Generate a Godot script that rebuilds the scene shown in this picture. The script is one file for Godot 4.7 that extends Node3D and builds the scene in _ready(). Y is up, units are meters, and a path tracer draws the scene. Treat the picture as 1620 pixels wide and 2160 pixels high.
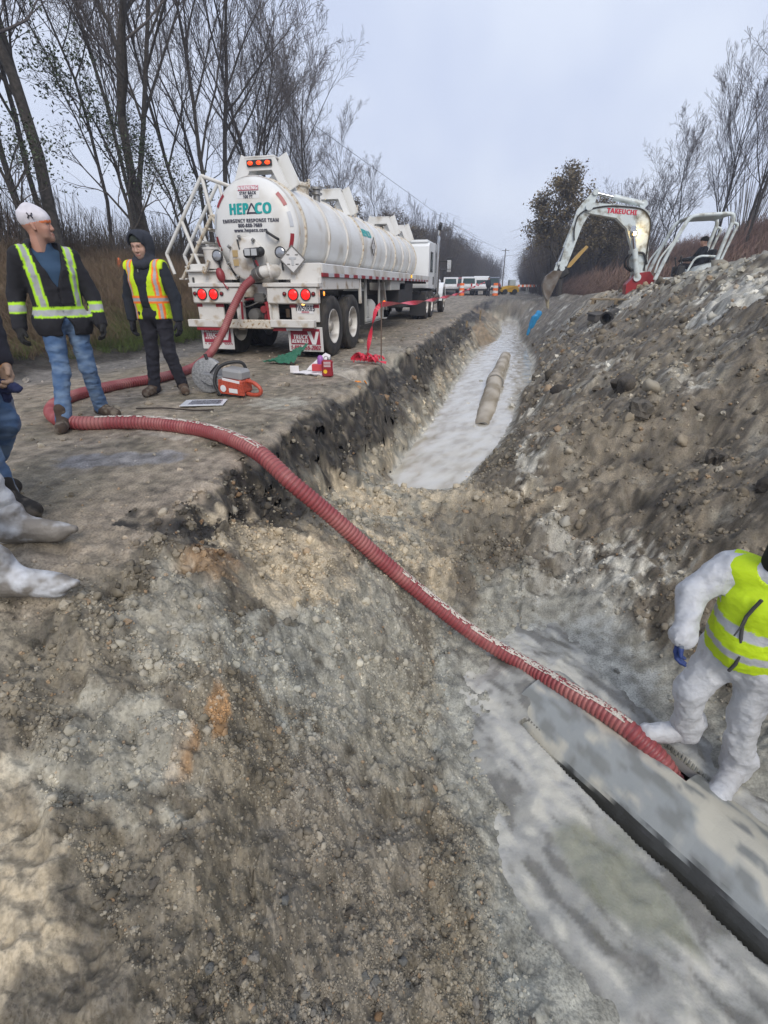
extends Node3D

var used := {}
var mats := {}
var fbm: FastNoiseLite
var cel: FastNoiseLite
var rid: FastNoiseLite
var ground_node: MeshInstance3D

func _ready() -> void:
	var cam := Camera3D.new()
	cam.name = "camera"
	add_child(cam)
	cam.position = Vector3(0, 1.2, 0)
	cam.rotation_degrees = Vector3(-25.5, 13.4, 0)
	cam.fov = rad_to_deg(2.0 * atan(1.08))
	cam.near = 0.05
	cam.far = 900.0
	cam.current = true
	var env := Environment.new()
	env.background_mode = Environment.BG_SKY
	env.sky = Sky.new()
	env.sky.sky_material = make_sky()
	env.background_energy_multiplier = 1.0
	env.tonemap_mode = Environment.TONE_MAPPER_LINEAR
	env.tonemap_exposure = 1.5
	env.sdfgi_enabled = true
	env.ssao_enabled = true
	env.ssil_enabled = true
	env.fog_enabled = true
	env.fog_density = 0.002
	env.fog_light_color = Color(0.8, 0.84, 0.92)
	var we := WorldEnvironment.new()
	we.name = "world"
	we.environment = env
	add_child(we)
	var sun := DirectionalLight3D.new()
	sun.name = "sun"
	sun.light_energy = 0.5
	sun.light_color = Color(1.0, 0.97, 0.93)
	sun.light_angular_distance = 30.0
	sun.shadow_enabled = true
	add_child(sun)
	sun.rotation_degrees = Vector3(-40, 24, 0)
	fbm = FastNoiseLite.new()
	fbm.noise_type = FastNoiseLite.TYPE_SIMPLEX_SMOOTH
	fbm.seed = 11
	fbm.frequency = 0.1
	fbm.fractal_octaves = 3
	cel = FastNoiseLite.new()
	cel.noise_type = FastNoiseLite.TYPE_CELLULAR
	cel.seed = 5
	cel.frequency = 0.1
	cel.cellular_return_type = FastNoiseLite.RETURN_DISTANCE
	cel.fractal_type = FastNoiseLite.FRACTAL_NONE
	make_ground()
	make_water()
	make_pipes()
	make_hose()
	make_stones()
	make_trailer()
	make_tractor()
	make_excavator()
	make_person_beanie()
	make_person_hood()
	make_person_coverall()
	make_person_jeans()
	make_person_muddy()
	make_saw()
	make_litter()
	make_tape()
	make_bucket()
	make_heap_things()
	make_far()
	make_trees()
	make_undergrowth()

func make_sky() -> PanoramaSkyMaterial:
	var w := 512
	var h := 256
	var im := Image.create(w, h, false, Image.FORMAT_RGBF)
	var f := FastNoiseLite.new()
	f.seed = 3; f.frequency = 0.9; f.fractal_octaves = 4
	for j in h:
		var el := PI * (0.5 - (j + 0.5) / h)
		for i in w:
			var az := TAU * (i + 0.5) / w
			var d := Vector3(cos(el) * cos(az), sin(el), cos(el) * sin(az))
			var y := maxf(d.y, 0.0) + 0.25
			var n := f.get_noise_3d(d.x / y * 0.9, 2.0, d.z / y * 2.2)
			var k := clampf(0.5 + n * 1.1, 0.0, 1.0)
			var c := Color(0.43, 0.485, 0.625).lerp(Color(0.52, 0.57, 0.68), k)
			c = c.lerp(Color(0.57, 0.615, 0.69), exp(-absf(d.y) * 7.0) * 0.7)
			if d.y < 0: c = c.lerp(Color(0.2, 0.18, 0.16), smoothstep(0.0, 0.15, -d.y))
			im.set_pixel(i, j, c)
	var s := PanoramaSkyMaterial.new()
	s.panorama = ImageTexture.create_from_image(im)
	return s

# ---------------------------------------------------------------- mesh helpers
class MB:
	var v := PackedVector3Array()
	var n := PackedVector3Array()
	var c := PackedColorArray()
	var col := Color.WHITE

	func t3(a: Vector3, b: Vector3, d: Vector3, na: Vector3, nb: Vector3, nd: Vector3) -> void:
		if (d - a).cross(b - a).dot(na + nb + nd) < 0.0:
			v.append(a); v.append(d); v.append(b)
			n.append(na); n.append(nd); n.append(nb)
		else:
			v.append(a); v.append(b); v.append(d)
			n.append(na); n.append(nb); n.append(nd)
		c.append(col); c.append(col); c.append(col)

	func tri(a: Vector3, b: Vector3, d: Vector3, out: Vector3) -> void:
		var k := (d - a).cross(b - a).normalized()
		if k.dot(out) < 0.0: k = -k
		t3(a, b, d, k, k, k)

	func quad(a: Vector3, b: Vector3, d: Vector3, e: Vector3, out: Vector3) -> void:
		tri(a, b, d, out); tri(a, d, e, out)

	# bevelled box: centre, size, basis
	func box(p: Vector3, s: Vector3, b := Basis(), bev := 0.008) -> void:
		var h := s * 0.5
		var e := minf(bev, minf(h.x, minf(h.y, h.z)) * 0.45)
		var ax := [b.x, b.y, b.z]
		var hh := [h.x, h.y, h.z]
		for i in 3:
			var j := (i + 1) % 3
			var k := (i + 2) % 3
			for sg in [-1.0, 1.0]:
				var o: Vector3 = p + ax[i] * (hh[i] * sg)
				var u: Vector3 = ax[j] * (hh[j] - e)
				var w: Vector3 = ax[k] * (hh[k] - e)
				quad(o - u - w, o + u - w, o + u + w, o - u + w, ax[i] * sg)
				for sj in [-1.0, 1.0]:   # edge between face i and face j
					var o2: Vector3 = p + ax[j] * (hh[j] * sj)
					var a1: Vector3 = o + u * sj - w
					var a2: Vector3 = o + u * sj + w
					var b1: Vector3 = o2 + ax[i] * ((hh[i] - e) * sg) - w
					var b2: Vector3 = o2 + ax[i] * ((hh[i] - e) * sg) + w
					quad(a1, a2, b2, b1, ax[i] * sg + ax[j] * sj)
		for sx in [-1.0, 1.0]:
			for sy in [-1.0, 1.0]:
				for sz in [-1.0, 1.0]:
					var d: Vector3 = b.x * sx + b.y * sy + b.z * sz
					tri(p + b.x * (h.x * sx) + b.y * ((h.y - e) * sy) + b.z * ((h.z - e) * sz), p + b.x * ((h.x - e) * sx) + b.y * (h.y * sy) + b.z * ((h.z - e) * sz), p + b.x * ((h.x - e) * sx) + b.y * ((h.y - e) * sy) + b.z * (h.z * sz), d)

	# bar between two points with rectangular section
	func bar(a: Vector3, d: Vector3, w: float, h: float, up := Vector3.UP) -> void:
		var z := (d - a).normalized()
		if absf(z.dot(up)) > 0.98: up = Vector3.RIGHT
		var x := up.cross(z).normalized()
		box((a + d) * 0.5, Vector3(w, h, a.distance_to(d)), Basis(x, z.cross(x), z), minf(w, h) * 0.15)

	func tube(pts: PackedVector3Array, rad: PackedFloat32Array, sides := 8, caps := true) -> void:
		var m := pts.size()
		var up := Vector3.UP
		var prev := PackedVector3Array()
		var prevn := PackedVector3Array()
		for i in m:
			var d: Vector3 = (pts[mini(i + 1, m - 1)] - pts[maxi(i - 1, 0)]).normalized()
			if absf(d.dot(up)) > 0.95: up = Vector3.RIGHT if absf(d.x) < 0.9 else Vector3.BACK
			var x := up.cross(d).normalized()
			var y := d.cross(x)
			up = y
			var ring := PackedVector3Array()
			var rn := PackedVector3Array()
			var r: float = rad[mini(i, rad.size() - 1)]
			for s in sides:
				var a := TAU * s / sides
				var k := x * cos(a) + y * sin(a)
				rn.append(k); ring.append(pts[i] + k * r)
			if i > 0:
				for s in sides:
					var q := (s + 1) % sides
					t3(prev[s], prev[q], ring[q], prevn[s], prevn[q], rn[q])
					t3(prev[s], ring[q], ring[s], prevn[s], rn[q], rn[s])
			if caps and (i == 0 or i == m - 1) and r > 0.001:
				for s in range(1, sides - 1): tri(ring[0], ring[s], ring[s + 1], d if i > 0 else -d)
			prev = ring; prevn = rn

	func rod(a: Vector3, b: Vector3, r: float, sides := 8, r2 := -1.0) -> void:
		tube(PackedVector3Array([a, b]), PackedFloat32Array([r, r if r2 < 0 else r2]), sides)

	# profile of (radius, along) turned about axis; smooth unless the profile bends sharply
	func lathe(prof: PackedVector2Array, at: Vector3, axis := Vector3.UP, seg := 24, from := 0.0, to := TAU) -> void:
		var y := axis.normalized()
		var x := (Vector3.RIGHT if absf(y.x) < 0.9 else Vector3.BACK).cross(y).normalized()
		var z := x.cross(y)
		for i in prof.size() - 1:
			var p := prof[i]
			var q := prof[i + 1]
			var d := (q - p).normalized()
			var nn := Vector2(d.y, -d.x)
			var n0 := nn
			var n1 := nn
			if i > 0:
				var e := (p - prof[i - 1]).normalized()
				if e.dot(d) > 0.7: n0 = (nn + Vector2(e.y, -e.x)).normalized()
			if i < prof.size() - 2:
				var e := (prof[i + 2] - q).normalized()
				if e.dot(d) > 0.7: n1 = (nn + Vector2(e.y, -e.x)).normalized()
			for s in seg:
				var a := lerpf(from, to, float(s) / seg)
				var b := lerpf(from, to, float(s + 1) / seg)
				var ka := x * cos(a) + z * sin(a)
				var kb := x * cos(b) + z * sin(b)
				var pa := at + ka * p.x + y * p.y
				var pb := at + kb * p.x + y * p.y
				var qa := at + ka * q.x + y * q.y
				var qb := at + kb * q.x + y * q.y
				if p.x > 1e-5: t3(pa, pb, qb, ka * n0.x + y * n0.y, kb * n0.x + y * n0.y, kb * n1.x + y * n1.y)
				if q.x > 1e-5: t3(pa, qb, qa, ka * n0.x + y * n0.y, kb * n1.x + y * n1.y, ka * n1.x + y * n1.y)

	# polygon in the (u, w) plane at o, extruded along u x w by depth either side of o
	func prism(poly: PackedVector2Array, o: Vector3, u: Vector3, w: Vector3, depth: float) -> void:
		var k := u.cross(w).normalized()
		var f := k * (depth * 0.5)
		var ix := Geometry2D.triangulate_polygon(poly)
		for i in range(0, ix.size(), 3):
			var a := o + u * poly[ix[i]].x + w * poly[ix[i]].y
			var b := o + u * poly[ix[i + 1]].x + w * poly[ix[i + 1]].y
			var d := o + u * poly[ix[i + 2]].x + w * poly[ix[i + 2]].y
			tri(a + f, b + f, d + f, k); tri(a - f, b - f, d - f, -k)
		var ccw := not Geometry2D.is_polygon_clockwise(poly)
		for i in poly.size():
			var p := poly[i]
			var q := poly[(i + 1) % poly.size()]
			var e := q - p
			var nn := Vector2(e.y, -e.x) * (1.0 if ccw else -1.0)
			quad(o + u * p.x + w * p.y - f, o + u * q.x + w * q.y - f, o + u * q.x + w * q.y + f, o + u * p.x + w * p.y + f, u * nn.x + w * nn.y)

	func ball(p: Vector3, r: Vector3, seg := 12, b := Basis()) -> void:
		var rows := seg / 2
		for i in rows:
			for s in seg:
				var q: Array[Vector3] = []
				for k in [[i, s], [i, s + 1], [i + 1, s + 1], [i + 1, s]]:
					var th: float = PI * k[0] / rows
					var ph: float = TAU * k[1] / seg
					q.append(Vector3(sin(th) * cos(ph), cos(th), sin(th) * sin(ph)))
				var m: Array[Vector3] = []
				var nn: Array[Vector3] = []
				for d in q:
					m.append(p + b * (d * r)); nn.append((b * (d / r)).normalized())
				if i > 0: t3(m[0], m[1], m[2], nn[0], nn[1], nn[2])
				if i < rows - 1: t3(m[0], m[2], m[3], nn[0], nn[2], nn[3])

	func mesh() -> ArrayMesh:
		var a := []
		a.resize(Mesh.ARRAY_MAX)
		a[Mesh.ARRAY_VERTEX] = v; a[Mesh.ARRAY_NORMAL] = n; a[Mesh.ARRAY_COLOR] = c
		var m := ArrayMesh.new()
		m.add_surface_from_arrays(Mesh.PRIMITIVE_TRIANGLES, a)
		return m

func V(x: float, y: float, z: float) -> Vector3: return Vector3(x, y, z)

func pv(list: Array) -> PackedVector3Array: return PackedVector3Array(list)

func smooth_path(pts: Array, steps: int) -> PackedVector3Array:
	var cv := Curve3D.new()
	for i in pts.size():
		var t: Vector3 = (pts[mini(i + 1, pts.size() - 1)] - pts[maxi(i - 1, 0)]) / 6.0
		if i > 0 and i < pts.size() - 1:
			t = t.normalized() * minf(pts[i].distance_to(pts[i + 1]), pts[i].distance_to(pts[i - 1])) / 3.0
		cv.add_point(pts[i], -t, t)
	var r := PackedVector3Array()
	var L := cv.get_baked_length()
	for i in steps + 1: r.append(cv.sample_baked(L * i / steps, true))
	return r

# ---------------------------------------------------------------- scene helpers
func numbered(called: String, parent: Node = self) -> String:
	var k := str(parent.get_instance_id()) + called
	var i: int = used.get(k, 0)
	used[k] = i + 1
	return called if i == 0 else "%s_%03d" % [called, i]

func node(called: String, mesh: Mesh, m: Material, parent: Node = self) -> MeshInstance3D:
	var o := MeshInstance3D.new()
	o.name = numbered(called, parent)
	o.mesh = mesh
	o.material_override = m
	parent.add_child(o, true)
	return o

func obj(called: String, st: MB, m: Material, parent: Node = self) -> MeshInstance3D: return node(called, st.mesh(), m, parent)

func tag(o: Node, label: String, category: String, group := "") -> Node:
	o.set_meta("label", label); o.set_meta("category", category)
	if group: o.set_meta("group", group)
	return o

func thing(called: String, label: String, category: String, at := Vector3.ZERO, turn := 0.0, group := "") -> Node3D:
	var o := Node3D.new()
	o.name = numbered(called)
	add_child(o, true)
	o.position = at
	o.rotation.y = turn
	tag(o, label, category, group)
	return o

func dup(src: Node3D, at: Vector3, turn: float, label: String, scale_by := 1.0) -> Node3D:
	var r: Node3D = src.duplicate()
	var base := String(src.name).rstrip("0123456789")
	r.name = numbered(base.rstrip("_"))
	add_child(r, true)
	r.position = at
	r.rotation = Vector3(0, turn, 0)
	r.scale = Vector3.ONE * scale_by
	r.set_meta("label", label)
	return r

func structure(o: Node) -> Node:
	o.set_meta("kind", "structure")
	return o

# ---------------------------------------------------------------- materials
func lin(r: float, g: float, b: float) -> Color: return Color(r, g, b).linear_to_srgb()

func noise_tex(freq: float, octaves: int, seed_: int, ramp: Array, size := 512, normal := -1.0, kind := FastNoiseLite.TYPE_SIMPLEX_SMOOTH) -> NoiseTexture2D:
	var f := FastNoiseLite.new()
	f.noise_type = kind
	f.seed = seed_
	f.frequency = freq
	f.fractal_octaves = octaves
	if kind == FastNoiseLite.TYPE_CELLULAR: f.cellular_return_type = FastNoiseLite.RETURN_DISTANCE
	var t := NoiseTexture2D.new()
	t.width = size; t.height = size; t.seamless = true; t.noise = f
	if normal > 0:
		t.as_normal_map = true; t.bump_strength = normal
	elif ramp:
		var gr := Gradient.new()
		gr.offsets = PackedFloat32Array(ramp[0]); gr.colors = PackedColorArray(ramp[1])
		t.color_ramp = gr
	return t

func grey(a: float) -> Color: return Color(a, a, a)

# a StandardMaterial3D: linear colour, roughness, metal, and options
func mat(key: String, c: Color, rough := 0.6, metal := 0.0, o := {}) -> StandardMaterial3D:
	if mats.has(key): return mats[key]
	var m := StandardMaterial3D.new()
	m.resource_name = key
	m.albedo_color = c.linear_to_srgb()
	m.roughness = rough
	m.metallic = metal
	if o.get("vc", false): m.vertex_color_use_as_albedo = true
	if o.has("tex"):
		m.albedo_texture = o.tex
	if o.has("nrm"):
		m.normal_enabled = true; m.normal_texture = o.nrm; m.normal_scale = o.get("ns", 1.0)
	if o.has("tex") or o.has("nrm") or o.has("rtex"):
		m.uv1_triplanar = true
		m.uv1_world_triplanar = o.get("world", false)
		m.uv1_scale = Vector3.ONE * o.get("scale", 1.0)
	if o.has("rtex"):
		m.roughness_texture = o.rtex
	if o.has("emit"):
		m.emission_enabled = true; m.emission = o.emit; m.emission_energy_multiplier = o.get("power", 1.0)
	if o.get("back", false): m.cull_mode = BaseMaterial3D.CULL_DISABLED
	mats[key] = m
	return m
# ---------------------------------------------------------------- the ground
class Grid:
	var x0: float
	var z0: float
	var cx: float
	var cz: float
	var nx: int
	var nz: int
	var h := PackedFloat32Array()

	func _init(xa: float, xb: float, za: float, zb: float, dx: float, dz: float) -> void:
		x0 = xa; z0 = za; cx = dx; cz = dz
		nx = int((xb - xa) / dx) + 1
		nz = int((zb - za) / dz) + 1
		h.resize(nx * nz)

	func fill(p: PackedVector3Array, ix: PackedInt32Array) -> void:
		for i in range(0, ix.size(), 3):
			var a := p[ix[i]]
			var b := p[ix[i + 1]]
			var d := p[ix[i + 2]]
			var den := (b.z - d.z) * (a.x - d.x) + (d.x - b.x) * (a.z - d.z)
			if absf(den) < 1e-9: continue
			var i0 := maxi(0, ceili((minf(a.x, minf(b.x, d.x)) - x0) / cx))
			var i1 := mini(nx - 1, floori((maxf(a.x, maxf(b.x, d.x)) - x0) / cx))
			var j0 := maxi(0, ceili((minf(a.z, minf(b.z, d.z)) - z0) / cz))
			var j1 := mini(nz - 1, floori((maxf(a.z, maxf(b.z, d.z)) - z0) / cz))
			for j in range(j0, j1 + 1):
				var z := z0 + j * cz
				for k in range(i0, i1 + 1):
					var x := x0 + k * cx
					var u := ((b.z - d.z) * (x - d.x) + (d.x - b.x) * (z - d.z)) / den
					var w := ((d.z - a.z) * (x - d.x) + (a.x - d.x) * (z - d.z)) / den
					if u < -1e-4 or w < -1e-4 or u + w > 1.0001: continue
					h[j * nx + k] = u * a.y + w * b.y + (1.0 - u - w) * d.y

	func blur(times: int) -> void:
		for t in times:
			var g := h.duplicate()
			for j in nz:
				for k in range(1, nx - 1):
					var q := j * nx + k
					g[q] = (h[q - 1] + h[q] * 2.0 + h[q + 1]) * 0.25
			for j in range(1, nz - 1):
				for k in nx:
					var q := j * nx + k
					h[q] = (g[q - nx] + g[q] * 2.0 + g[q + nx]) * 0.25

	func inside(x: float, z: float, m: float) -> float:
		return minf(minf(x - x0, x0 + (nx - 1) * cx - x) , minf(z - z0, z0 + (nz - 1) * cz - z)) - m

	func at(x: float, z: float) -> float:
		var u := clampf((x - x0) / cx, 0.0, nx - 1.001)
		var w := clampf((z - z0) / cz, 0.0, nz - 1.001)
		var i := int(u)
		var j := int(w)
		u -= i; w -= j
		var q := j * nx + i
		return lerpf(lerpf(h[q], h[q + 1], u), lerpf(h[q + nx], h[q + nx + 1], u), w)

var g1: Grid
var g2: Grid
var g3: Grid

func lift(z: float) -> float: return 0.3 * smoothstep(28.0, 62.0, -z)

func control_points() -> PackedVector3Array:
	var p := PackedVector3Array()
	# road and the left bank
	for z in [30.0, 8.0, 2.0, 0.4, -0.6, -1.5, -2.5, -3.6, -5.0, -7.0, -9.5, -12.5, -16.0, -20.0, -25.0, -31.0, -38.0, -46.0, -56.0, -66.0, -90.0, -140.0, -260.0]:
		var l := lift(z)
		for a in [[-80.0, 3.2], [-30.0, 2.6], [-14.0, 2.0], [-10.6, 1.55], [-9.2, 1.15], [-7.9, 0.4], [-7.1, 0.08], [-6.7, -0.02], [-5.2, 0.0], [-3.4, 0.0], [-2.4, 0.0]]:
			p.append(Vector3(a[0], a[1] + l, z))
	# the trench and the spoil heap
	var st := [[-6.4, -1.46, -0.38, 4.75, 1.75], [-8.0, -1.3, 0.15, 4.7, 1.75], [-10.0, -1.24, 0.27, 4.65, 1.72], [-12.5, -1.2, 0.58, 4.55, 1.66], [-14.5, -1.18, 0.88, 4.45, 1.55], [-16.5, -1.17, 1.02, 4.3, 1.38], [-18.0, -1.12, 1.08, 4.1, 1.2], [-20.0, -1.05, 1.1, 3.9, 1.08], [-23.0, -0.9, 1.12, 3.75, 1.0], [-26.0, -0.3, 0.8, 3.6, 0.85], [-30.0, -0.1, 0.85, 3.0, 0.5], [-35.0, -0.2, 0.9, 2.8, 0.35], [-40.0, 0.1, 0.8, 2.6, 0.3]]
	for s in st:
		var z: float = s[0]
		var l := lift(z)
		var wob := sin(z * 1.7) * 0.09
		p.append(Vector3(-1.86 + wob, -0.01 + l, z))
		p.append(Vector3(-1.78 + wob, -0.16 + l, z))
		if s[1] < -1.0:
			p.append(Vector3(-1.64 + wob, -0.66, z)); p.append(Vector3(lerpf(-1.6, s[1], 0.55), -1.02, z))
		else:
			p.append(Vector3(lerpf(-1.7, s[1], 0.4), -0.45 + l, z)); p.append(Vector3(lerpf(-1.7, s[1], 0.75), -0.95, z))
		p.append(Vector3(s[1] + wob * 0.4, -1.29, z))
		p.append(Vector3((s[1] + s[2]) * 0.5, -1.36, z))
		p.append(Vector3(s[2] + wob, -1.28, z))
		var b: float = s[2]
		p.append(Vector3(lerpf(b, s[3], 0.14), lerpf(-1.28, s[4], 0.2), z))
		p.append(Vector3(lerpf(b, s[3], 0.5) + wob, lerpf(-1.28, s[4], 0.52), z))
		p.append(Vector3(lerpf(b, s[3], 0.82), lerpf(-1.28, s[4], 0.86), z))
		p.append(Vector3(s[3], s[4], z))
		p.append(Vector3(s[3] + (0.8 if z > -15.0 else 0.45), s[4] + (0.02 if z > -15.0 else -0.15), z))
		p.append(Vector3(s[3] + (2.6 if z > -15.0 else 1.3), (0.35 if z > -15.0 else 0.6) + l, z))
		p.append(Vector3(9.0, 0.4 + l, z))
	for z in [-46.0, -56.0, -66.0, -90.0, -140.0, -260.0, 8.0, 30.0]:
		for a in [[-1.8, 0.0], [0.0, 0.0], [3.0, 0.0], [6.0, 0.1], [9.0, 0.3]]: p.append(Vector3(a[0], a[1] + lift(z), z))
	for z in [30.0, 8.0, 0.0, -4.0, -8.0, -12.0, -16.0, -20.0, -26.0, -32.0, -40.0, -56.0, -90.0, -140.0, -260.0]:
		for a in [[11.0, 1.5], [14.0, 3.0], [18.0, 3.9], [30.0, 4.5], [80.0, 4.5]]: p.append(Vector3(a[0], a[1] + lift(z), z))
	for a in [[2.6, -0.2, 1.5], [5.2, 1.8, -3.0], [5.2, 1.8, -0.5], [5.2, 1.7, 1.5], [6.0, 1.75, -3.0], [6.0, 1.75, 0.0], [8.0, 0.4, -3.0], [8.0, 0.4, 0.5], [9.0, 0.4, 2.0], [4.3, 1.35, -3.0], [4.2, 1.3, -0.5], [4.9, 1.7, -4.6], [4.1, 1.2, -4.6], [3.2, 0.5, -4.4], [3.2, 0.3, -3.0], [3.5, 0.3, -0.8], [2.45, -0.15, -4.2], [2.7, -0.3, -2.6], [2.9, -0.4, -0.8], [1.9, -0.55, -4.4], [1.5, -0.95, -4.2], [2.2, -0.85, -3.2], [2.3, -1.2, -2.3], [2.4, -1.2, -1.0], [1.18, -1.5, -3.75], [1.75, -1.5, -3.0], [2.1, -1.55, -2.1], [2.2, -1.55, -0.8], [3.0, 0.4, -5.4], [2.1, -0.35, -5.4], [1.3, -0.85, -5.3],
			# berm between trench and pit
			[0.75, -0.85, -5.3], [0.3, -0.98, -5.25], [0.2, -0.85, -5.9], [0.9, -0.5, -5.9], [-0.44, -1.03, -5.2], [-1.0, -1.0, -5.1], [-1.4, -0.95, -5.0], [-0.5, -1.24, -5.85], [-1.2, -1.27, -5.75], [-1.45, -1.1, -5.7], [0.9, -1.15, -4.75], [0.2, -1.2, -4.7], [-0.5, -1.15, -4.6], [0.8, -1.4, -4.2], [0.0, -1.42, -4.1], [-0.55, -1.2, -3.95], [0.85, -1.6, -3.7], [0.25, -1.58, -3.5],
			# road edge beside the pit
			[-1.88, -0.01, -5.3], [-1.72, -0.5, -5.3], [-1.93, -0.01, -4.7], [-1.76, -0.55, -4.65], [-1.66, -0.92, -4.6], [-1.9, 0.0, -4.0], [-1.76, -0.5, -3.95], [-1.64, -0.78, -3.9], [-1.87, 0.0, -3.35], [-1.73, -0.4, -3.3], [-1.6, -0.6, -3.28], [-1.83, 0.0, -2.75], [-1.7, -0.28, -2.72], [-1.62, -0.42, -2.7], [-1.76, -0.02, -2.2], [-1.66, -0.17, -2.25], [-1.6, -0.24, -2.3],
			[-1.42, -0.6, -3.26], [-1.48, -0.76, -3.75], [-1.3, -0.95, -4.5], [-1.5, -0.33, -2.4], [-1.15, -0.58, -2.75], [-0.9, -0.8, -3.1], [-0.95, -1.0, -3.9], [-0.5, -1.22, -3.1], [-0.3, -1.42, -3.4], [-0.8, -0.75, -2.4],
			# ridge towards the camera
			[-1.83, -0.1, -1.9], [-1.34, -0.25, -1.9], [-1.2, -0.28, -1.6], [-1.1, -0.3, -1.38], [-0.98, -0.33, -1.15], [-0.91, -0.35, -0.98], [-0.76, -0.4, -0.65], [-0.64, -0.46, -0.37], [-2.2, 0.0, -1.45], [-1.57, -0.12, -1.05], [-1.37, -0.25, -0.63], [-1.03, -0.36, -0.3], [-1.0, -0.4, 0.3], [-0.5, -0.62, 0.3], [-2.4, -0.05, 0.2], [-2.0, -0.1, 1.5], [-0.6, -0.5, 1.5], [0.8, -0.9, 1.8],
			[-0.71, -0.88, -1.75], [-0.62, -0.74, -0.95], [-0.31, -1.1, -1.22], [-0.33, -0.92, -0.66], [-0.02, -1.2, -0.76], [-0.95, -0.58, -1.6], [-0.45, -1.25, -2.2], [-0.12, -1.54, -2.6], [0.1, -1.58, -2.02], [0.37, -1.6, -1.55], [0.69, -1.6, -1.3], [0.84, -1.6, -1.05], [-0.05, -1.4, -1.65], [0.3, -1.45, -0.9], [0.05, -1.2, -0.2], [0.7, -1.55, -0.4], [1.0, -1.55, 0.4], [1.5, -1.6, -0.6], [1.5, -1.6, -1.6], [1.0, -1.62, -2.4], [1.5, -1.6, -2.5], [0.6, -1.62, -3.0], [0.4, -1.62, -2.3]]:
		p.append(Vector3(a[0], a[1], a[2]))
	return p

func make_grids() -> void:
	var p := control_points()
	var flat := PackedVector2Array()
	for q in p: flat.append(Vector2(q.x, q.z))
	var ix := Geometry2D.triangulate_delaunay(flat)
	g1 = Grid.new(-8.5, 7.0, -13.0, 2.0, 0.05, 0.05)
	g2 = Grid.new(-11.0, 9.0, -64.0, -12.0, 0.1, 0.4)
	g3 = Grid.new(-80.0, 80.0, -260.0, 30.0, 1.0, 1.0)
	for g in [g1, g2, g3]: g.fill(p, ix)
	g1.blur(2); g2.blur(1); g3.blur(1)

func base_h(x: float, z: float) -> float:
	var m := g1.inside(x, z, 0.0)
	if m >= 0.6: return g1.at(x, z)
	var m2 := g2.inside(x, z, 0.0)
	var far := g3.at(x, z)
	if m2 > 0: far = lerpf(far, g2.at(x, z), minf(1.0, m2 / 0.6))
	if m > 0: return lerpf(far, g1.at(x, z), m / 0.6)
	return far

# how lumpy the soil is: 0 trodden or slurry .. 1 freshly dug
func lumpy(x: float, z: float, h: float) -> float:
	if x < -1.95 and z < -2.0: return 0.12 + 0.5 * smoothstep(-6.6, -7.4, x)
	var r := 0.85
	if x < -1.75: r = lerpf(0.2, 0.85, smoothstep(-1.95, -1.75, x)) if z < -2.2 else 0.3 + 0.3 * smoothstep(-2.2, -1.0, z)
	if z < -5.3 and h < -1.1: r = lerpf(r, 0.12, smoothstep(-1.1, -1.25, h))
	if z > -4.4 and h < -1.35: r = lerpf(r, 0.13 + 0.3 * smoothstep(0.75, 0.1, x), smoothstep(-1.38, -1.56, h))
	return r

func fine_h(x: float, z: float, h: float, near: float) -> float:
	var r := lumpy(x, z, h)
	var cut := 0.42 * maxf(crevice(x, z), pit_hole(x, z)) if h < -1.3 and near < 4.0 else 0.0
	var a := fbm.get_noise_3d(x * 9.0, h * 9.0, z * 9.0) * 0.10
	var b := fbm.get_noise_3d(x * 42.0 + 50.0, h * 42.0, z * 42.0) * 0.055
	var y := (a + b) * r
	if near < 14.0:
		y += (0.3 - absf(fbm.get_noise_3d(x * 20.0 - 70.0, h * 20.0, z * 20.0))) * 0.11 * r
		y += (0.25 - absf(fbm.get_noise_3d(x * 66.0 + 31.0, h * 66.0, z * 66.0))) * 0.045 * r
		y += fbm.get_noise_3d(x * 190.0, h * 190.0, z * 190.0 + 9.0) * 0.022 * r
		y -= (cel.get_noise_3d(x * 48.0 + a * 90.0, h * 48.0, z * 48.0) + 0.6) * 0.06 * r * r
		y -= (cel.get_noise_3d(x * 125.0, h * 125.0, z * 125.0 + b * 200.0) + 0.6) * 0.024 * r
		if x > 0.4 and z < -3.5: y += fbm.get_noise_3d(x * 13.0 + 7.0, h * 13.0, z * 13.0) * 0.22 * r
	return y - cut

func height(x: float, z: float) -> float:
	var h := base_h(x, z)
	return h + fine_h(x, z, h, Vector2(x, z).length())

const BROWN := Color(0.24, 0.207, 0.15)
const DARK := Color(0.135, 0.115, 0.085)
const BLACK := Color(0.042, 0.037, 0.031)
const BEIGE := Color(0.5, 0.42, 0.295)
const CHALK := Color(0.58, 0.56, 0.485)
const GREY := Color(0.35, 0.333, 0.272)
const ORANGE := Color(0.46, 0.255, 0.105)
const BLUEGREY := Color(0.33, 0.33, 0.288)

# patches of other earth: x, z, radius x, radius z, turn, colour, strength
var patch_cells := {}
const NONE := []

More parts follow.
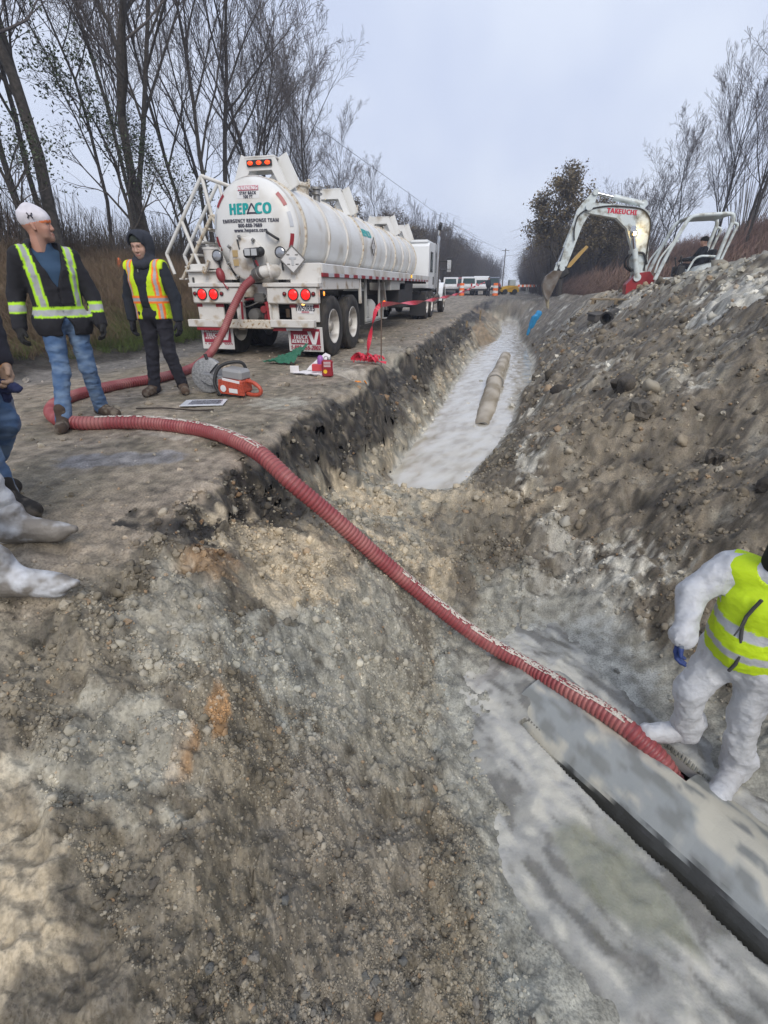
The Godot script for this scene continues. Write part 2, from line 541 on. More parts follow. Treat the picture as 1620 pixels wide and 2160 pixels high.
func soil(x: float, z: float, h: float, y: float) -> Color:
	var n1 := fbm.get_noise_3d(x * 5.0 + 300.0, h * 5.0, z * 5.0)
	var n2 := fbm.get_noise_3d(x * 19.0, h * 19.0, z * 19.0 + 200.0)
	var n3 := fbm.get_noise_3d(x * 75.0 + 90.0, h * 75.0, z * 75.0)
	var c := BROWN.lerp(DARK, clampf(0.4 + n1 * 1.1 + n2 * 0.6, 0.0, 1.0))
	var d := 1.0
	if x < -1.8 and z < -1.2:
		c = BROWN.lerp(Color(0.33, 0.275, 0.21), clampf(0.5 + n1 + n2 * 0.8, 0.0, 1.0))
		var road := smoothstep(-5.6, -6.3, x + n1 * 0.5)
		c = c.lerp(Color(0.2, 0.19, 0.18), road * 0.8)
		c = c.lerp(Color(0.05, 0.044, 0.037), smoothstep(-6.5, -6.9, x + n1 * 0.35))
		c = c.lerp(Color(0.22, 0.155, 0.1), smoothstep(-7.1, -7.7, x + n1 * 0.6))
	elif x > 4.2 and h < 3.0 and z < -9.0:
		c = BROWN.lerp(GREY, clampf(0.4 + n2, 0.0, 1.0))
	if x > 9.0: c = Color(0.13, 0.09, 0.065)
	# trench sides: topsoil above, pale clay below
	if x > -2.1 and x < -0.2 and z < -2.0 and z > -45.0:
		var w := n2 * 0.22 + n3 * 0.12
		var inside := smoothstep(-0.0, -0.09, h + w * 0.25)
		var depth := 0.78 if z < -4.4 else 0.6
		if z > -3.0: depth = 0.36
		if z < -22.0: depth = 0.5
		var top := inside * (1.0 - smoothstep(-depth + 0.14, -depth - 0.14, h + w * 1.1))
		var low := smoothstep(-depth + 0.1, -depth - 0.15, h + w * 1.1)
		c = c.lerp(GREY.lerp(BEIGE, clampf(0.35 + n1 * 1.5 + n3, 0.0, 1.0)).lerp(DARK, clampf(n2 * 1.6 + 0.15, 0.0, 0.8)), low * smoothstep(0.2, -0.5, x))
		c = c.lerp(BLACK.lerp(DARK, clampf(0.1 + n3 * 1.6, 0.0, 0.8)), top * smoothstep(-0.9, -1.4, x))
	if x > 0.3 and z < -3.5:
		c = c.lerp(Color(0.185, 0.15, 0.108), 0.45)
		c = c.lerp(GREY, clampf(n2 * 1.6 - 0.3 + n1, 0.0, 0.4))
		c = c.lerp(CHALK, clampf(n1 * 2.2 + n3 * 1.4 - 0.95, 0.0, 0.7))
		c = c.lerp(BLACK, clampf(-n2 * 2.0 - n1 - 0.55, 0.0, 0.75))
	# slurry in the trench, mud in the pit
	if z < -5.2 and x < 2.5: c = c.lerp(CHALK, smoothstep(-1.17, -1.26, h + n2 * 0.12) * 0.8)
	if z > -4.6 and x > -0.6 and h < -1.0: c = c.lerp(BLUEGREY.lerp(GREY, clampf(0.5 + n1, 0, 1)), smoothstep(-1.36, -1.5, h + n2 * 0.16))
	if h < -1.4 and z > -4.2: c = c.lerp(Color(0.022, 0.021, 0.019), smoothstep(0.3, 0.7, maxf(crevice(x, z), pit_hole(x, z))))  # shade painted near black into the crevice and opening
	for p: PackedFloat32Array in patch_cells.get(int(floorf(x)) * 1000 + int(floorf(z)), NONE):
		var dx := x - p[0]
		var dz := z - p[1]
		var u := (dx * p[4] + dz * p[5]) / p[2]
		var w2 := (dz * p[4] - dx * p[5]) / p[3]
		var k := 1.0 - sqrt(u * u + w2 * w2) + n2 * 0.7 + n3 * 0.45
		if k > 0.0: c = c.lerp(Color(p[7], p[8], p[9]), minf(1.0, k * 3.0) * p[6])
	var sp := 1.0 + n3 * 0.75 + n2 * 0.25
	return Color(c.r * sp, c.g * sp, c.b * sp)

func patch(x: float, z: float, rx: float, rz: float, deg: float, col: Color, k: float) -> void:
	var p := PackedFloat32Array([x, z, rx, rz, cos(deg_to_rad(deg)), sin(deg_to_rad(deg)), k, col.r, col.g, col.b])
	var r := maxf(rx, rz) * 1.5
	for i in range(floori(x - r), floori(x + r) + 1):
		for j in range(floori(z - r), floori(z + r) + 1):
			var key := i * 1000 + j
			if not patch_cells.has(key): patch_cells[key] = []
			patch_cells[key].append(p)

func make_ground() -> void:
	make_grids()
	patch(-0.97, -1.2, 0.05, 0.13, -25, ORANGE, 0.75)
	patch(-0.99, -0.98, 0.04, 0.12, -10, ORANGE, 0.55)
	patch(-1.3, -0.45, 0.28, 0.35, 0, BEIGE, 0.75)
	patch(-1.42, -0.42, 0.12, 0.18, 0, ORANGE, 0.5)
	patch(-1.2, -0.85, 0.25, 0.3, -30, GREY, 0.7)
	patch(-1.32, -2.6, 0.35, 0.55, 20, BEIGE, 0.7)
	patch(-1.45, -2.0, 0.14, 0.2, 0, ORANGE, 0.35)
	patch(-1.3, -4.6, 0.4, 0.4, 0, BEIGE, 0.9)
	patch(-0.4, -5.15, 1.2, 0.25, 0, BEIGE, 0.35)
	patch(-0.1, -4.5, 0.9, 0.5, 0, DARK, 0.55)
	patch(-0.9, -1.75, 0.35, 0.55, -20, BLUEGREY, 0.75)
	patch(-0.55, -1.9, 0.5, 0.6, -30, GREY, 0.6)
	patch(-0.35, -1.0, 0.4, 0.7, -20, Color(0.22, 0.195, 0.155), 0.7)
	patch(-1.35, -1.55, 0.35, 0.35, 0, GREY, 0.55)
	patch(1.0, -4.1, 0.22, 0.8, -20, CHALK, 0.45)
	patch(0.9, -3.3, 0.5, 0.5, 0, Color(0.36, 0.37, 0.35), 0.6)
	patch(3.5, -9.3, 0.5, 1.2, 20, CHALK, 0.9)
	patch(2.3, -7.6, 0.9, 1.2, 0, BROWN, 0.5)
	patch(4.3, -12.5, 0.8, 2.5, 0, GREY, 0.7)
	patch(3.2, -16.5, 0.8, 1.5, 0, CHALK, 0.6)
	patch(3.4, -21.0, 0.7, 2.0, 0, BEIGE, 0.8)
	patch(-2.4, -5.0, 0.4, 0.3, 0, GREY, 0.7)
	patch(-2.75, -2.9, 0.5, 0.18, -20, Color(0.2, 0.2, 0.21), 0.8)
	patch(-2.9, -3.6, 0.35, 0.12, 10, CHALK, 0.35)
	patch(-2.4, -9.6, 0.4, 1.4, 10, GREY, 0.5)
	patch(-2.6, -7.4, 0.5, 0.5, 0, CHALK, 0.3)
	patch(-0.9, -24.5, 0.7, 2.5, 0, Color(0.28, 0.19, 0.1), 0.7)
	patch(-1.2, -34.0, 1.0, 4.0, 0, Color(0.26, 0.2, 0.13), 0.7)
	patch(-8.0, -9.5, 0.9, 1.6, 0, Color(0.085, 0.11, 0.035), 0.8)
	# rings round the place the photograph was taken from, closer together where the ground is close
	var A := []
	var front := deg_to_rad(13.4)
	for i in 40: A.append(front + deg_to_rad(62.0) + deg_to_rad(236.0) * i / 40.0)
	for i in 640: A.append(front - deg_to_rad(62.0) + deg_to_rad(124.0) * i / 640.0)
	var na := A.size()
	# ring distances: close together where the ground fills the view
	var dist := PackedFloat32Array([0.25])
	while dist[dist.size() - 1] < 250.0:
		var e := dist[dist.size() - 1]
		dist.append(e * (1.0 + (0.011 if e < 0.8 else (0.0056 if e < 12.0 else (0.012 if e < 30.0 else 0.03)))))
	var rings := dist.size()
	var vs := PackedVector3Array()
	var cs := PackedColorArray()
	vs.resize(na * rings); cs.resize(na * rings)
	var dirs := PackedVector2Array()
	for a in A: dirs.append(Vector2(-sin(a), -cos(a)))
	for j in rings:
		var r := dist[j]
		for i in na:
			var x := dirs[i].x * r
			var z := dirs[i].y * r
			var h := base_h(x, z)
			var y := fine_h(x, z, h, r)
			var xo := 0.0
			if x > -2.1 and x < -1.0 and z < -2.0 and h < -0.02 and r < 45.0:   # crumbling side of the trench
				xo = fbm.get_noise_3d(x * 22.0, h * 30.0, z * 22.0) * 0.07 + fbm.get_noise_3d(x * 70.0, h * 80.0, z * 70.0) * 0.018
			vs[j * na + i] = Vector3(x + xo, h + y, z)
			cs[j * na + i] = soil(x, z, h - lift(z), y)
	var ns := PackedVector3Array()
	ns.resize(na * rings)
	var ix := PackedInt32Array()
	for j in rings:
		for i in na:
			var q := j * na + i
			var il := j * na + (i + na - 1) % na
			var ir := j * na + (i + 1) % na
			var up := q + na if j < rings - 1 else q
			var dn := q - na if j > 0 else q
			var n := (vs[ir] - vs[il]).cross(vs[up] - vs[dn]).normalized()
			ns[q] = n if n.y > 0 else -n
	for j in rings - 1:
		for i in na:
			var q := j * na + i
			var e := j * na + (i + 1) % na
			ix.append(q); ix.append(e); ix.append(q + na)
			ix.append(e); ix.append(e + na); ix.append(q + na)
	for i in range(1, na - 1):
		ix.append(0); ix.append(i + 1); ix.append(i)
	var arr := []
	arr.resize(Mesh.ARRAY_MAX)
	arr[Mesh.ARRAY_VERTEX] = vs; arr[Mesh.ARRAY_NORMAL] = ns; arr[Mesh.ARRAY_COLOR] = cs; arr[Mesh.ARRAY_INDEX] = ix
	var m := ArrayMesh.new()
	m.add_surface_from_arrays(Mesh.PRIMITIVE_TRIANGLES, arr)
	ground_node = node("ground", m, mat("soil", Color.WHITE, 0.92, 0.0, {"vc": true, "world": true, "scale": 2.6,
		"tex": noise_tex(0.02, 5, 4, [[0.0, 0.35, 0.65, 1.0], [grey(0.62), grey(0.84), grey(1.0), grey(1.0)]], 1024),
		"nrm": noise_tex(0.035, 5, 8, [], 1024, 9.0), "ns": 0.9, "rtex": noise_tex(0.006, 4, 9, [[0.0, 0.4, 0.6, 1.0], [grey(0.5), grey(0.62), grey(0.95), grey(1.0)]], 512)}))
	structure(ground_node)

# ---------------------------------------------------------------- water, mud, pipes and hose
func water_sheet(called: String, x0: float, x1: float, z0: float, z1: float, dx: float, dz: float, yf: Callable, cf: Callable, m: Material) -> void:
	var nx := int((x1 - x0) / dx)
	var nz := int((z1 - z0) / dz)
	var vs := PackedVector3Array()
	var cs := PackedColorArray()
	var ns := PackedVector3Array()
	for j in nz + 1:
		for i in nx + 1:
			var x := x0 + i * dx
			var z := z0 + j * dz
			var y: float = yf.call(x, z)
			vs.append(Vector3(x, y, z))
			cs.append(cf.call(x, z))
	var ix := PackedInt32Array()
	for j in nz + 1:
		for i in nx + 1:
			var q := j * (nx + 1) + i
			var a := vs[q - 1] if i > 0 else vs[q]
			var b := vs[q + 1] if i < nx else vs[q]
			var c := vs[q - nx - 1] if j > 0 else vs[q]
			var d := vs[q + nx + 1] if j < nz else vs[q]
			ns.append((d - c).cross(b - a).normalized())
			if i < nx and j < nz:
				ix.append_array(PackedInt32Array([q, q + 1, q + nx + 1, q + 1, q + nx + 2, q + nx + 1]))
	var arr := []
	arr.resize(Mesh.ARRAY_MAX)
	arr[Mesh.ARRAY_VERTEX] = vs; arr[Mesh.ARRAY_NORMAL] = ns; arr[Mesh.ARRAY_COLOR] = cs; arr[Mesh.ARRAY_INDEX] = ix
	var me := ArrayMesh.new()
	me.add_surface_from_arrays(Mesh.PRIMITIVE_TRIANGLES, arr)
	structure(node(called, me, m))

const PIPE_A := Vector3(0.885, -1.87, -2.53)      # a point of the pit pipe's axis
const PIPE_D := Vector3(0.722, 0.0, 0.692)        # its direction, towards the lower right

# the dark crevice along the near side of the pipe: 0 none .. 1 deepest
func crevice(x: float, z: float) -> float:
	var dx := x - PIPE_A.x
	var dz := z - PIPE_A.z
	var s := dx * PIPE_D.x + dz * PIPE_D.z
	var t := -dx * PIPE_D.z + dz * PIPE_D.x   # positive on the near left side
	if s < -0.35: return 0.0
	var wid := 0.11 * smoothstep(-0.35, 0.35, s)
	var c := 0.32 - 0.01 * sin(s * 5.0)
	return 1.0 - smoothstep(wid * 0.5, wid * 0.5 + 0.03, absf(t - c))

# where the opening is sawn into the pipe there is no mud
func pit_hole(x: float, z: float) -> float:
	var dx := x - PIPE_A.x
	var dz := z - PIPE_A.z
	var s := dx * PIPE_D.x + dz * PIPE_D.z
	var t := -dx * PIPE_D.z + dz * PIPE_D.x
	return 1.0 if s > 0.12 and s < 0.58 and t > -0.34 and t < 0.02 else 0.0

# mud heaped over the buried end of the pipe
func mound(x: float, z: float) -> float:
	var dx := x - PIPE_A.x
	var dz := z - PIPE_A.z
	var s := dx * PIPE_D.x + dz * PIPE_D.z + 0.62
	var t := -dx * PIPE_D.z + dz * PIPE_D.x
	return 0.1 * exp(-s * s * 9.0 - t * t * 7.0)

func make_water() -> void:
	var ripple := func(x: float, z: float) -> float:
		return -1.268 + fbm.get_noise_2d(x * 30.0, z * 22.0) * 0.012 + fbm.get_noise_2d(x * 90.0, z * 60.0) * 0.0025 + lift(z) * 0.9
	var milk := func(x: float, z: float) -> Color:
		var n := fbm.get_noise_2d(x * 26.0 + z * 8.0, z * 9.0)
		var n2 := fbm.get_noise_2d(x * 60.0, z * 30.0 + 40.0)
		var c := Color(0.52, 0.49, 0.42).lerp(Color(0.36, 0.315, 0.245), clampf(n * 1.8 + n2 * 1.2 - 0.05, 0.0, 0.8))
		return c.lerp(Color(0.64, 0.63, 0.59), clampf(-n * 1.6 - 0.1, 0.0, 0.5))
	water_sheet("water", -1.9, 1.3, -42.0, -5.45, 0.05, 0.11, ripple, milk, mat("milky_water", Color.WHITE, 0.1, 0.0, {"vc": true, "world": true, "scale": 1.3, "nrm": noise_tex(0.012, 3, 21, [], 512, 3.0), "ns": 0.25}))
	var mudy := func(x: float, z: float) -> float:
		return -1.572 + fbm.get_noise_2d(x * 18.0, z * 18.0 + 70.0) * 0.03 + fbm.get_noise_2d(x * 70.0, z * 70.0) * 0.012 - 0.3 * maxf(crevice(x, z), pit_hole(x, z)) + mound(x, z)
	var mudc := func(x: float, z: float) -> Color:
		var u := x * PIPE_D.x + z * PIPE_D.z
		var w := x * PIPE_D.z - z * PIPE_D.x
		var n := fbm.get_noise_2d(u * 7.0, w * 22.0)
		var n2 := fbm.get_noise_2d(u * 26.0 + 30.0, w * 60.0)
		var n3 := fbm.get_noise_2d(x * 120.0, z * 120.0)
		var c := Color(0.3, 0.297, 0.27).lerp(Color(0.4, 0.395, 0.365), clampf(0.4 + n * 3.0, 0.0, 1.0))
		c = c.lerp(Color(0.5, 0.485, 0.42), clampf(n2 * 4.0 + n * 3.0 - 0.5, 0.0, 0.9))
		c = c.lerp(Color(0.12, 0.115, 0.1), clampf(-n2 * 3.6 - n * 2.4 - 0.6, 0.0, 0.75))
		var olive := 1.0 - Vector2(x - 0.85, (z + 1.62) * 1.0).length() * 3.2 + n * 1.2
		c = c.lerp(Color(0.2, 0.205, 0.15), clampf(olive * 2.0, 0.0, 0.8))
		c = c.lerp(Color(0.025, 0.024, 0.022), smoothstep(0.35, 0.8, maxf(crevice(x, z), pit_hole(x, z))))  # crevice shade painted into the mud colour
		return c * (1.0 + n3 * 0.12)
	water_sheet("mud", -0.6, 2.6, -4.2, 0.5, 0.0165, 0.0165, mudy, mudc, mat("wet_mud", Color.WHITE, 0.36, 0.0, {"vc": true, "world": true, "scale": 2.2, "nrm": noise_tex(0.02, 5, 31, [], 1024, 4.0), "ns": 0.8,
		"rtex": noise_tex(0.008, 3, 33, [[0.0, 0.45, 0.6, 1.0], [grey(0.4), grey(0.5), grey(1.0), grey(1.0)]], 512)}))

# a tube wall with thickness, its outside pushed in and out by noise, an optional rectangular hole
func pipe_shell(a: Vector3, d: Vector3, L: float, r: float, thick: float, nl: int, na: int, bump: float, colour: Callable, hole := []) -> MB:
	var m := MB.new()
	var y := d.normalized()
	var x := y.cross(Vector3.UP).normalized()
	var z := x.cross(y)
	var gp := func(i: int, s: int, inner: bool) -> Vector3:
		var ang := TAU * s / na
		var al := L * i / nl
		var k := x * sin(ang) + z * cos(ang)
		var rr := r - thick if inner else r
		var p: Vector3 = a + y * al + k * rr
		if not inner: p += k * (fbm.get_noise_3d(p.x * 35.0, p.y * 35.0, p.z * 35.0) * bump)
		return p
	var open := func(i: int, s: int) -> bool:
		if hole.is_empty(): return false
		var q := (s + na) % na
		if q > na / 2: q -= na
		return i >= hole[0] and i < hole[1] and q >= hole[2] and q < hole[3]
	for i in nl:
		for s in na:
			if open.call(i, s): continue
			var ang := TAU * (s + 0.5) / na
			var k := x * sin(ang) + z * cos(ang)
			var p0: Vector3 = gp.call(i, s, false)
			var p1: Vector3 = gp.call(i, s + 1, false)
			var p2: Vector3 = gp.call(i + 1, s + 1, false)
			var p3: Vector3 = gp.call(i + 1, s, false)
			var k0 := x * sin(TAU * s / na) + z * cos(TAU * s / na)
			var k1 := x * sin(TAU * (s + 1) / na) + z * cos(TAU * (s + 1) / na)
			var fl := ((p2 - p0).cross(p1 - p3)).normalized()
			if fl.dot(k) < 0: fl = -fl
			k0 = (k0 + fl).normalized(); k1 = (k1 + fl).normalized()
			m.t3(p0, p1, p2, k0, k1, k1); m.t3(p0, p2, p3, k0, k1, k0)
			for e in range(m.v.size() - 6, m.v.size()): m.c[e] = colour.call(m.v[e], k)
			m.col = Color(0.1, 0.095, 0.085)
			m.quad(gp.call(i, s, true), gp.call(i, s + 1, true), gp.call(i + 1, s + 1, true), gp.call(i + 1, s, true), -k)
			m.col = Color(0.2, 0.195, 0.18)
			if i == 0 or open.call(i - 1, s): m.quad(p0, p1, gp.call(i, s + 1, true), gp.call(i, s, true), -y)
			if i == nl - 1 or open.call(i + 1, s): m.quad(p3, p2, gp.call(i + 1, s + 1, true), gp.call(i + 1, s, true), y)
			if open.call(i, s - 1): m.quad(p0, p3, gp.call(i + 1, s, true), gp.call(i, s, true), k.cross(y))
			if open.call(i, s + 1): m.quad(p1, p2, gp.call(i + 1, s + 1, true), gp.call(i, s + 1, true), y.cross(k))
	return m

func make_pipes() -> void:
	var smear_and_shade := func(p: Vector3, _k: Vector3) -> Color:
		var u := p.x * PIPE_D.x + p.z * PIPE_D.z
		var w := p.x * PIPE_D.z - p.z * PIPE_D.x
		var n := fbm.get_noise_2d(u * 9.0 + 11.0, w * 24.0)
		var n2 := fbm.get_noise_2d(u * 34.0, w * 70.0 + 5.0)
		var c := Color(0.27, 0.285, 0.28).lerp(Color(0.47, 0.45, 0.38), clampf(n * 2.6 + n2 * 2.2 + 0.2, 0.0, 1.0))
		c = c.lerp(Color(0.17, 0.175, 0.165), clampf(-n2 * 4.0 - 0.4, 0.0, 0.7))
		# undercut shade painted on the near flank, wider towards the lower right
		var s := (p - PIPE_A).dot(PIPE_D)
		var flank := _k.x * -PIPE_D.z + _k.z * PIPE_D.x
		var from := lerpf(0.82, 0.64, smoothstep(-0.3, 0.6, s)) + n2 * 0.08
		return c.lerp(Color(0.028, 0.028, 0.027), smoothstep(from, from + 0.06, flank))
	var big := thing("mud_coated_pipe", "wide grey mud-coated pipe in the pit, its top cut open for the hose", "pipe", PIPE_A - PIPE_D * 0.5)
	var sh := pipe_shell(Vector3.ZERO, PIPE_D, 3.2, 0.42, 0.05, 128, 96, 0.022, func(p: Vector3, k: Vector3) -> Color: return smear_and_shade.call(p + big.position, k), [27, 41, -11, -3])
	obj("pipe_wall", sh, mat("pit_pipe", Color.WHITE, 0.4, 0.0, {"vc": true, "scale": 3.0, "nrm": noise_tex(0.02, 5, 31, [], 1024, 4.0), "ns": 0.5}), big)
	# sewer pipe in the trench
	var clay := func(p: Vector3, k: Vector3) -> Color:
		var n := fbm.get_noise_3d(p.x * 16.0, p.y * 16.0, p.z * 8.0)
		var n2 := fbm.get_noise_3d(p.x * 60.0, p.y * 60.0, p.z * 40.0)
		var c := Color(0.27, 0.225, 0.16).lerp(Color(0.46, 0.41, 0.33), clampf(0.4 + n * 2.4, 0.0, 1.0))
		return c.lerp(Color(0.6, 0.58, 0.53), clampf(n2 * 1.5 + 0.3 - k.y, 0.0, 0.8))
	var sp := thing("sewer_pipe", "tan clay sewer pipe lying half under milky water along the trench", "pipe", Vector3(-0.2, -1.2, -9.9))
	var dir := Vector3(0.03, 0.0, -1.0).normalized()
	var cm := mat("clay_pipe", Color.WHITE, 0.6, 0.0, {"vc": true, "scale": 3.0, "nrm": noise_tex(0.03, 4, 41, [], 512, 3.0), "ns": 0.5})
	obj("pipe_length", pipe_shell(Vector3(-0.05, -0.22, 0.5), Vector3(0.03, 0.06, -1).normalized(), 4.3, 0.205, 0.03, 40, 40, 0.02, clay), cm, sp)
	obj("pipe_length", pipe_shell(Vector3(0.1, 0.06, -4.1), Vector3(0.05, 0.0, -1).normalized(), 4.6, 0.185, 0.03, 40, 40, 0.02, clay), cm, sp)
	obj("pipe_collar", pipe_shell(Vector3(0.085, 0.03, -3.5), Vector3(0.03, 0.02, -1).normalized(), 0.55, 0.235, 0.05, 8, 40, 0.015, clay), cm, sp)

const HOSE := [Vector3(-4.24, 1.37, -8.42), Vector3(-4.38, 1.2, -8.16), Vector3(-4.55, 0.85, -7.96), Vector3(-4.68, 0.5, -7.78), Vector3(-4.78, 0.2, -7.5), Vector3(-4.72, 0.07, -7.0), Vector3(-4.55, 0.06, -6.35), Vector3(-4.55, 0.06, -5.78), Vector3(-4.72, 0.06, -5.2), Vector3(-4.75, 0.06, -4.66), Vector3(-4.63, 0.06, -4.2), Vector3(-4.35, 0.06, -3.83), Vector3(-4.0, 0.06, -3.58), Vector3(-3.7, 0.06, -3.52), Vector3(-3.4, 0.06, -3.62), Vector3(-3.03, 0.06, -3.68), Vector3(-2.48, 0.06, -3.58), Vector3(-2.02, 0.07, -3.33), Vector3(-1.7, 0.03, -3.14), Vector3(-1.45, -0.12, -3.05), Vector3(-1.15, -0.42, -3.12), Vector3(-0.8, -0.79, -3.2), Vector3(-0.4, -1.12, -3.21), Vector3(0.0, -1.37, -3.16), Vector3(0.39, -1.47, -3.02), Vector3(0.7, -1.42, -2.76), Vector3(0.93, -1.41, -2.59), Vector3(1.09, -1.43, -2.47), Vector3(1.22, -1.5, -2.39), Vector3(1.39, -1.7, -2.29)]

func make_hose() -> void:
	var h := thing("suction_hose", "red ribbed suction hose running from the tanker across the dirt into the pit pipe", "hose", HOSE[0])
	var path := smooth_path(HOSE, 1500)
	var pts := PackedVector3Array()
	var rad := PackedFloat32Array()
	for i in path.size():
		pts.append(path[i] - HOSE[0])
		rad.append(0.066 if i % 4 < 2 else 0.061)
	var m := MB.new()
	m.tube(pts, rad, 14)
	for i in m.v.size():
		var p := m.v[i] + HOSE[0]
		var n := fbm.get_noise_3d(p.x * 30.0, p.y * 30.0, p.z * 30.0)
		m.c[i] = Color(0.27, 0.055, 0.06).lerp(Color(0.36, 0.13, 0.12), clampf(0.3 + n * 1.8, 0.0, 1.0))
		var seg := i / (14 * 6)   # ribs: the flanks lean fore and aft, shade is painted into the grooves
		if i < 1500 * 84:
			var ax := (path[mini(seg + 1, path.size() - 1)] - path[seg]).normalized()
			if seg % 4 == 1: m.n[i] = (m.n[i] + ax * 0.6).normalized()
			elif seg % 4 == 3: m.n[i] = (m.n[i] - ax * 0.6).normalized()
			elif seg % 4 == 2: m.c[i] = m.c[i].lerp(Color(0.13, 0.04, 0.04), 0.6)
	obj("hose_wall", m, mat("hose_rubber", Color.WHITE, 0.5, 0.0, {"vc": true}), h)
	# worn white lettering band along the top
	var print_ := MB.new()
	var white := Color(0.55, 0.5, 0.43)
	for seg in [[770, 1010, 0.03, 0.0], [1190, 1440, 0.05, 0.02]]:
		for i in range(seg[0], seg[1]):
			var d := (path[i + 1] - path[i]).normalized()
			var side := d.cross(Vector3.UP).normalized()
			var up := side.cross(d)
			for k in 6:
				var a0: float = -0.42 + 0.84 * k / 6.0 + seg[3] * 4.0
				var a1: float = a0 + 0.84 / 6.0
				var wn := fbm.get_noise_2d(i * 1.1, k * 22.0 + seg[0]) * 1.3 + (0.25 if i % 9 < 6 and k > 1 and k < 5 and (i * 7 + k * 13) % 5 < 2 else 0.0)
				if wn > 0.16: continue
				print_.col = white * (1.0 + fbm.get_noise_2d(i * 9.0, k * 40.0) * 0.4)
				var r0 := 0.067
				var p := path[i] - HOSE[0]
				var q := path[i + 1] - HOSE[0]
				var e0 := up * cos(a0) + side * sin(a0)
				var e1 := up * cos(a1) + side * sin(a1)
				print_.quad(p + e0 * r0, p + e1 * r0, q + e1 * r0, q + e0 * r0, e0)
	obj("white_band", print_, mat("hose_print", Color.WHITE, 0.7, 0.0, {"vc": true}), h)
	var cl := MB.new()
	for i in [0, 12]:
		var d := (path[i + 6] - path[i]).normalized()
		cl.lathe(PackedVector2Array([Vector2(0.06, 0), Vector2(0.08, 0.005), Vector2(0.078, 0.05), Vector2(0.06, 0.055)]), path[i] - HOSE[0], d, 20)
	obj("coupling", cl, mat("steel", Color(0.35, 0.34, 0.32), 0.4, 0.9), h)

# ---------------------------------------------------------------- stones and clods
func rock_mesh(seed_: int, sub: int) -> ArrayMesh:
	var s := SphereMesh.new()
	s.radius = 1.0; s.height = 2.0
	s.radial_segments = 6 + sub * 2; s.rings = 3 + sub
	var a := s.get_mesh_arrays()
	var vs: PackedVector3Array = a[Mesh.ARRAY_VERTEX]
	var f := FastNoiseLite.new()
	f.seed = seed_; f.frequency = 0.8
	var st := SurfaceTool.new()
	st.begin(Mesh.PRIMITIVE_TRIANGLES)
	st.set_smooth_group(-1 if seed_ % 2 else 0)
	var ix: PackedInt32Array = a[Mesh.ARRAY_INDEX]
	for i in ix:
		var p := vs[i]
		var k := 1.0 + f.get_noise_3dv(p * 1.1) * 0.9 + f.get_noise_3dv(p * 3.0) * 0.3
		k = minf(k, 1.0 / maxf(0.001, maxf(absf(p.dot(Vector3(0.7, 0.5, 0.3))), absf(p.dot(Vector3(-0.5, 0.4, 0.7)))) * 1.15))
		p *= k
		st.add_vertex(Vector3(p.x, p.y * 0.72, p.z * 0.85))
	st.generate_normals()
	return st.commit()

func stone_colour(r: RandomNumberGenerator, x: float, z: float, h: float, pale: float) -> Color:
	var c := soil(x, z, h, 0.0) * 1.08
	var t := r.randf()
	if t < pale: c = c.lerp(Color(0.42, 0.38, 0.3), r.randf_range(0.2, 0.75))
	elif t < pale + 0.05: c = c.lerp(Color(0.4, 0.24, 0.12), 0.45)
	elif t > 0.75: c = c * r.randf_range(0.55, 0.9)
	else: c = c * r.randf_range(0.85, 1.25)
	return Color(c.r, c.g, c.b)

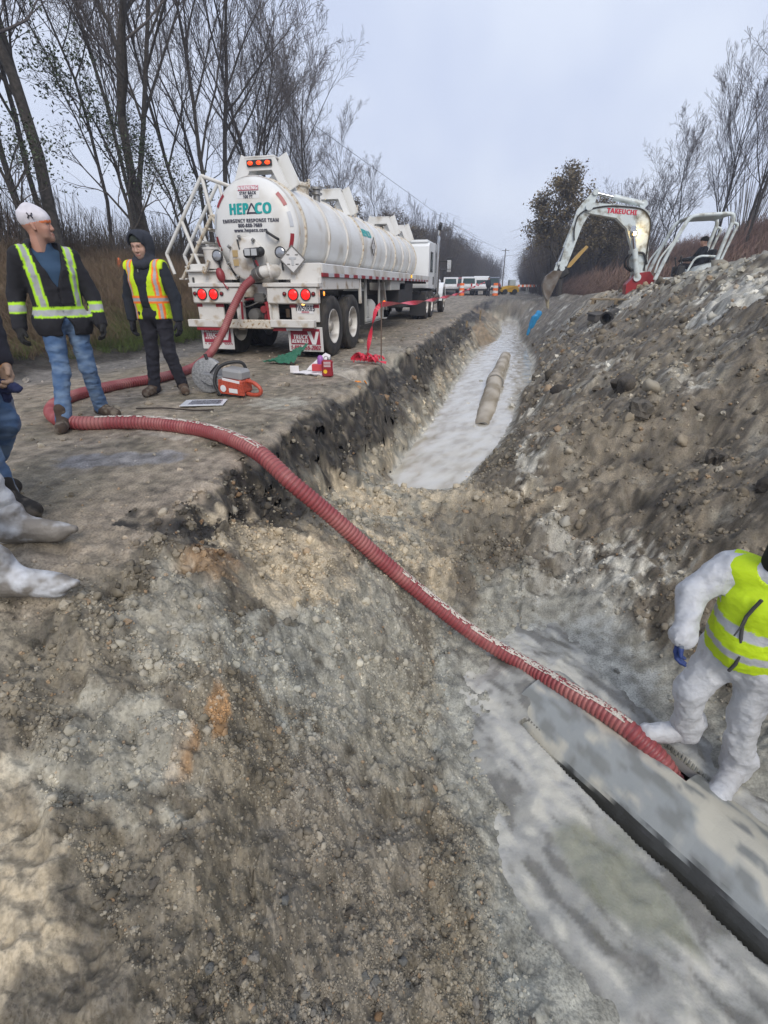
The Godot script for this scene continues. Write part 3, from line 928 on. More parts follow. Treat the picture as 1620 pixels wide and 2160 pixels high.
func make_stones() -> void:
	var r := RandomNumberGenerator.new()
	r.seed = 77
	var meshes: Array[ArrayMesh] = []
	for i in 6: meshes.append(rock_mesh(i + 3, 1 if i < 4 else 3))
	var xf := [[], [], [], []]
	var cs := [[], [], [], []]
	var big := []
	for i in 150000:
		var dist := 0.48 * pow(46.0, pow(r.randf(), 1.25))
		var ang := deg_to_rad(13.4) + deg_to_rad(r.randf_range(-48, 48))
		var x := -sin(ang) * dist
		var z := -cos(ang) * dist
		if x < -6.7 or x > 6.5: continue
		var h := base_h(x, z)
		var lum := lumpy(x, z, h)
		var keep := lum * lum * 1.3
		if z < -5.3 and h < -1.2: keep = 0.05
		if z > -4.4 and h < -1.5: keep = 0.03 + 0.25 * smoothstep(0.6, 0.1, x)
		if x < -1.9 and z < -1.5: keep = 0.035
		if fbm.get_noise_2d(x * 12.0 + 500.0, z * 12.0) < 0.04: keep *= 0.25
		if r.randf() > keep: continue
		var sz := 0.0026 * pow(r.randf(), -0.36) * pow(maxf(dist, 1.0), 0.85)
		if x > 0.5 and z < -3.5 and r.randf() < 0.5: continue
		sz = minf(sz, minf(0.012 + 0.008 * dist, 0.13))
		if x > 0.5 and z < -3.5 and r.randf() < 0.06: sz *= 2.6
		var y := h + fine_h(x, z, h, dist)
		var b := Basis.from_euler(Vector3(r.randf() * TAU, r.randf() * TAU, r.randf() * TAU)).scaled(Vector3.ONE * sz)
		var t := Transform3D(b, Vector3(x, y + sz * r.randf_range(-0.3, 0.45), z))
		var col := stone_colour(r, x, z, h, 0.07 if x > 0.5 and z < -3.5 else 0.2)
		var v := i % 4
		if sz / dist > 0.0062: big.append([sz / dist, t, col])
		else: xf[v].append(t); cs[v].append(col)
	big.sort_custom(func(a, b): return a[0] > b[0])
	for i in big.size():
		if i >= 290: xf[i % 4].append(big[i][1]); cs[i % 4].append(big[i][2])
	var m := mat("stone", Color.WHITE, 0.9, 0.0, {"vc": true, "scale": 14.0, "nrm": noise_tex(0.04, 4, 51, [], 256, 6.0), "ns": 0.7})
	for v in 4:
		var mm := MultiMesh.new()
		mm.transform_format = MultiMesh.TRANSFORM_3D
		mm.use_colors = true
		mm.mesh = meshes[v]
		mm.instance_count = xf[v].size()
		for i in xf[v].size():
			mm.set_instance_transform(i, xf[v][i]); mm.set_instance_color(i, cs[v][i])
		var o := MultiMeshInstance3D.new()
		o.name = numbered("gravel", ground_node)
		o.multimesh = mm
		o.material_override = m
		o.set_meta("kind", "stuff")
		ground_node.add_child(o, true)
	var tints := [Color(0.04, 0.035, 0.03), Color(0.085, 0.072, 0.058), Color(0.13, 0.112, 0.09), Color(0.17, 0.15, 0.122), Color(0.2, 0.2, 0.185), Color(0.26, 0.235, 0.19), Color(0.32, 0.3, 0.26), Color(0.36, 0.3, 0.2), Color(0.44, 0.41, 0.35), Color(0.33, 0.2, 0.1)]
	var grain := noise_tex(0.05, 4, 53, [[0.0, 1.0], [grey(0.6), grey(1.0)]], 256)
	# the larger ones, a mesh each; a few tints shared between them
	for i in mini(290, big.size()):
		var c: Color = big[i][2]
		var best := 0
		for k in tints.size():
			if Vector3(c.r - tints[k].r, c.g - tints[k].g, c.b - tints[k].b).length() < Vector3(c.r - tints[best].r, c.g - tints[best].g, c.b - tints[best].b).length(): best = k
		var s := node("stone", meshes[4 + i % 2], mat("stone_tint_%d" % best, tints[best], 0.9, 0.0, {"scale": 0.6, "nrm": mats.stone.normal_texture, "ns": 0.7, "tex": grain}), ground_node)
		s.transform = big[i][1]

# ---------------------------------------------------------------- lettering
func font(weight := 700, serif := false) -> SystemFont:
	var f := SystemFont.new()
	f.font_names = PackedStringArray(["Droid Serif" if serif else "Droid Sans"])
	f.font_weight = weight
	return f

# text as thin solid letters; place maps (x, y) of the line, in metres, and a lift to a point
func lettering(called: String, text: String, height_m: float, m: Material, parent: Node, place: Callable, weight := 700, width := 1.0, lift_m := 0.003) -> MeshInstance3D:
	var t := TextMesh.new()
	t.text = text
	t.font = font(weight)
	t.font_size = 64
	t.pixel_size = height_m / 46.0
	t.depth = 0.002
	t.curve_step = 2.0
	var a := t.get_mesh_arrays()
	var vs: PackedVector3Array = a[Mesh.ARRAY_VERTEX]
	var ix: PackedInt32Array = a[Mesh.ARRAY_INDEX]
	var mb := MB.new()
	# heavier strokes: the letters laid over themselves, a little to the side
	for w in (3 if weight >= 800 else (2 if weight >= 700 else 1)):
		var off := height_m * 0.055 * (w - 0.5 if weight < 800 else w - 1.0)
		for i in range(0, ix.size(), 3):
			var q: Array[Vector3] = []
			for k in 3:
				var p := vs[ix[i + k]]
				q.append(place.call(p.x * width + off, p.y + off * 0.25, lift_m + p.z + 0.001 + 0.0007 * w))
			var nn := (q[2] - q[0]).cross(q[1] - q[0])
			if nn.length() > 1e-12: mb.tri(q[0], q[1], q[2], nn)
	return obj(called, mb, m, parent)

# ---------------------------------------------------------------- the vacuum tanker trailer
const TR := 0.79
const TY := 2.06

func wheel(parent: Node, at: Vector3, out: float, r: float, w: float, dish: float) -> void:
	var ax := Vector3(out, 0, 0)
	var t := MB.new()
	t.col = Color(0.02, 0.02, 0.021)
	var rr := r * 0.56
	t.lathe(PackedVector2Array([Vector2(rr, -w * 0.42), Vector2(r * 0.8, -w * 0.5), Vector2(r * 0.95, -w * 0.46), Vector2(r, -w * 0.38), Vector2(r, -w * 0.22), Vector2(r - 0.014, -w * 0.21), Vector2(r - 0.014, -w * 0.17), Vector2(r, -w * 0.16), Vector2(r, -w * 0.02), Vector2(r - 0.014, -w * 0.015), Vector2(r - 0.014, w * 0.025), Vector2(r, w * 0.03), Vector2(r, w * 0.17), Vector2(r - 0.014, w * 0.18), Vector2(r - 0.014, w * 0.21), Vector2(r, w * 0.22), Vector2(r, w * 0.38), Vector2(r * 0.95, w * 0.46), Vector2(r * 0.8, w * 0.5), Vector2(r * 0.78, w * 0.505), Vector2(r * 0.66, w * 0.49), Vector2(rr, w * 0.42)]), at, ax, 40)
	for i in t.v.size():
		var p := t.v[i] - at
		var mud := smoothstep(r * 0.55, r, Vector2(p.y, p.z).length()) * (0.5 + fbm.get_noise_3d(p.x * 40.0, p.y * 60.0, p.z * 60.0))
		t.c[i] = Color(0.02, 0.02, 0.021).lerp(Color(0.1, 0.085, 0.068), clampf(mud * 0.7, 0.0, 0.6))
	var tyre := obj("tyre", t, mat("tyre", Color.WHITE, 0.85, 0.0, {"vc": true}), parent)
	var m := MB.new()
	m.lathe(PackedVector2Array([Vector2(rr, -w * 0.42), Vector2(rr + 0.012, w * 0.42), Vector2(rr + 0.006, w * 0.46), Vector2(rr - 0.012, w * 0.44), Vector2(rr - 0.03, w * 0.3), Vector2(rr * 0.86, w * 0.5 - dish), Vector2(rr * 0.6, w * 0.5 - dish - 0.02), Vector2(rr * 0.5, w * 0.5 - dish + 0.02), Vector2(0, w * 0.5 - dish + 0.02)]), at, ax, 36)
	for i in m.v.size():
		var p := m.v[i] - at
		var n := fbm.get_noise_3d(p.x * 60.0, p.y * 40.0 + 9.0, p.z * 40.0)
		m.c[i] = Color(0.62, 0.6, 0.56).lerp(Color(0.2, 0.165, 0.13), clampf(n * 1.8 + 0.12, 0.0, 0.8))
	obj("rim", m, mat("rim", Color.WHITE, 0.45, 0.0, {"vc": true}), tyre)
	var hb := MB.new()
	var z := at + ax * (w * 0.5 - dish + 0.02)
	hb.lathe(PackedVector2Array([Vector2(0.1, 0.0), Vector2(0.095, 0.07), Vector2(0.07, 0.1), Vector2(0, 0.105)]), z, ax, 20)
	for i in 10:
		var a := TAU * i / 10.0
		hb.lathe(PackedVector2Array([Vector2(0.017, 0.0), Vector2(0.017, 0.035), Vector2(0, 0.036)]), z + Vector3(0, cos(a), sin(a)) * 0.143, ax, 6)
	obj("hub", hb, mat("hub_steel", Color(0.42, 0.39, 0.34), 0.5, 0.4), tyre)

func lamp_disc(parent: Node, at: Vector3, axis: Vector3, r: float, colour: Color, power: float, called := "tail_light") -> void:
	var b := MB.new()
	b.lathe(PackedVector2Array([Vector2(r * 1.18, 0), Vector2(r * 1.18, 0.02), Vector2(r, 0.024), Vector2(r, 0.012)]), at, axis, 20)
	var rim := obj(called, b, mat("lamp_rim", Color(0.03, 0.03, 0.03), 0.6), parent)
	var m := MB.new()
	m.lathe(PackedVector2Array([Vector2(r, 0.012), Vector2(r * 0.85, 0.028), Vector2(r * 0.4, 0.036), Vector2(0, 0.037)]), at, axis, 20)
	obj("lens", m, mat("lens_%s_%d" % [colour.to_html(false), int(power * 10)], colour, 0.2, 0.0, {"emit": colour.linear_to_srgb(), "power": power}), rim)

func make_trailer() -> void:
	var T := thing("tanker_trailer", "long white ribbed vacuum tank trailer with teal lettering, parked beside the trench", "tanker trailer", Vector3(-4.35, 0, -8.4))
	var white := mat("white_paint", Color(0.72, 0.72, 0.7), 0.35, 0.0, {"tex": noise_tex(0.006, 4, 61, [[0.0, 0.22, 0.5, 1.0], [Color(0.8, 0.76, 0.7), Color(0.92, 0.905, 0.88), grey(1.0), grey(1.0)]], 512), "scale": 0.35})
	var dirty := mat("dirty_white", Color(0.66, 0.64, 0.6), 0.5, 0.0, {"tex": noise_tex(0.008, 4, 62, [[0.0, 0.2, 0.42, 1.0], [Color(0.5, 0.42, 0.34), Color(0.84, 0.79, 0.72), grey(0.97), grey(1.0)]], 512), "scale": 0.6})
	var rusty := mat("rusty_white", Color(0.62, 0.57, 0.48), 0.6, 0.0, {"tex": noise_tex(0.012, 4, 63, [[0.0, 0.24, 0.46, 1.0], [Color(0.35, 0.2, 0.1), Color(0.7, 0.58, 0.42), grey(0.96), grey(1.0)]], 512), "scale": 2.0})
	var black := mat("black_steel", Color(0.025, 0.025, 0.026), 0.6)
	var dark := mat("chassis", Color(0.06, 0.058, 0.055), 0.75)
	var red := mat("red_tape", Color(0.28, 0.022, 0.03), 0.35)
	var pale := mat("silver_tape", Color(0.5, 0.52, 0.55), 0.3)
	var steel := mat("steel", Color(0.35, 0.34, 0.32), 0.4, 0.9)
	var redp := mat("red_paint", Color(0.24, 0.03, 0.035), 0.45)
	# --- tank
	var s := MB.new()
	s.lathe(PackedVector2Array([Vector2(TR, -0.36), Vector2(TR, -1.5), Vector2(TR, -4.0), Vector2(TR, -8.0), Vector2(TR, -12.0), Vector2(TR - 0.03, -12.15), Vector2(TR - 0.14, -12.3), Vector2(0.4, -12.42), Vector2(0, -12.45)]), Vector3(0, TY, 0), Vector3.BACK, 56)
	# the turned profile runs from rear to front, so its normals face inwards: turn them round
	for i in s.n.size(): s.n[i] = -s.n[i]
	var tank := obj("tank_shell", outward(s), white, T)
	var hd := MB.new()
	hd.lathe(PackedVector2Array([Vector2(TR, -0.36), Vector2(TR - 0.012, -0.3), Vector2(TR - 0.05, -0.245), Vector2(TR - 0.11, -0.21), Vector2(0.55, -0.16), Vector2(0.3, -0.128), Vector2(0, -0.118)]), Vector3(0, TY, 0), Vector3.BACK, 56)
	var head := obj("tank_head", outward(hd, Vector3(0, TY, -2)), white, T)
	for i in 10:
		var b := MB.new()
		var z := -0.62 - i * 1.24
		b.lathe(PackedVector2Array([Vector2(TR, z - 0.035), Vector2(TR + 0.03, z - 0.03), Vector2(TR + 0.034, z), Vector2(TR + 0.03, z + 0.03), Vector2(TR, z + 0.035)]), Vector3(0, TY, 0), Vector3.BACK, 56)
		obj("tank_rib", outward(b, Vector3(0, TY, z)), dirty if i % 3 else rusty, T)
	var sm := MB.new()
	sm.lathe(PackedVector2Array([Vector2(TR, -0.39), Vector2(TR + 0.012, -0.375), Vector2(TR + 0.012, -0.345), Vector2(TR, -0.33)]), Vector3(0, TY, 0), Vector3.BACK, 56)
	obj("weld_seam", outward(sm, Vector3(0, TY, -0.36)), dirty, T)
	# --- lettering on the head
	var onhead := func(cx: float, cy: float, tilt: float) -> Callable:
		return func(x: float, y: float, l: float) -> Vector3:
			var u := cx + x
			var w := cy + y + x * tilt
			var r := sqrt(u * u + w * w)
			var z := -0.118 - 0.01 * pow(r / 0.3, 2.0) if r < 0.3 else (lerpf(-0.128, -0.16, (r - 0.3) / 0.25) if r < 0.55 else lerpf(-0.16, -0.21, (r - 0.55) / (TR - 0.66)))
			return Vector3(u, TY + w, z + l + 0.003)
	var teal := mat("teal_print", Color(0.0, 0.32, 0.31), 0.5)
	var navy := mat("navy_print", Color(0.035, 0.035, 0.06), 0.5)
	lettering("lettering", "HEP", 0.155, teal, head, onhead.call(-0.185, 0.3, 0.0), 800, 0.92)
	lettering("lettering", "CO", 0.155, teal, head, onhead.call(0.255, 0.3, 0.0), 800, 1.0)
	var tri := MB.new()   # the letter A of the mark: an open triangle
	var pl: Callable = onhead.call(0.055, 0.3, 0.0)
	for e in [[Vector2(-0.09, -0.075), Vector2(0.0, 0.075)], [Vector2(0.0, 0.075), Vector2(0.09, -0.075)], [Vector2(0.085, -0.062), Vector2(-0.085, -0.062)]]:
		tri.bar(pl.call(e[0].x, e[0].y, 0.0), pl.call(e[1].x, e[1].y, 0.0), 0.026, 0.004, Vector3.BACK)
	obj("lettering", tri, navy, head)
	lettering("lettering", "EMERGENCY RESPONSE TEAM", 0.052, navy, head, onhead.call(0.0, 0.13, 0.0), 700, 1.02)
	lettering("lettering", "800-888-7689", 0.052, navy, head, onhead.call(0.0, 0.06, 0.0), 700)
	lettering("lettering", "www.hepaco.com", 0.052, navy, head, onhead.call(0.0, -0.01, 0.0), 700)
	var wp := MB.new()
	for i in 6: for j in 4:
		var u0 := -0.2 + i * 0.4 / 6.0
		var w0 := 0.45 + j * 0.19 / 4.0
		var pp: Callable = onhead.call(0.0, 0.0, 0.0)
		wp.quad(pp.call(u0, w0, 0.0), pp.call(u0 + 0.4 / 6.0, w0, 0.0), pp.call(u0 + 0.4 / 6.0, w0 + 0.0475, 0.0), pp.call(u0, w0 + 0.0475, 0.0), Vector3.BACK)
	var sign_ := obj("warning_plate", wp, mat("plate_white", Color(0.7, 0.7, 0.7), 0.5), head)
	var wr := MB.new()
	for i in 6:
		var u0 := -0.185 + i * 0.37 / 6.0
		var pp: Callable = onhead.call(0.0, 0.0, 0.0)
		wr.quad(pp.call(u0, 0.56, 0.008), pp.call(u0 + 0.37 / 6.0, 0.56, 0.008), pp.call(u0 + 0.37 / 6.0, 0.632, 0.008), pp.call(u0, 0.632, 0.008), Vector3.BACK)
	obj("red_panel", wr, mat("pink_red", Color(0.5, 0.09, 0.14), 0.5), sign_)
	lettering("lettering", "WARNING!", 0.055, mat("plate_white", Color.WHITE), sign_, onhead.call(0.0, 0.596, 0.0), 700, 1.0, 0.013)
	lettering("lettering", "STAY BACK", 0.042, navy, sign_, onhead.call(0.0, 0.525, 0.0), 700, 1.0, 0.008)
	lettering("lettering", "100 FT", 0.042, navy, sign_, onhead.call(0.0, 0.473, 0.0), 700, 1.0, 0.008)
	for a in [[38, 0], [12, 1], [-14, 0], [142, 0], [168, 1], [196, 0]]:   # tape round the rim of the head
		var tp := MB.new()
		for k in 6:
			var p4: Array[Vector3] = []
			for q in [[0, 0], [1, 0], [1, 1], [0, 1]]:
				var an := deg_to_rad(a[0] - 9.0 + 3.0 * (k + q[0]))
				var rr: float = [TR - 0.105, TR - 0.05][q[1]]
				p4.append(Vector3(cos(an) * rr, TY + sin(an) * rr, [-0.208, -0.242][q[1]] + 0.005))
			tp.quad(p4[0], p4[1], p4[2], p4[3], Vector3.BACK)
		obj("reflective_strip", tp, pale if a[1] else red, head)
	lettering("lettering", "HEPACO", 0.17, teal, tank, func(x: float, y: float, l: float) -> Vector3:
		var an := 0.42 + y / TR
		return Vector3(cos(an) * (TR + l + 0.002), TY + sin(an) * (TR + l + 0.002), -4.85 - x), 800)
	# --- manway cover, valve and fittings on the head
	var mc := MB.new()
	mc.lathe(PackedVector2Array([Vector2(0.33, -0.14), Vector2(0.33, -0.05), Vector2(0.31, -0.03), Vector2(0.27, -0.028), Vector2(0.2, 0.0), Vector2(0, 0.02)]), Vector3(-0.1, TY - 0.44, 0), Vector3.BACK, 32)
	var cover := obj("manway_cover", mc, dirty, T)
	for i in 8:
		var an := TAU * i / 8.0 + 0.2
		var bb := MB.new()
		var c0 := Vector3(-0.1 + cos(an) * 0.33, TY - 0.44 + sin(an) * 0.33, -0.06)
		bb.rod(c0, c0 + Vector3(0, 0, 0.1), 0.018, 8)
		bb.box(c0 + Vector3(0, 0, 0.055), Vector3(0.06, 0.05, 0.03), Basis(Vector3.BACK, an), 0.006)
		obj("clamp_bolt", bb, steel, cover)
	var dc := MB.new()
	for q in [Vector2(-0.27, -0.36), Vector2(-0.27, -0.5)]: dc.box(Vector3(q.x, TY + q.y, 0.008), Vector3(0.1, 0.1, 0.004))
	obj("decal", dc, mat("tan_decal", Color(0.42, 0.3, 0.14), 0.6), cover)
	var va := MB.new()
	va.tube(smooth_path([Vector3(0.42, TY - 0.62, -0.1), Vector3(0.36, TY - 0.63, 0.06), Vector3(0.22, TY - 0.66, 0.1), Vector3(0.12, TY - 0.695, 0.03)], 12), PackedFloat32Array([0.095]), 18)
	va.lathe(PackedVector2Array([Vector2(0.0, -0.02), Vector2(0.13, -0.02), Vector2(0.13, 0.02), Vector2(0.0, 0.02)]), Vector3(0.36, TY - 0.63, 0.06), Vector3(-0.8, -0.15, 0.4), 20)
	var valve := obj("outlet_elbow", va, dirty, T)
	var vb := MB.new()
	for k in [0.0, 0.07, 0.13]: vb.lathe(PackedVector2Array([Vector2(0.06, k - 0.03), Vector2(0.105, k - 0.025), Vector2(0.105, k + 0.02), Vector2(0.08, k + 0.03), Vector2(0.06, k + 0.035)]), Vector3(0.24, TY - 0.65, 0.11), Vector3(-0.9, -0.3, -0.3), 20)
	obj("outlet_coupling", vb, mat("dull_steel", Color(0.2, 0.19, 0.175), 0.5, 0.6), valve)
	var ac := MB.new()
	ac.box(Vector3(0.12, TY - 0.36, 0.12), Vector3(0.3, 0.14, 0.16), Basis(Vector3.BACK, 0.06), 0.03)
	ac.rod(Vector3(0.12, TY - 0.43, 0.12), Vector3(0.16, TY - 0.58, 0.1), 0.03)
	ac.ball(Vector3(0.28, TY - 0.34, 0.14), Vector3(0.06, 0.07, 0.08), 12)
	obj("valve_actuator", ac, black, valve)
	var am := MB.new()
	for x in [0.06, 0.18]: am.box(Vector3(x, TY - 0.355, 0.203), Vector3(0.1, 0.1, 0.01))
	obj("actuator_face", am, mat("grey_face", Color(0.45, 0.46, 0.47), 0.4), valve)
	var st := MB.new()
	st.rod(Vector3(0.16, TY - 0.47, 0.13), Vector3(0.18, TY - 0.56, 0.1), 0.022)
	obj("valve_stem", st, redp, valve)
	var hn := MB.new()   # grab handle and bracket on the head
	hn.tube(pv([Vector3(0.3, TY - 0.03, -0.1), Vector3(0.33, TY - 0.05, -0.04), Vector3(0.47, TY - 0.13, -0.05), Vector3(0.49, TY - 0.15, -0.13)]), PackedFloat32Array([0.022]), 8)
	obj("head_handle", hn, black, T)
	hn = MB.new()
	hn.rod(Vector3(-0.18, TY - 0.3, 0.0), Vector3(-0.22, TY - 0.15, -0.02), 0.014)
	obj("head_handle", hn, black, T)
	for x in [-0.62, 0.56]:
		var wl := MB.new()
		wl.lathe(PackedVector2Array([Vector2(0.06, -0.08), Vector2(0.09, -0.03), Vector2(0.092, 0.02), Vector2(0.078, 0.024)]), Vector3(x, TY - 0.37 + x * 0.03, 0.0), Vector3(0.1, 0.1, 1), 20)
		wl.rod(Vector3(x, TY - 0.44, -0.03), Vector3(x, TY - 0.62, -0.06), 0.016)
		wl.rod(Vector3(x, TY - 0.4, -0.06), Vector3(x - signf(x) * -0.16, TY - 0.4, -0.12), 0.014)
		var w := obj("work_light", wl, black, T)
		var gl := MB.new()
		gl.lathe(PackedVector2Array([Vector2(0.078, 0.016), Vector2(0.05, 0.026), Vector2(0, 0.03)]), Vector3(x, TY - 0.37 + x * 0.03, 0.0), Vector3(0.1, 0.1, 1), 20)
		obj("lamp_glass", gl, mat("lamp_glass", Color(0.35, 0.36, 0.38), 0.12, 0.5), w)
	# --- rear structure
	for sx in [-1.0, 1.0]:
		var r := MB.new()   # slanted bracket from the panel up to the head
		r.prism(PackedVector2Array([Vector2(0.36, 1.3), Vector2(0.72, 1.3), Vector2(0.72, 1.66), Vector2(0.62, 1.78), Vector2(0.54, 1.6)]), Vector3(0, 0, -0.1), Vector3(sx, 0, 0), Vector3.UP, 0.05)
		r.box(Vector3(sx * 0.95, 1.38, -0.12), Vector3(0.56, 0.34, 0.08), Basis(Vector3.RIGHT, -0.12), 0.012)
		r.box(Vector3(sx * 0.72, 1.215, -0.02), Vector3(1.02, 0.07, 0.2), Basis(), 0.01)
		obj("rear_shroud", r, dirty, T)
		var p := MB.new()
		p.box(Vector3(sx * 0.73, 1.05, -0.02), Vector3(0.94, 0.27, 0.14), Basis(), 0.02)
		obj("light_panel", p, dirty, T)
		for x in [0.76, 0.99]: lamp_disc(T, Vector3(sx * x, 1.065, 0.05), Vector3.BACK, 0.082, Color(0.75, 0.012, 0.01), 0.9)
		for x in [0.6, 1.13]: lamp_disc(T, Vector3(sx * x, 1.075, 0.05), Vector3.BACK, 0.03, Color(0.2, 0.01, 0.01), 0.0, "marker_light")
		var side := MB.new()   # the plates below the lights
		side.box(Vector3(sx * 0.92, 0.77, -0.06), Vector3(0.52, 0.3, 0.05), Basis(), 0.01)
		obj("rear_side_plate", side, dirty, T)
		side = MB.new()
		side.box(Vector3(sx * 0.27, 0.85, -0.03), Vector3(0.05, 0.42, 0.12), Basis(), 0.01)
		side.box(Vector3(sx * 0.35, 0.72, -0.07), Vector3(0.12, 0.5, 0.04), Basis(), 0.01)
		obj("rear_side_plate", side, dirty, T)
		var tp := MB.new()
		for q in [[0.25, 0.8, 0.036, 0.045, 0.3], [0.72, 0.885, -0.033, 0.16, 0.06], [1.13, 0.885, -0.033, 0.11, 0.06]]:
			tp = MB.new()
			tp.box(Vector3(sx * q[0], q[1], q[2]), Vector3(q[3], q[4], 0.004), Basis(Vector3.BACK, sx * 0.05 if q[0] < 0.3 else 0.0))
			obj("reflective_strip", tp, red, T)
		# mud flap with its print
		var f := MB.new()
		f.box(Vector3(sx * 0.88, 0.33, -0.08), Vector3(0.66, 0.42, 0.012), Basis(Vector3.RIGHT, 0.05 * sx), 0.004)
		var flap := obj("mud_flap", f, mat("flap_white", Color(0.6, 0.59, 0.57), 0.6), T)
		var fr := MB.new()
		fr.box(Vector3(sx * 0.88, 0.375, -0.068), Vector3(0.56, 0.27, 0.004), Basis(Vector3.RIGHT, 0.05 * sx))
		obj("red_panel", fr, mat("flap_red", Color(0.3, 0.02, 0.045), 0.5), flap)
		var vv := MB.new()
		vv.prism(PackedVector2Array([Vector2(0.0, 0.14), Vector2(0.07, 0.14), Vector2(0.145, -0.06), Vector2(0.2, 0.14), Vector2(0.26, 0.14), Vector2(0.18, -0.13), Vector2(0.11, -0.13)]), Vector3(sx * 0.88 + 0.02, 0.375, -0.063), Vector3.RIGHT, Vector3.UP, 0.003)
		obj("flap_mark", vv, mat("plate_white", Color.WHITE), flap)
		var flat := func(cx: float, cy: float) -> Callable:
			return func(x: float, y: float, l: float) -> Vector3: return Vector3(sx * 0.88 + cx + x + y * 0.2, cy + y, -0.066 + l + (cy - 0.33) * 0.05 * -sx)
		var fw := mat("plate_white", Color.WHITE)
		lettering("lettering", "VACUUM", 0.07, fw, flap, flat.call(-0.11, 0.45), 700, 0.9)
		lettering("lettering", "TRUCK", 0.07, fw, flap, flat.call(-0.09, 0.37), 700, 0.9)
		lettering("lettering", "RENTALS", 0.06, fw, flap, flat.call(-0.1, 0.295), 700, 0.9)
		lettering("lettering", "1-888-955-2002", 0.07, mat("flap_red", Color.WHITE), flap, flat.call(0.0, 0.19), 700, 0.85)
	# licence plate with its small lamp
	var lp := MB.new()
	lp.box(Vector3(0.93, 0.84, -0.03), Vector3(0.3, 0.16, 0.006))
	var plate := obj("licence_plate", lp, mat("plate_white", Color.WHITE), T)
	lettering("lettering", "TW50R85", 0.085, navy, plate, func(x: float, y: float, l: float) -> Vector3: return Vector3(0.93 + x, 0.845 + y, -0.026 + l), 600, 0.72)
	lettering("lettering", "GEORGIA", 0.026, mat("pink_red", Color.WHITE), plate, func(x: float, y: float, l: float) -> Vector3: return Vector3(0.93 + x, 0.785 + y, -0.026 + l), 700, 0.9)
	lamp_disc(T, Vector3(0.91, 0.935, 0.0), Vector3(0, -0.7, 0.7), 0.04, Color(1.0, 0.55, 0.15), 1.3, "plate_light")
	# bumper and steps
	var bp := MB.new()
	bp.box(Vector3(-0.15, 0.58, 0.05), Vector3(1.0, 0.15, 0.12), Basis(), 0.015)
	obj("bumper", bp, rusty, T)
	var bq := MB.new()
	bq.box(Vector3(0.72, 0.6, 0.06), Vector3(0.82, 0.13, 0.14), Basis(), 0.012)
	obj("bumper_end", bq, dirty, T)
	var bq2 := MB.new()
	bq2.box(Vector3(-1.0, 0.58, 0.03), Vector3(0.72, 0.13, 0.1), Basis(), 0.012)
	obj("bumper_end", bq2, dirty, T)
	var bt := MB.new()
	for q in [[0.45, 0.5, 0.26], [1.0, 0.515, 0.2], [-0.95, 0.49, 0.5]]:
		bt = MB.new()
		bt.box(Vector3(q[0], q[1], 0.05), Vector3(q[2], 0.055, 0.02))
		obj("reflective_strip", bt, red, T)
	var bs := MB.new()
	bs.box(Vector3(0.73, 0.51, 0.052), Vector3(0.3, 0.05, 0.02))
	obj("reflective_strip", bs, pale, T)
	var cm := MB.new()   # cross member and dark fittings in the middle
	cm.box(Vector3(-0.1, 1.12, -0.2), Vector3(0.7, 0.22, 0.06), Basis(), 0.01)
	cm.box(Vector3(0.0, 1.3, -0.5), Vector3(1.5, 0.1, 0.5), Basis(), 0.01)
	obj("cross_member", cm, dirty, T)
	var rp := MB.new()
	rp.tube(smooth_path([Vector3(-0.3, 0.95, -0.12), Vector3(-0.1, 0.99, -0.06), Vector3(0.05, 0.97, -0.08), Vector3(0.16, 0.9, -0.12), Vector3(0.18, 0.72, -0.15)], 10), PackedFloat32Array([0.022]), 8)
	rp.rod(Vector3(0.16, 0.9, -0.12), Vector3(0.12, 0.66, -0.12), 0.03)
	rp.lathe(PackedVector2Array([Vector2(0, -0.02), Vector2(0.06, -0.02), Vector2(0.06, 0.02), Vector2(0, 0.02)]), Vector3(0.12, 0.82, -0.08), Vector3.BACK, 14)
	obj("red_pipework", rp, redp, T)
	var gp := MB.new()
	gp.lathe(PackedVector2Array([Vector2(0.0, 0.07), Vector2(0.1, 0.06), Vector2(0.12, 0.0), Vector2(0.12, -0.1)]), Vector3(-0.08, 0.72, -0.1), Vector3.BACK, 18)
	gp.rod(Vector3(-0.08, 0.72, -0.15), Vector3(0.2, 0.7, -0.3), 0.07, 12)
	gp.tube(smooth_path([Vector3(-0.6, 1.0, -0.05), Vector3(-0.52, 0.9, 0.0), Vector3(-0.35, 0.88, -0.02), Vector3(-0.15, 1.0, -0.1)], 10), PackedFloat32Array([0.012]), 6)
	gp.tube(smooth_path([Vector3(-0.35, 1.05, -0.1), Vector3(-0.22, 0.86, -0.03), Vector3(-0.05, 0.9, -0.02), Vector3(0.2, 1.02, -0.1)], 10), PackedFloat32Array([0.012]), 6)
	gp.box(Vector3(0.05, 1.0, -0.1), Vector3(0.2, 0.16, 0.14), Basis(), 0.03)
	obj("hydraulic_fitting", gp, mat("grey_cast", Color(0.14, 0.135, 0.125), 0.6, 0.3), T)
	# --- rails with reflective pieces, chassis
	for sx in [-1.0, 1.0]:
		var rl := MB.new()
		rl.box(Vector3(sx * 1.22, 1.47, -6.2), Vector3(0.07, 0.15, 12.2), Basis(), 0.01)
		rl.box(Vector3(sx * 1.0, 1.5, -6.2), Vector3(0.42, 0.04, 12.1), Basis(), 0.008)
		obj("side_rail", rl, white, T)
		for i in 40:
			var k := MB.new()
			k.box(Vector3(sx * 1.245, 1.37, -0.25 - i * 0.302), Vector3(0.03, 0.06, 0.3), Basis(), 0.003)
			obj("reflective_strip", k, red if i % 2 == 0 else pale, T)
		var un := MB.new()
		un.box(Vector3(sx * 1.2, 1.24, -1.25), Vector3(0.04, 0.2, 2.4), Basis(), 0.008)
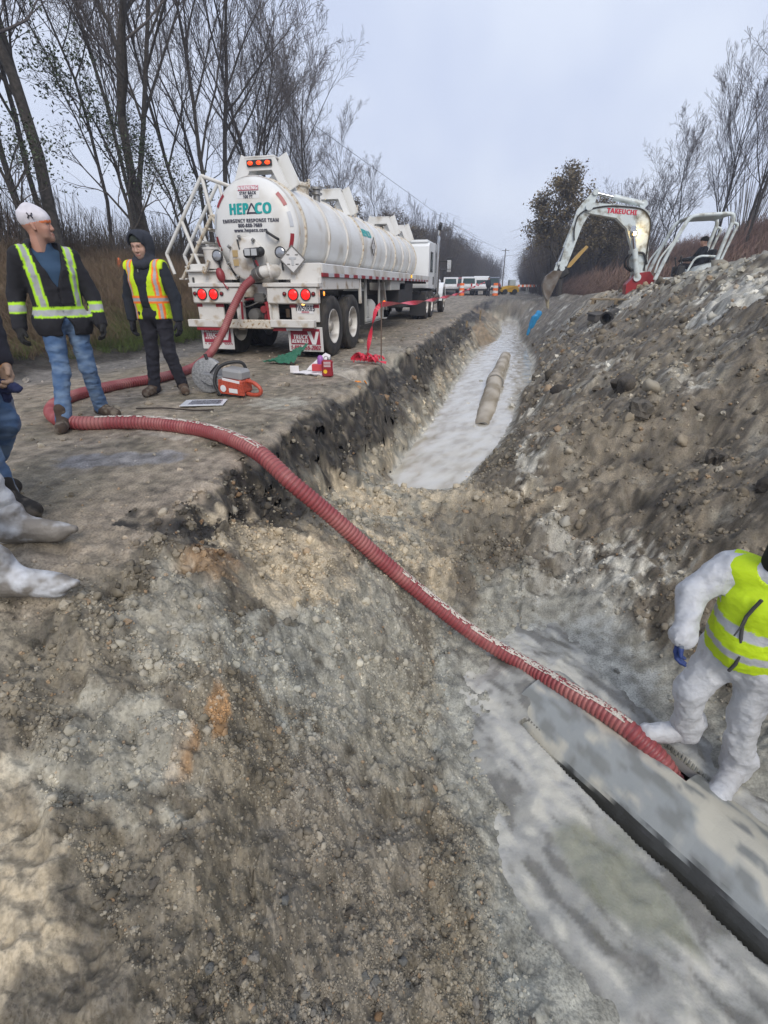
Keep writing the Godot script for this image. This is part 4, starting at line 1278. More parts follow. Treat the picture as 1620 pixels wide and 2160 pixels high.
		un.box(Vector3(sx * 1.2, 1.1, -2.55), Vector3(0.06, 0.5, 0.07), Basis(Vector3.RIGHT, 0.08), 0.008)
		obj("wheel_arch", un, dirty if sx > 0 else dark, T)
		var fb := MB.new()
		fb.box(Vector3(sx * 0.45, 1.15, -6.2), Vector3(0.12, 0.36, 12.0), Basis(), 0.01)
		obj("frame_beam", fb, dark, T)
	var xb := MB.new()
	for i in 12: xb.box(Vector3(0, 1.32, -0.6 - i * 1.05), Vector3(2.3, 0.09, 0.1), Basis(), 0.008)
	for z in [-0.6, -1.82]:
		xb.rod(Vector3(-1.1, 0.52, z), Vector3(1.1, 0.52, z), 0.07, 12)
		for sx in [-1.0, 1.0]: xb.box(Vector3(sx * 0.5, 0.72, z), Vector3(0.12, 0.4, 0.3), Basis(), 0.02)
	xb.box(Vector3(0, 0.95, -1.7), Vector3(1.2, 0.3, 1.8), Basis(), 0.02)
	obj("undercarriage", xb, dark, T)
	for z in [-0.6, -1.82]:
		for sx in [-1.0, 1.0]:
			var ax := Node3D.new()
			ax.name = numbered("dual_wheel", T); T.add_child(ax, true)
			wheel(ax, Vector3(sx * 1.13, 0.52, z), sx, 0.52, 0.27, 0.17)
			wheel(ax, Vector3(sx * 0.79, 0.52, z), sx, 0.52, 0.27, 0.05)
	var bf := MB.new()   # black flap behind the wheels, tool cabinet, pump frame, legs
	bf.box(Vector3(0.95, 0.75, -2.72), Vector3(0.6, 0.7, 0.02))
	bf.box(Vector3(-0.95, 0.75, -2.72), Vector3(0.6, 0.7, 0.02))
	obj("wheel_flap", bf, black, T)
	var pf := MB.new()
	for q in [[1.12, -3.3], [1.12, -4.6], [0.7, -3.3], [0.7, -4.6]]: pf.box(Vector3(q[0], 0.9, q[1]), Vector3(0.05, 0.9, 0.05), Basis(), 0.006)
	pf.box(Vector3(1.12, 0.44, -3.95), Vector3(0.06, 0.1, 1.4), Basis(), 0.006)
	pf.box(Vector3(0.9, 0.42, -3.95), Vector3(0.5, 0.03, 1.4), Basis(), 0.006)
	pf.bar(Vector3(1.12, 1.3, -5.1), Vector3(1.05, 0.6, -5.75), 0.05, 0.05)
	obj("pump_frame", pf, mat("grey_white", Color(0.4, 0.4, 0.38), 0.6), T)
	var pu := MB.new()
	pu.lathe(PackedVector2Array([Vector2(0, 0.25), Vector2(0.2, 0.24), Vector2(0.22, 0.2), Vector2(0.22, -0.2), Vector2(0.2, -0.24), Vector2(0, -0.25)]), Vector3(0.85, 0.95, -3.35), Vector3.RIGHT, 22)
	obj("air_tank", pu, mat("grey_white", Color.WHITE), T)
	var pb := MB.new()
	pb.lathe(PackedVector2Array([Vector2(0.12, 0), Vector2(0.15, 0.02), Vector2(0.16, 0.34), Vector2(0.1, 0.42), Vector2(0.06, 0.45), Vector2(0, 0.45)]), Vector3(0.95, 0.45, -4.25), Vector3.UP, 18)
	pb.lathe(PackedVector2Array([Vector2(0.1, 0), Vector2(0.12, 0.02), Vector2(0.12, 0.3), Vector2(0, 0.34)]), Vector3(0.95, 0.45, -3.75), Vector3.UP, 18)
	obj("filter_canister", pb, mat("canister", Color(0.42, 0.42, 0.4), 0.5), T)
	for sx in [-1.0, 1.0]:
		var lg := MB.new()
		lg.box(Vector3(sx * 0.85, 0.95, -6.0), Vector3(0.14, 0.75, 0.14), Basis(), 0.01)
		lg.box(Vector3(sx * 0.85, 0.55, -6.0), Vector3(0.1, 0.35, 0.1), Basis(), 0.01)
		lg.box(Vector3(sx * 0.85, 0.36, -6.0), Vector3(0.26, 0.04, 0.26), Basis(), 0.01)
		obj("landing_leg", lg, mat("grey_white", Color.WHITE), T)
	var tb := MB.new()
	tb.box(Vector3(0.85, 0.95, -7.9), Vector3(0.7, 0.7, 2.2), Basis(), 0.03)
	obj("tool_cabinet", tb, black, T)
	var tc := MB.new()
	tc.box(Vector3(0.9, 1.23, -6.6), Vector3(0.6, 0.28, 2.0), Basis(), 0.015)
	obj("side_tray", tc, mat("grey_white", Color.WHITE), T)
	lamp_disc(T, Vector3(1.24, 1.08, -0.1), Vector3.RIGHT, 0.04, Color(0.9, 0.28, 0.03), 1.2, "marker_light")
	lamp_disc(T, Vector3(1.12, 0.78, -5.15), Vector3(0.6, 0, 0.8), 0.065, Color(0.95, 0.22, 0.02), 1.3, "marker_light")
	lamp_disc(T, Vector3(1.26, 1.47, -8.3), Vector3.RIGHT, 0.06, Color(1.0, 0.55, 0.05), 1.1, "marker_light")
	# --- arches and hatches on top
	for q in [[-0.72, 1.0], [-4.3, 1.15], [-9.4, 1.15], [-11.9, 1.15]]:
		var a := MB.new()
		var z: float = q[0]
		var hgt: float = 0.46 * q[1]
		var pr := PackedVector2Array([Vector2(-0.5, 0.0), Vector2(-0.27, hgt), Vector2(0.27, hgt), Vector2(0.5, 0.0), Vector2(0.36, 0.0), Vector2(0.21, hgt - 0.2), Vector2(-0.21, hgt - 0.2), Vector2(-0.36, 0.0)])
		for dz in [0.0, -0.34]: a.prism(pr, Vector3(0, TY + TR - 0.12, z + dz * (1.0 if dz else 1.0)), Vector3.RIGHT, Vector3.UP, 0.03)
		a.box(Vector3(0, TY + TR - 0.12 + hgt - 0.01, z - 0.17), Vector3(0.56, 0.03, 0.38), Basis(), 0.008)
		for sx in [-1.0, 1.0]:
			a.bar(Vector3(sx * 0.49, TY + TR - 0.12, z - 0.17), Vector3(sx * 0.27, TY + TR - 0.12 + hgt, z - 0.17), 0.025, 0.34, Vector3(sx, 0.4, 0))
			a.bar(Vector3(sx * 0.36, TY + TR - 0.12, z - 0.17), Vector3(sx * 0.21, TY + TR - 0.32 + hgt, z - 0.17), 0.02, 0.34, Vector3(sx, 0.4, 0))
		var arch := obj("rollover_arch", a, white, T)
		if z > -1.0:
			var lb := MB.new()
			lb.box(Vector3(0, TY + TR - 0.12 + hgt - 0.1, z + 0.035), Vector3(0.46, 0.09, 0.04), Basis(), 0.01)
			var bar_ := obj("light_bar", lb, black, arch)
			for x in [-0.16, 0.0, 0.16]: 
				var l := MB.new()
				l.ball(Vector3(x, TY + TR - 0.12 + hgt - 0.1, z + 0.055), Vector3(0.05, 0.03, 0.02), 12)
				obj("red_lamp", l, mat("lens_bar", Color(0.9, 0.05, 0.01), 0.2, 0.0, {"emit": Color(0.95, 0.25, 0.08), "power": 1.5}), arch)
	for z in [-2.2, -5.6, -10.7]:
		var h := MB.new()
		h.lathe(PackedVector2Array([Vector2(0.27, -0.05), Vector2(0.27, 0.13), Vector2(0.31, 0.14), Vector2(0.31, 0.17), Vector2(0.2, 0.22), Vector2(0, 0.23)]), Vector3(0, TY + TR - 0.02, z), Vector3.UP, 26)
		var hatch := obj("hatch", h, rusty, T)
		for i in 6:
			var an := TAU * i / 6.0
			var d := MB.new()
			d.rod(Vector3(cos(an) * 0.3, TY + TR + 0.1, z + sin(an) * 0.3), Vector3(cos(an) * 0.3, TY + TR + 0.24, z + sin(an) * 0.3), 0.02, 6)
			d.ball(Vector3(cos(an) * 0.3, TY + TR + 0.23, z + sin(an) * 0.3), Vector3(0.035, 0.02, 0.035), 8)
			obj("clamp_bolt", d, rusty, hatch)
	var pvv := MB.new()
	pvv.lathe(PackedVector2Array([Vector2(0.07, -0.1), Vector2(0.07, 0.06), Vector2(0.12, 0.07), Vector2(0.12, 0.1), Vector2(0.08, 0.11), Vector2(0.08, 0.15), Vector2(0.12, 0.16), Vector2(0.12, 0.2), Vector2(0, 0.22)]), Vector3(0.3, TY + TR - 0.03, -2.6), Vector3.UP, 16)
	obj("relief_valve", pvv, steel, T)
	# --- hazard placard holders
	for q in [[Vector3(0.78, 1.6, 0.02), Vector3(0.35, 0.0, 0.94)], [Vector3(0.82, 2.12, -5.2), Vector3(1, 0.0, 0.0)]]:
		var n: Vector3 = q[1].normalized()
		var u := Vector3.UP.cross(n).normalized()
		var c: Vector3 = q[0]
		var b1 := Basis(u, Vector3.UP, n).rotated(n, PI / 4)
		var f := MB.new()
		f.box(c, Vector3(0.29, 0.29, 0.012), b1, 0.004)
		var pc := obj("placard", f, mat("placard_white", Color(0.62, 0.61, 0.6), 0.5), T)
		var fr := MB.new()
		for e in [[-1, 0], [1, 0], [0, -1], [0, 1]]:
			fr.box(c + b1.x * (0.145 * e[0]) + b1.y * (0.145 * e[1]) + n * 0.008, Vector3(0.018 if e[0] else 0.3, 0.3 if e[0] else 0.018, 0.02), b1, 0.003)
			fr.box(c + b1.x * (0.1 * e[0]) + b1.y * (0.1 * e[1]) + n * 0.01, Vector3(0.05, 0.015, 0.012), Basis(u, Vector3.UP, n), 0.003)
		obj("placard_frame", fr, mat("dull_steel", Color.WHITE), pc)
		var fb := MB.new()
		fb.box(c + n * 0.012 + Vector3(0, 0.02, 0), Vector3(0.12, 0.03, 0.006), Basis(u, Vector3.UP, n), 0.002)
		fb.box(c + n * 0.012 - Vector3(0, 0.04, 0), Vector3(0.04, 0.09, 0.006), Basis(u, Vector3.UP, n), 0.002)
		obj("placard_slider", fb, mat("grey_face", Color.WHITE), pc)
	# --- ladder and handrails at the left rear corner
	var zz := -0.52
	var P := {"a": Vector3(-1.98, 1.74, zz), "a2": Vector3(-1.88, 1.4, zz), "b": Vector3(-1.03, 2.92, zz), "c": Vector3(-0.42, 2.72, zz), "f": Vector3(-0.93, 2.33, zz), "e": Vector3(-1.72, 1.32, zz), "g": Vector3(-1.28, 1.42, zz), "h": Vector3(-1.55, 2.25, zz), "i": Vector3(-0.78, 1.98, zz), "d": Vector3(-0.72, 2.28, zz), "j": Vector3(-0.92, 1.42, zz)}
	var rails := [["a", "b"], ["b", "c"], ["a", "a2"], ["b", "f"], ["f", "e"], ["h", "g"], ["f", "d"], ["f", "i"], ["i", "j"]]
	for k in 2:
		for e in rails:
			var r := MB.new()
			var off := Vector3(0, 0, -0.55 * k)
			r.rod(P[e[0]] + off, P[e[1]] + off, 0.032, 10)
			obj("handrail", r, rusty if e[0] == "f" else white, T)
	for i in 6:
		var r := MB.new()
		var q: Vector3 = P.f.lerp(P.e, i / 5.0)
		r.box(q - Vector3(0, 0, 0.275), Vector3(0.16, 0.03, 0.55), Basis(), 0.006)
		obj("ladder_step", r, dirty, T)
	var lb := MB.new()
	lb.box(Vector3(-1.0, 1.3, -0.1), Vector3(0.6, 0.25, 0.06), Basis(), 0.01)
	lb.box(Vector3(-0.98, 1.44, -0.15), Vector3(0.6, 0.03, 0.3), Basis(), 0.006)
	obj("rear_shelf", lb, dirty, T)

# turn triangles and normals to face away from a centre line through c along z
func outward(m: MB, c := Vector3(0, TY, 0)) -> MB:
	for i in range(0, m.v.size(), 3):
		var mid := (m.v[i] + m.v[i + 1] + m.v[i + 2]) / 3.0
		var o := Vector3(mid.x - c.x, mid.y - c.y, 0.0)
		if mid.z > -0.35: o = mid - c
		elif mid.z < -12.1: o = mid - Vector3(0, TY, -11.0)
		for k in 3:
			if m.n[i + k].dot(o) < 0: m.n[i + k] = -m.n[i + k]
		if (m.v[i + 2] - m.v[i]).cross(m.v[i + 1] - m.v[i]).dot(o) < 0:
			var t := m.v[i + 1]
			m.v[i + 1] = m.v[i + 2]; m.v[i + 2] = t
			var tn := m.n[i + 1]
			m.n[i + 1] = m.n[i + 2]; m.n[i + 2] = tn
	return m

# ---------------------------------------------------------------- the tractor
func make_tractor() -> void:
	var T := thing("truck_tractor", "white sleeper-cab truck coupled in front of the tank trailer", "truck", Vector3(-4.35, 0, -20.0))
	var white := mat("cab_white", Color(0.78, 0.8, 0.81), 0.3)
	var black: Material = mats.black_steel
	var dark: Material = mats.chassis
	var chrome := mat("chrome", Color(0.6, 0.6, 0.6), 0.15, 1.0)
	var c := MB.new()
	var side := PackedVector2Array([Vector2(1.0, 1.12), Vector2(1.0, 2.6), Vector2(1.12, 2.72), Vector2(2.6, 2.82), Vector2(3.7, 2.74), Vector2(4.05, 2.62), Vector2(4.35, 1.95), Vector2(4.4, 1.12)])
	c.prism(side, Vector3(0, 0, 0), Vector3(0, 0, -1), Vector3.UP, 2.34)
	c.box(Vector3(0, 2.78, -2.5), Vector3(2.2, 0.1, 2.9), Basis(), 0.05)
	c.prism(PackedVector2Array([Vector2(4.36, 1.0), Vector2(4.38, 1.9), Vector2(6.3, 1.62), Vector2(6.75, 1.5), Vector2(6.95, 1.2), Vector2(6.95, 0.75), Vector2(6.5, 0.7)]), Vector3.ZERO, Vector3(0, 0, -1), Vector3.UP, 1.5)
	var cab := obj("cab", c, white, T)
	for sx in [-1.0, 1.0]:
		for w in [[1.45, 2.05, 1.75, 2.4, "sleeper_window"], [3.05, 4.0, 1.75, 2.45, "door_window"]]:
			var fr := MB.new()
			fr.box(Vector3(sx * 1.175, (w[2] + w[3]) / 2, -(w[0] + w[1]) / 2), Vector3(0.02, w[3] - w[2] + 0.08, w[1] - w[0] + 0.08), Basis(), 0.02)
			var win := obj(w[4], fr, black, T)
			var g := MB.new()
			g.box(Vector3(sx * 1.187, (w[2] + w[3]) / 2, -(w[0] + w[1]) / 2), Vector3(0.012, w[3] - w[2], w[1] - w[0]), Basis(), 0.004)
			obj("pane", g, mat("dark_glass", Color(0.03, 0.055, 0.05), 0.06, 0.2), win)
		var dr := MB.new()
		dr.box(Vector3(sx * 1.175, 1.8, -2.72), Vector3(0.012, 1.5, 0.025)); dr.box(Vector3(sx * 1.175, 1.45, -4.1), Vector3(0.012, 0.9, 0.02))
		obj("door_seam", dr, mat("seam", Color(0.12, 0.12, 0.12), 0.7), T)
		var vn := MB.new()
		vn.box(Vector3(sx * 1.178, 1.4, -2.35), Vector3(0.02, 0.3, 0.22), Basis(), 0.01)
		obj("side_vent", vn, black, T)
		var sk := MB.new()
		sk.rod(Vector3(sx * 1.3, 0.95, -2.75), Vector3(sx * 1.3, 2.9, -2.75), 0.075, 16)
		sk.tube(smooth_path([Vector3(sx * 1.3, 2.9, -2.75), Vector3(sx * 1.3, 3.15, -2.75), Vector3(sx * 1.32, 3.32, -2.68)], 8), PackedFloat32Array([0.065]), 14)
		sk.tube(smooth_path([Vector3(sx * 1.3, 1.0, -2.75), Vector3(sx * 1.27, 0.85, -2.75), Vector3(sx * 0.9, 0.8, -2.75)], 8), PackedFloat32Array([0.07]), 14)
		obj("exhaust_stack", sk, chrome, T)
		var tip := MB.new()
		tip.tube(smooth_path([Vector3(sx * 1.32, 3.3, -2.69), Vector3(sx * 1.34, 3.42, -2.62), Vector3(sx * 1.38, 3.5, -2.52)], 6), PackedFloat32Array([0.07]), 14)
		obj("exhaust_tip", tip, black, T)
		var mr := MB.new()
		mr.box(Vector3(sx * 1.62, 2.05, -4.2), Vector3(0.24, 0.55, 0.1), Basis(), 0.04)
		mr.rod(Vector3(sx * 1.15, 2.2, -4.15), Vector3(sx * 1.55, 2.2, -4.2), 0.018); mr.rod(Vector3(sx * 1.15, 1.85, -4.15), Vector3(sx * 1.55, 1.85, -4.2), 0.018)
		var mir := obj("mirror", mr, black, T)
		var mg := MB.new()
		mg.box(Vector3(sx * 1.62, 2.07, -4.148), Vector3(0.18, 0.36, 0.006))
		mg.box(Vector3(sx * 1.62, 1.82, -4.148), Vector3(0.18, 0.1, 0.006))
		obj("mirror_glass", mg, mat("mirror_glass", Color(0.8, 0.8, 0.8), 0.05, 1.0), mir)
		var fk := MB.new()
		fk.lathe(PackedVector2Array([Vector2(0, 0.8), Vector2(0.28, 0.8), Vector2(0.31, 0.77), Vector2(0.31, -0.77), Vector2(0.28, -0.8), Vector2(0, -0.8)]), Vector3(sx * 0.92, 0.72, -3.6), Vector3.BACK, 24)
		obj("fuel_tank", fk, chrome, T)
		var fs := MB.new()
		for z in [-3.1, -4.1]: fs.lathe(PackedVector2Array([Vector2(0.312, -0.04), Vector2(0.322, -0.035), Vector2(0.322, 0.035), Vector2(0.312, 0.04)]), Vector3(sx * 0.92, 0.72, z), Vector3.BACK, 24)
		fs.box(Vector3(sx * 0.95, 0.55, -2.55), Vector3(0.45, 0.8, 0.6), Basis(), 0.03)
		fs.box(Vector3(sx * 1.0, 1.03, -3.3), Vector3(0.34, 0.1, 2.2), Basis(), 0.02)
		obj("side_step", fs, black, T)
		# front fender
		var fe := MB.new()
		var poly := PackedVector2Array()
		for i in 9: poly.append(Vector2(6.0 - cos(PI * i / 8.0) * 0.78, 0.55 + sin(PI * i / 8.0) * 0.8))
		for i in 9: poly.append(Vector2(6.0 + cos(PI * i / 8.0) * 0.62, 0.55 + sin(PI * i / 8.0) * 0.62))
		fe.prism(poly, Vector3(sx * 0.98, 0, 0), Vector3(0, 0, -1), Vector3.UP, 0.5)
		fe.box(Vector3(sx * 0.85, 1.25, -5.6), Vector3(0.3, 0.5, 1.6), Basis(), 0.1)
		obj("front_fender", fe, white, T)
		var hl := MB.new()
		hl.ball(Vector3(sx * 0.88, 1.02, -6.9), Vector3(0.2, 0.12, 0.1), 14)
		obj("headlight", hl, mat("lamp_glass", Color.WHITE), T)
		for z in [-0.55, -1.85]:
			var d := Node3D.new()
			d.name = numbered("dual_wheel", T); T.add_child(d, true)
			wheel(d, Vector3(sx * 1.11, 0.51, z), sx, 0.51, 0.27, 0.16)
			wheel(d, Vector3(sx * 0.78, 0.51, z), sx, 0.51, 0.27, 0.05)
		var fw := Node3D.new()
		fw.name = numbered("front_wheel", T); T.add_child(fw, true)
		wheel(fw, Vector3(sx * 1.08, 0.51, -6.15), sx, 0.51, 0.29, 0.06)
		var mf := MB.new()
		mf.box(Vector3(sx * 0.95, 0.52, 0.12), Vector3(0.6, 0.75, 0.015))
		obj("mud_flap", mf, black, T)
	var f := MB.new()
	for sx in [-1.0, 1.0]: f.box(Vector3(sx * 0.42, 0.85, -3.0), Vector3(0.09, 0.28, 6.6), Basis(), 0.01)
	f.lathe(PackedVector2Array([Vector2(0, 0.0), Vector2(0.5, 0.0), Vector2(0.5, 0.06), Vector2(0, 0.06)]), Vector3(0, 1.0, -1.2), Vector3.UP, 20)
	for z in [-0.55, -1.85, -6.15]: f.rod(Vector3(-1.0, 0.5, z), Vector3(1.0, 0.5, z), 0.08, 10)
	f.box(Vector3(0, 0.6, -6.95), Vector3(2.3, 0.4, 0.15), Basis(), 0.05)
	obj("chassis", f, dark, T)
	var ws := MB.new()
	ws.quad(Vector3(-1.05, 2.58, -4.09), Vector3(1.05, 2.58, -4.09), Vector3(1.05, 1.98, -4.36), Vector3(-1.05, 1.98, -4.36), Vector3(0, 0.4, -1))
	obj("windscreen", ws, mat("dark_glass", Color.WHITE), T)

# ---------------------------------------------------------------- excavator
const EX := Vector3(4.0, 0.62, -18.7)

func make_excavator() -> void:
	var T := thing("excavator", "white excavator with open canopy and red boom foot working behind the spoil heap", "excavator", EX)
	var white := mat("machine_white", Color(0.6, 0.66, 0.66), 0.35, 0.0, {"tex": noise_tex(0.01, 4, 81, [[0.0, 0.25, 0.5, 1.0], [Color(0.55, 0.5, 0.44), Color(0.85, 0.83, 0.8), grey(1.0), grey(1.0)]], 512), "scale": 0.6})
	var red := mat("machine_red", Color(0.3, 0.02, 0.025), 0.4)
	var black: Material = mats.black_steel
	var chrome: Material = mats.chrome
	var dirt := mat("bucket_steel", Color(0.24, 0.235, 0.23), 0.6, 0.3, {"tex": noise_tex(0.01, 4, 82, [[0.0, 1.0], [Color(0.6, 0.5, 0.4), grey(1.0)]], 256), "scale": 1.0})
	# x to the right (towards the cab), y up; seen side on, the boom works towards the trench
	var plane := func(x: float, y: float) -> Vector3: return Vector3(x, y, 0.0)
	var boom := PackedVector2Array([Vector2(0.0, 0.82), Vector2(0.28, 0.85), Vector2(0.1, 2.1), Vector2(-0.02, 2.62), Vector2(-0.2, 2.74), Vector2(-1.0, 2.86), Vector2(-1.82, 2.93), Vector2(-1.9, 2.78), Vector2(-1.84, 2.66), Vector2(-0.95, 2.5), Vector2(-0.58, 2.2), Vector2(-0.42, 1.85), Vector2(-0.2, 1.4)])
	var b := MB.new()
	b.prism(boom, Vector3.ZERO, Vector3.RIGHT, Vector3.UP, 0.3)
	for p in [Vector2(0.13, 0.9), Vector2(-1.8, 2.82)]: b.rod(Vector3(p.x, p.y, -0.22), Vector3(p.x, p.y, 0.22), 0.11, 16)
	var bo := obj("boom", b, white, T)
	lettering("lettering", "TAKEUCHI", 0.13, mat("red_print", Color(0.55, 0.03, 0.06), 0.5), bo, func(x: float, y: float, l: float) -> Vector3: return Vector3(-0.82 + x * 0.995 - y * 0.05, 2.66 + y - x * 0.1, 0.151 + l), 800, 1.0)
	var a := MB.new()
	a.prism(PackedVector2Array([Vector2(-1.72, 3.26), Vector2(-1.6, 3.2), Vector2(-1.66, 2.86), Vector2(-1.92, 2.3), Vector2(-2.2, 1.2), Vector2(-2.32, 1.02), Vector2(-2.44, 1.1), Vector2(-2.36, 1.7), Vector2(-2.14, 2.75), Vector2(-2.0, 2.96)]), Vector3.ZERO, Vector3.RIGHT, Vector3.UP, 0.24)
	for p in [Vector2(-1.68, 3.2), Vector2(-1.8, 2.82), Vector2(-2.34, 1.1)]: a.rod(Vector3(p.x, p.y, -0.17), Vector3(p.x, p.y, 0.17), 0.08, 14)
	obj("arm", a, white, T)
	var cyl := func(p: Vector2, q: Vector2, r: float, split: float, dz: float, called: String) -> void:
		var m := MB.new()
		var s := p.lerp(q, split)
		m.rod(Vector3(p.x, p.y, dz), Vector3(s.x, s.y, dz), r, 14)
		m.lathe(PackedVector2Array([Vector2(0, -r * 0.8), Vector2(r * 1.3, -r * 0.8), Vector2(r * 1.3, r * 0.8), Vector2(0, r * 0.8)]), Vector3(p.x, p.y, dz), Vector3.BACK, 14)
		var o := obj(called, m, white, T)
		var m2 := MB.new()
		m2.rod(Vector3(s.x, s.y, dz), Vector3(q.x, q.y, dz), r * 0.55, 12)
		m2.lathe(PackedVector2Array([Vector2(0, -r * 0.8), Vector2(r, -r * 0.8), Vector2(r, r * 0.8), Vector2(0, r * 0.8)]), Vector3(q.x, q.y, dz), Vector3.BACK, 14)
		obj("piston_rod", m2, chrome, o)
	cyl.call(Vector2(-0.22, 2.86), Vector2(-1.68, 3.2), 0.085, 0.62, 0.0, "arm_cylinder")
	for dz in [-0.24, 0.24]: cyl.call(Vector2(-0.02, 0.82), Vector2(-0.42, 2.18), 0.085, 0.6, dz, "boom_cylinder")
	cyl.call(Vector2(-2.12, 2.5), Vector2(-2.5, 1.24), 0.065, 0.62, 0.0, "bucket_cylinder")
	var lk := MB.new()
	lk.bar(Vector3(-2.5, 1.24, 0.1), Vector3(-2.28, 1.32, 0.1), 0.05, 0.09); lk.bar(Vector3(-2.5, 1.24, -0.1), Vector3(-2.28, 1.32, -0.1), 0.05, 0.09)
	lk.bar(Vector3(-2.5, 1.24, 0), Vector3(-2.56, 0.98, 0), 0.12, 0.1)
	obj("bucket_link", lk, white, T)
	# bucket, open towards the lower right
	var k := MB.new()
	var shell: Array[Vector2] = [Vector2(-2.34, 1.02), Vector2(-2.62, 1.04), Vector2(-2.86, 0.86), Vector2(-2.92, 0.6), Vector2(-2.84, 0.34), Vector2(-2.68, 0.1)]
	var inner: Array[Vector2] = []
	for q in shell: inner.append(q + (Vector2(-2.5, 0.7) - q) * 0.06)
	var rim := PackedVector2Array(shell)
	inner.reverse()
	rim.append_array(PackedVector2Array(inner))
	k.prism(rim, Vector3.ZERO, Vector3.RIGHT, Vector3.UP, 0.76)
	for dz in [-0.39, 0.39]: k.prism(PackedVector2Array(shell), Vector3(0, 0, dz), Vector3.RIGHT, Vector3.UP, 0.03)
	var bk := obj("bucket", k, dirt, T)
	for i in 5:
		var t := MB.new()
		t.prism(PackedVector2Array([Vector2(-2.72, 0.14), Vector2(-2.64, 0.18), Vector2(-2.6, -0.12), Vector2(-2.64, -0.12)]), Vector3(0, 0, -0.32 + 0.16 * i), Vector3.RIGHT, Vector3.UP, 0.06)
		obj("tooth", t, mat("tooth_steel", Color(0.33, 0.29, 0.2), 0.6, 0.3), bk)
	var th := MB.new()   # yellow-edged thumb
	th.prism(PackedVector2Array([Vector2(-2.2, 1.12), Vector2(-2.08, 1.14), Vector2(-1.84, 1.45), Vector2(-1.62, 1.72), Vector2(-1.7, 1.76), Vector2(-1.95, 1.5), Vector2(-2.14, 1.26)]), Vector3.ZERO, Vector3.RIGHT, Vector3.UP, 0.2)
	obj("thumb", th, mat("thumb_yellow", Color(0.4, 0.26, 0.08), 0.6), T)
	var cp := MB.new()
	cp.box(Vector3(-2.3, 0.98, 0), Vector3(0.34, 0.3, 0.3), Basis(Vector3.BACK, 0.5), 0.04)
	obj("quick_coupler", cp, black, T)
	var hs := MB.new()
	for dz in [-0.17, 0.17]:
		hs.tube(smooth_path([Vector3(0.16, 1.0, dz), Vector3(0.12, 1.7, dz), Vector3(0.04, 2.4, dz), Vector3(-0.3, 2.72, dz), Vector3(-1.2, 2.82, dz), Vector3(-1.8, 2.75, dz), Vector3(-2.08, 2.6, dz), Vector3(-2.15, 2.2, dz), Vector3(-2.1, 1.9, dz)], 40), PackedFloat32Array([0.022]), 6)
		hs.tube(smooth_path([Vector3(-0.1, 1.0, dz * 1.2), Vector3(-0.35, 1.15, dz * 1.3), Vector3(-0.34, 1.45, dz * 1.3), Vector3(0.0, 1.52, dz * 1.2), Vector3(0.2, 1.2, dz)], 24), PackedFloat32Array([0.035]), 6)
	obj("hydraulic_hose", hs, black, T)
	var lg := MB.new()
	lg.box(Vector3(-0.36, 2.06, 0.2), Vector3(0.16, 0.14, 0.1), Basis(), 0.03)
	var lamp := obj("boom_light", lg, black, T)
	var le := MB.new()
	le.box(Vector3(-0.36, 2.06, 0.256), Vector3(0.12, 0.1, 0.012), Basis(), 0.004)
	obj("lens", le, mat("boom_lamp", Color(1.0, 0.88, 0.6), 0.2, 0.0, {"emit": Color(1.0, 0.9, 0.65), "power": 2.5}), lamp)
	var om := OmniLight3D.new()
	om.name = "boom_lamp_glow"
	om.light_color = Color(1.0, 0.85, 0.55); om.light_energy = 0.2; om.omni_range = 6.0; om.omni_attenuation = 2.0; om.light_size = 0.06; om.shadow_enabled = true
	lamp.add_child(om, true)
	om.position = Vector3(-0.36, 2.06, 0.34)
	# swing post, house, tracks, canopy
	var sw := MB.new()
	sw.prism(PackedVector2Array([Vector2(-0.25, 0.2), Vector2(-0.3, 0.62), Vector2(-0.02, 0.95), Vector2(0.32, 1.0), Vector2(0.5, 0.8), Vector2(0.55, 0.3)]), Vector3.ZERO, Vector3.RIGHT, Vector3.UP, 0.5)
	obj("boom_foot", sw, red, T)
	var h := MB.new()
	h.prism(PackedVector2Array([Vector2(0.5, 0.5), Vector2(0.5, 0.8), Vector2(1.3, 0.85), Vector2(1.55, 1.12), Vector2(1.9, 1.22), Vector2(2.5, 1.14), Vector2(2.85, 0.9), Vector2(2.9, 0.5)]), Vector3(0, 0, 0.0), Vector3.RIGHT, Vector3.UP, 1.7)
	h.rod(Vector3(1.9, 1.1, 0.86), Vector3(2.4, 1.1, 0.86), 0.12, 14)
	obj("house", h, white, T)
	for dz in [-0.75, 0.75]:
		var tr := MB.new()
		var pr := PackedVector2Array()
		for i in 9: pr.append(Vector2(0.5 - sin(PI * i / 8.0) * 0.3, 0.15 + cos(PI * i / 8.0) * 0.3))
		for i in 9: pr.append(Vector2(2.5 + sin(PI * i / 8.0) * 0.3, 0.15 - cos(PI * i / 8.0) * 0.3))
		tr.prism(pr, Vector3(0, 0, dz), Vector3.RIGHT, Vector3.UP, 0.42)
		obj("track", tr, black, T)
	var fl := MB.new()
	fl.rod(Vector3(1.6, 0.15, -0.6), Vector3(1.6, 0.55, -0.6), 0.3, 12); fl.box(Vector3(1.6, 0.45, 0), Vector3(1.2, 0.2, 1.2), Basis(), 0.02)
	obj("undercarriage", fl, black, T)
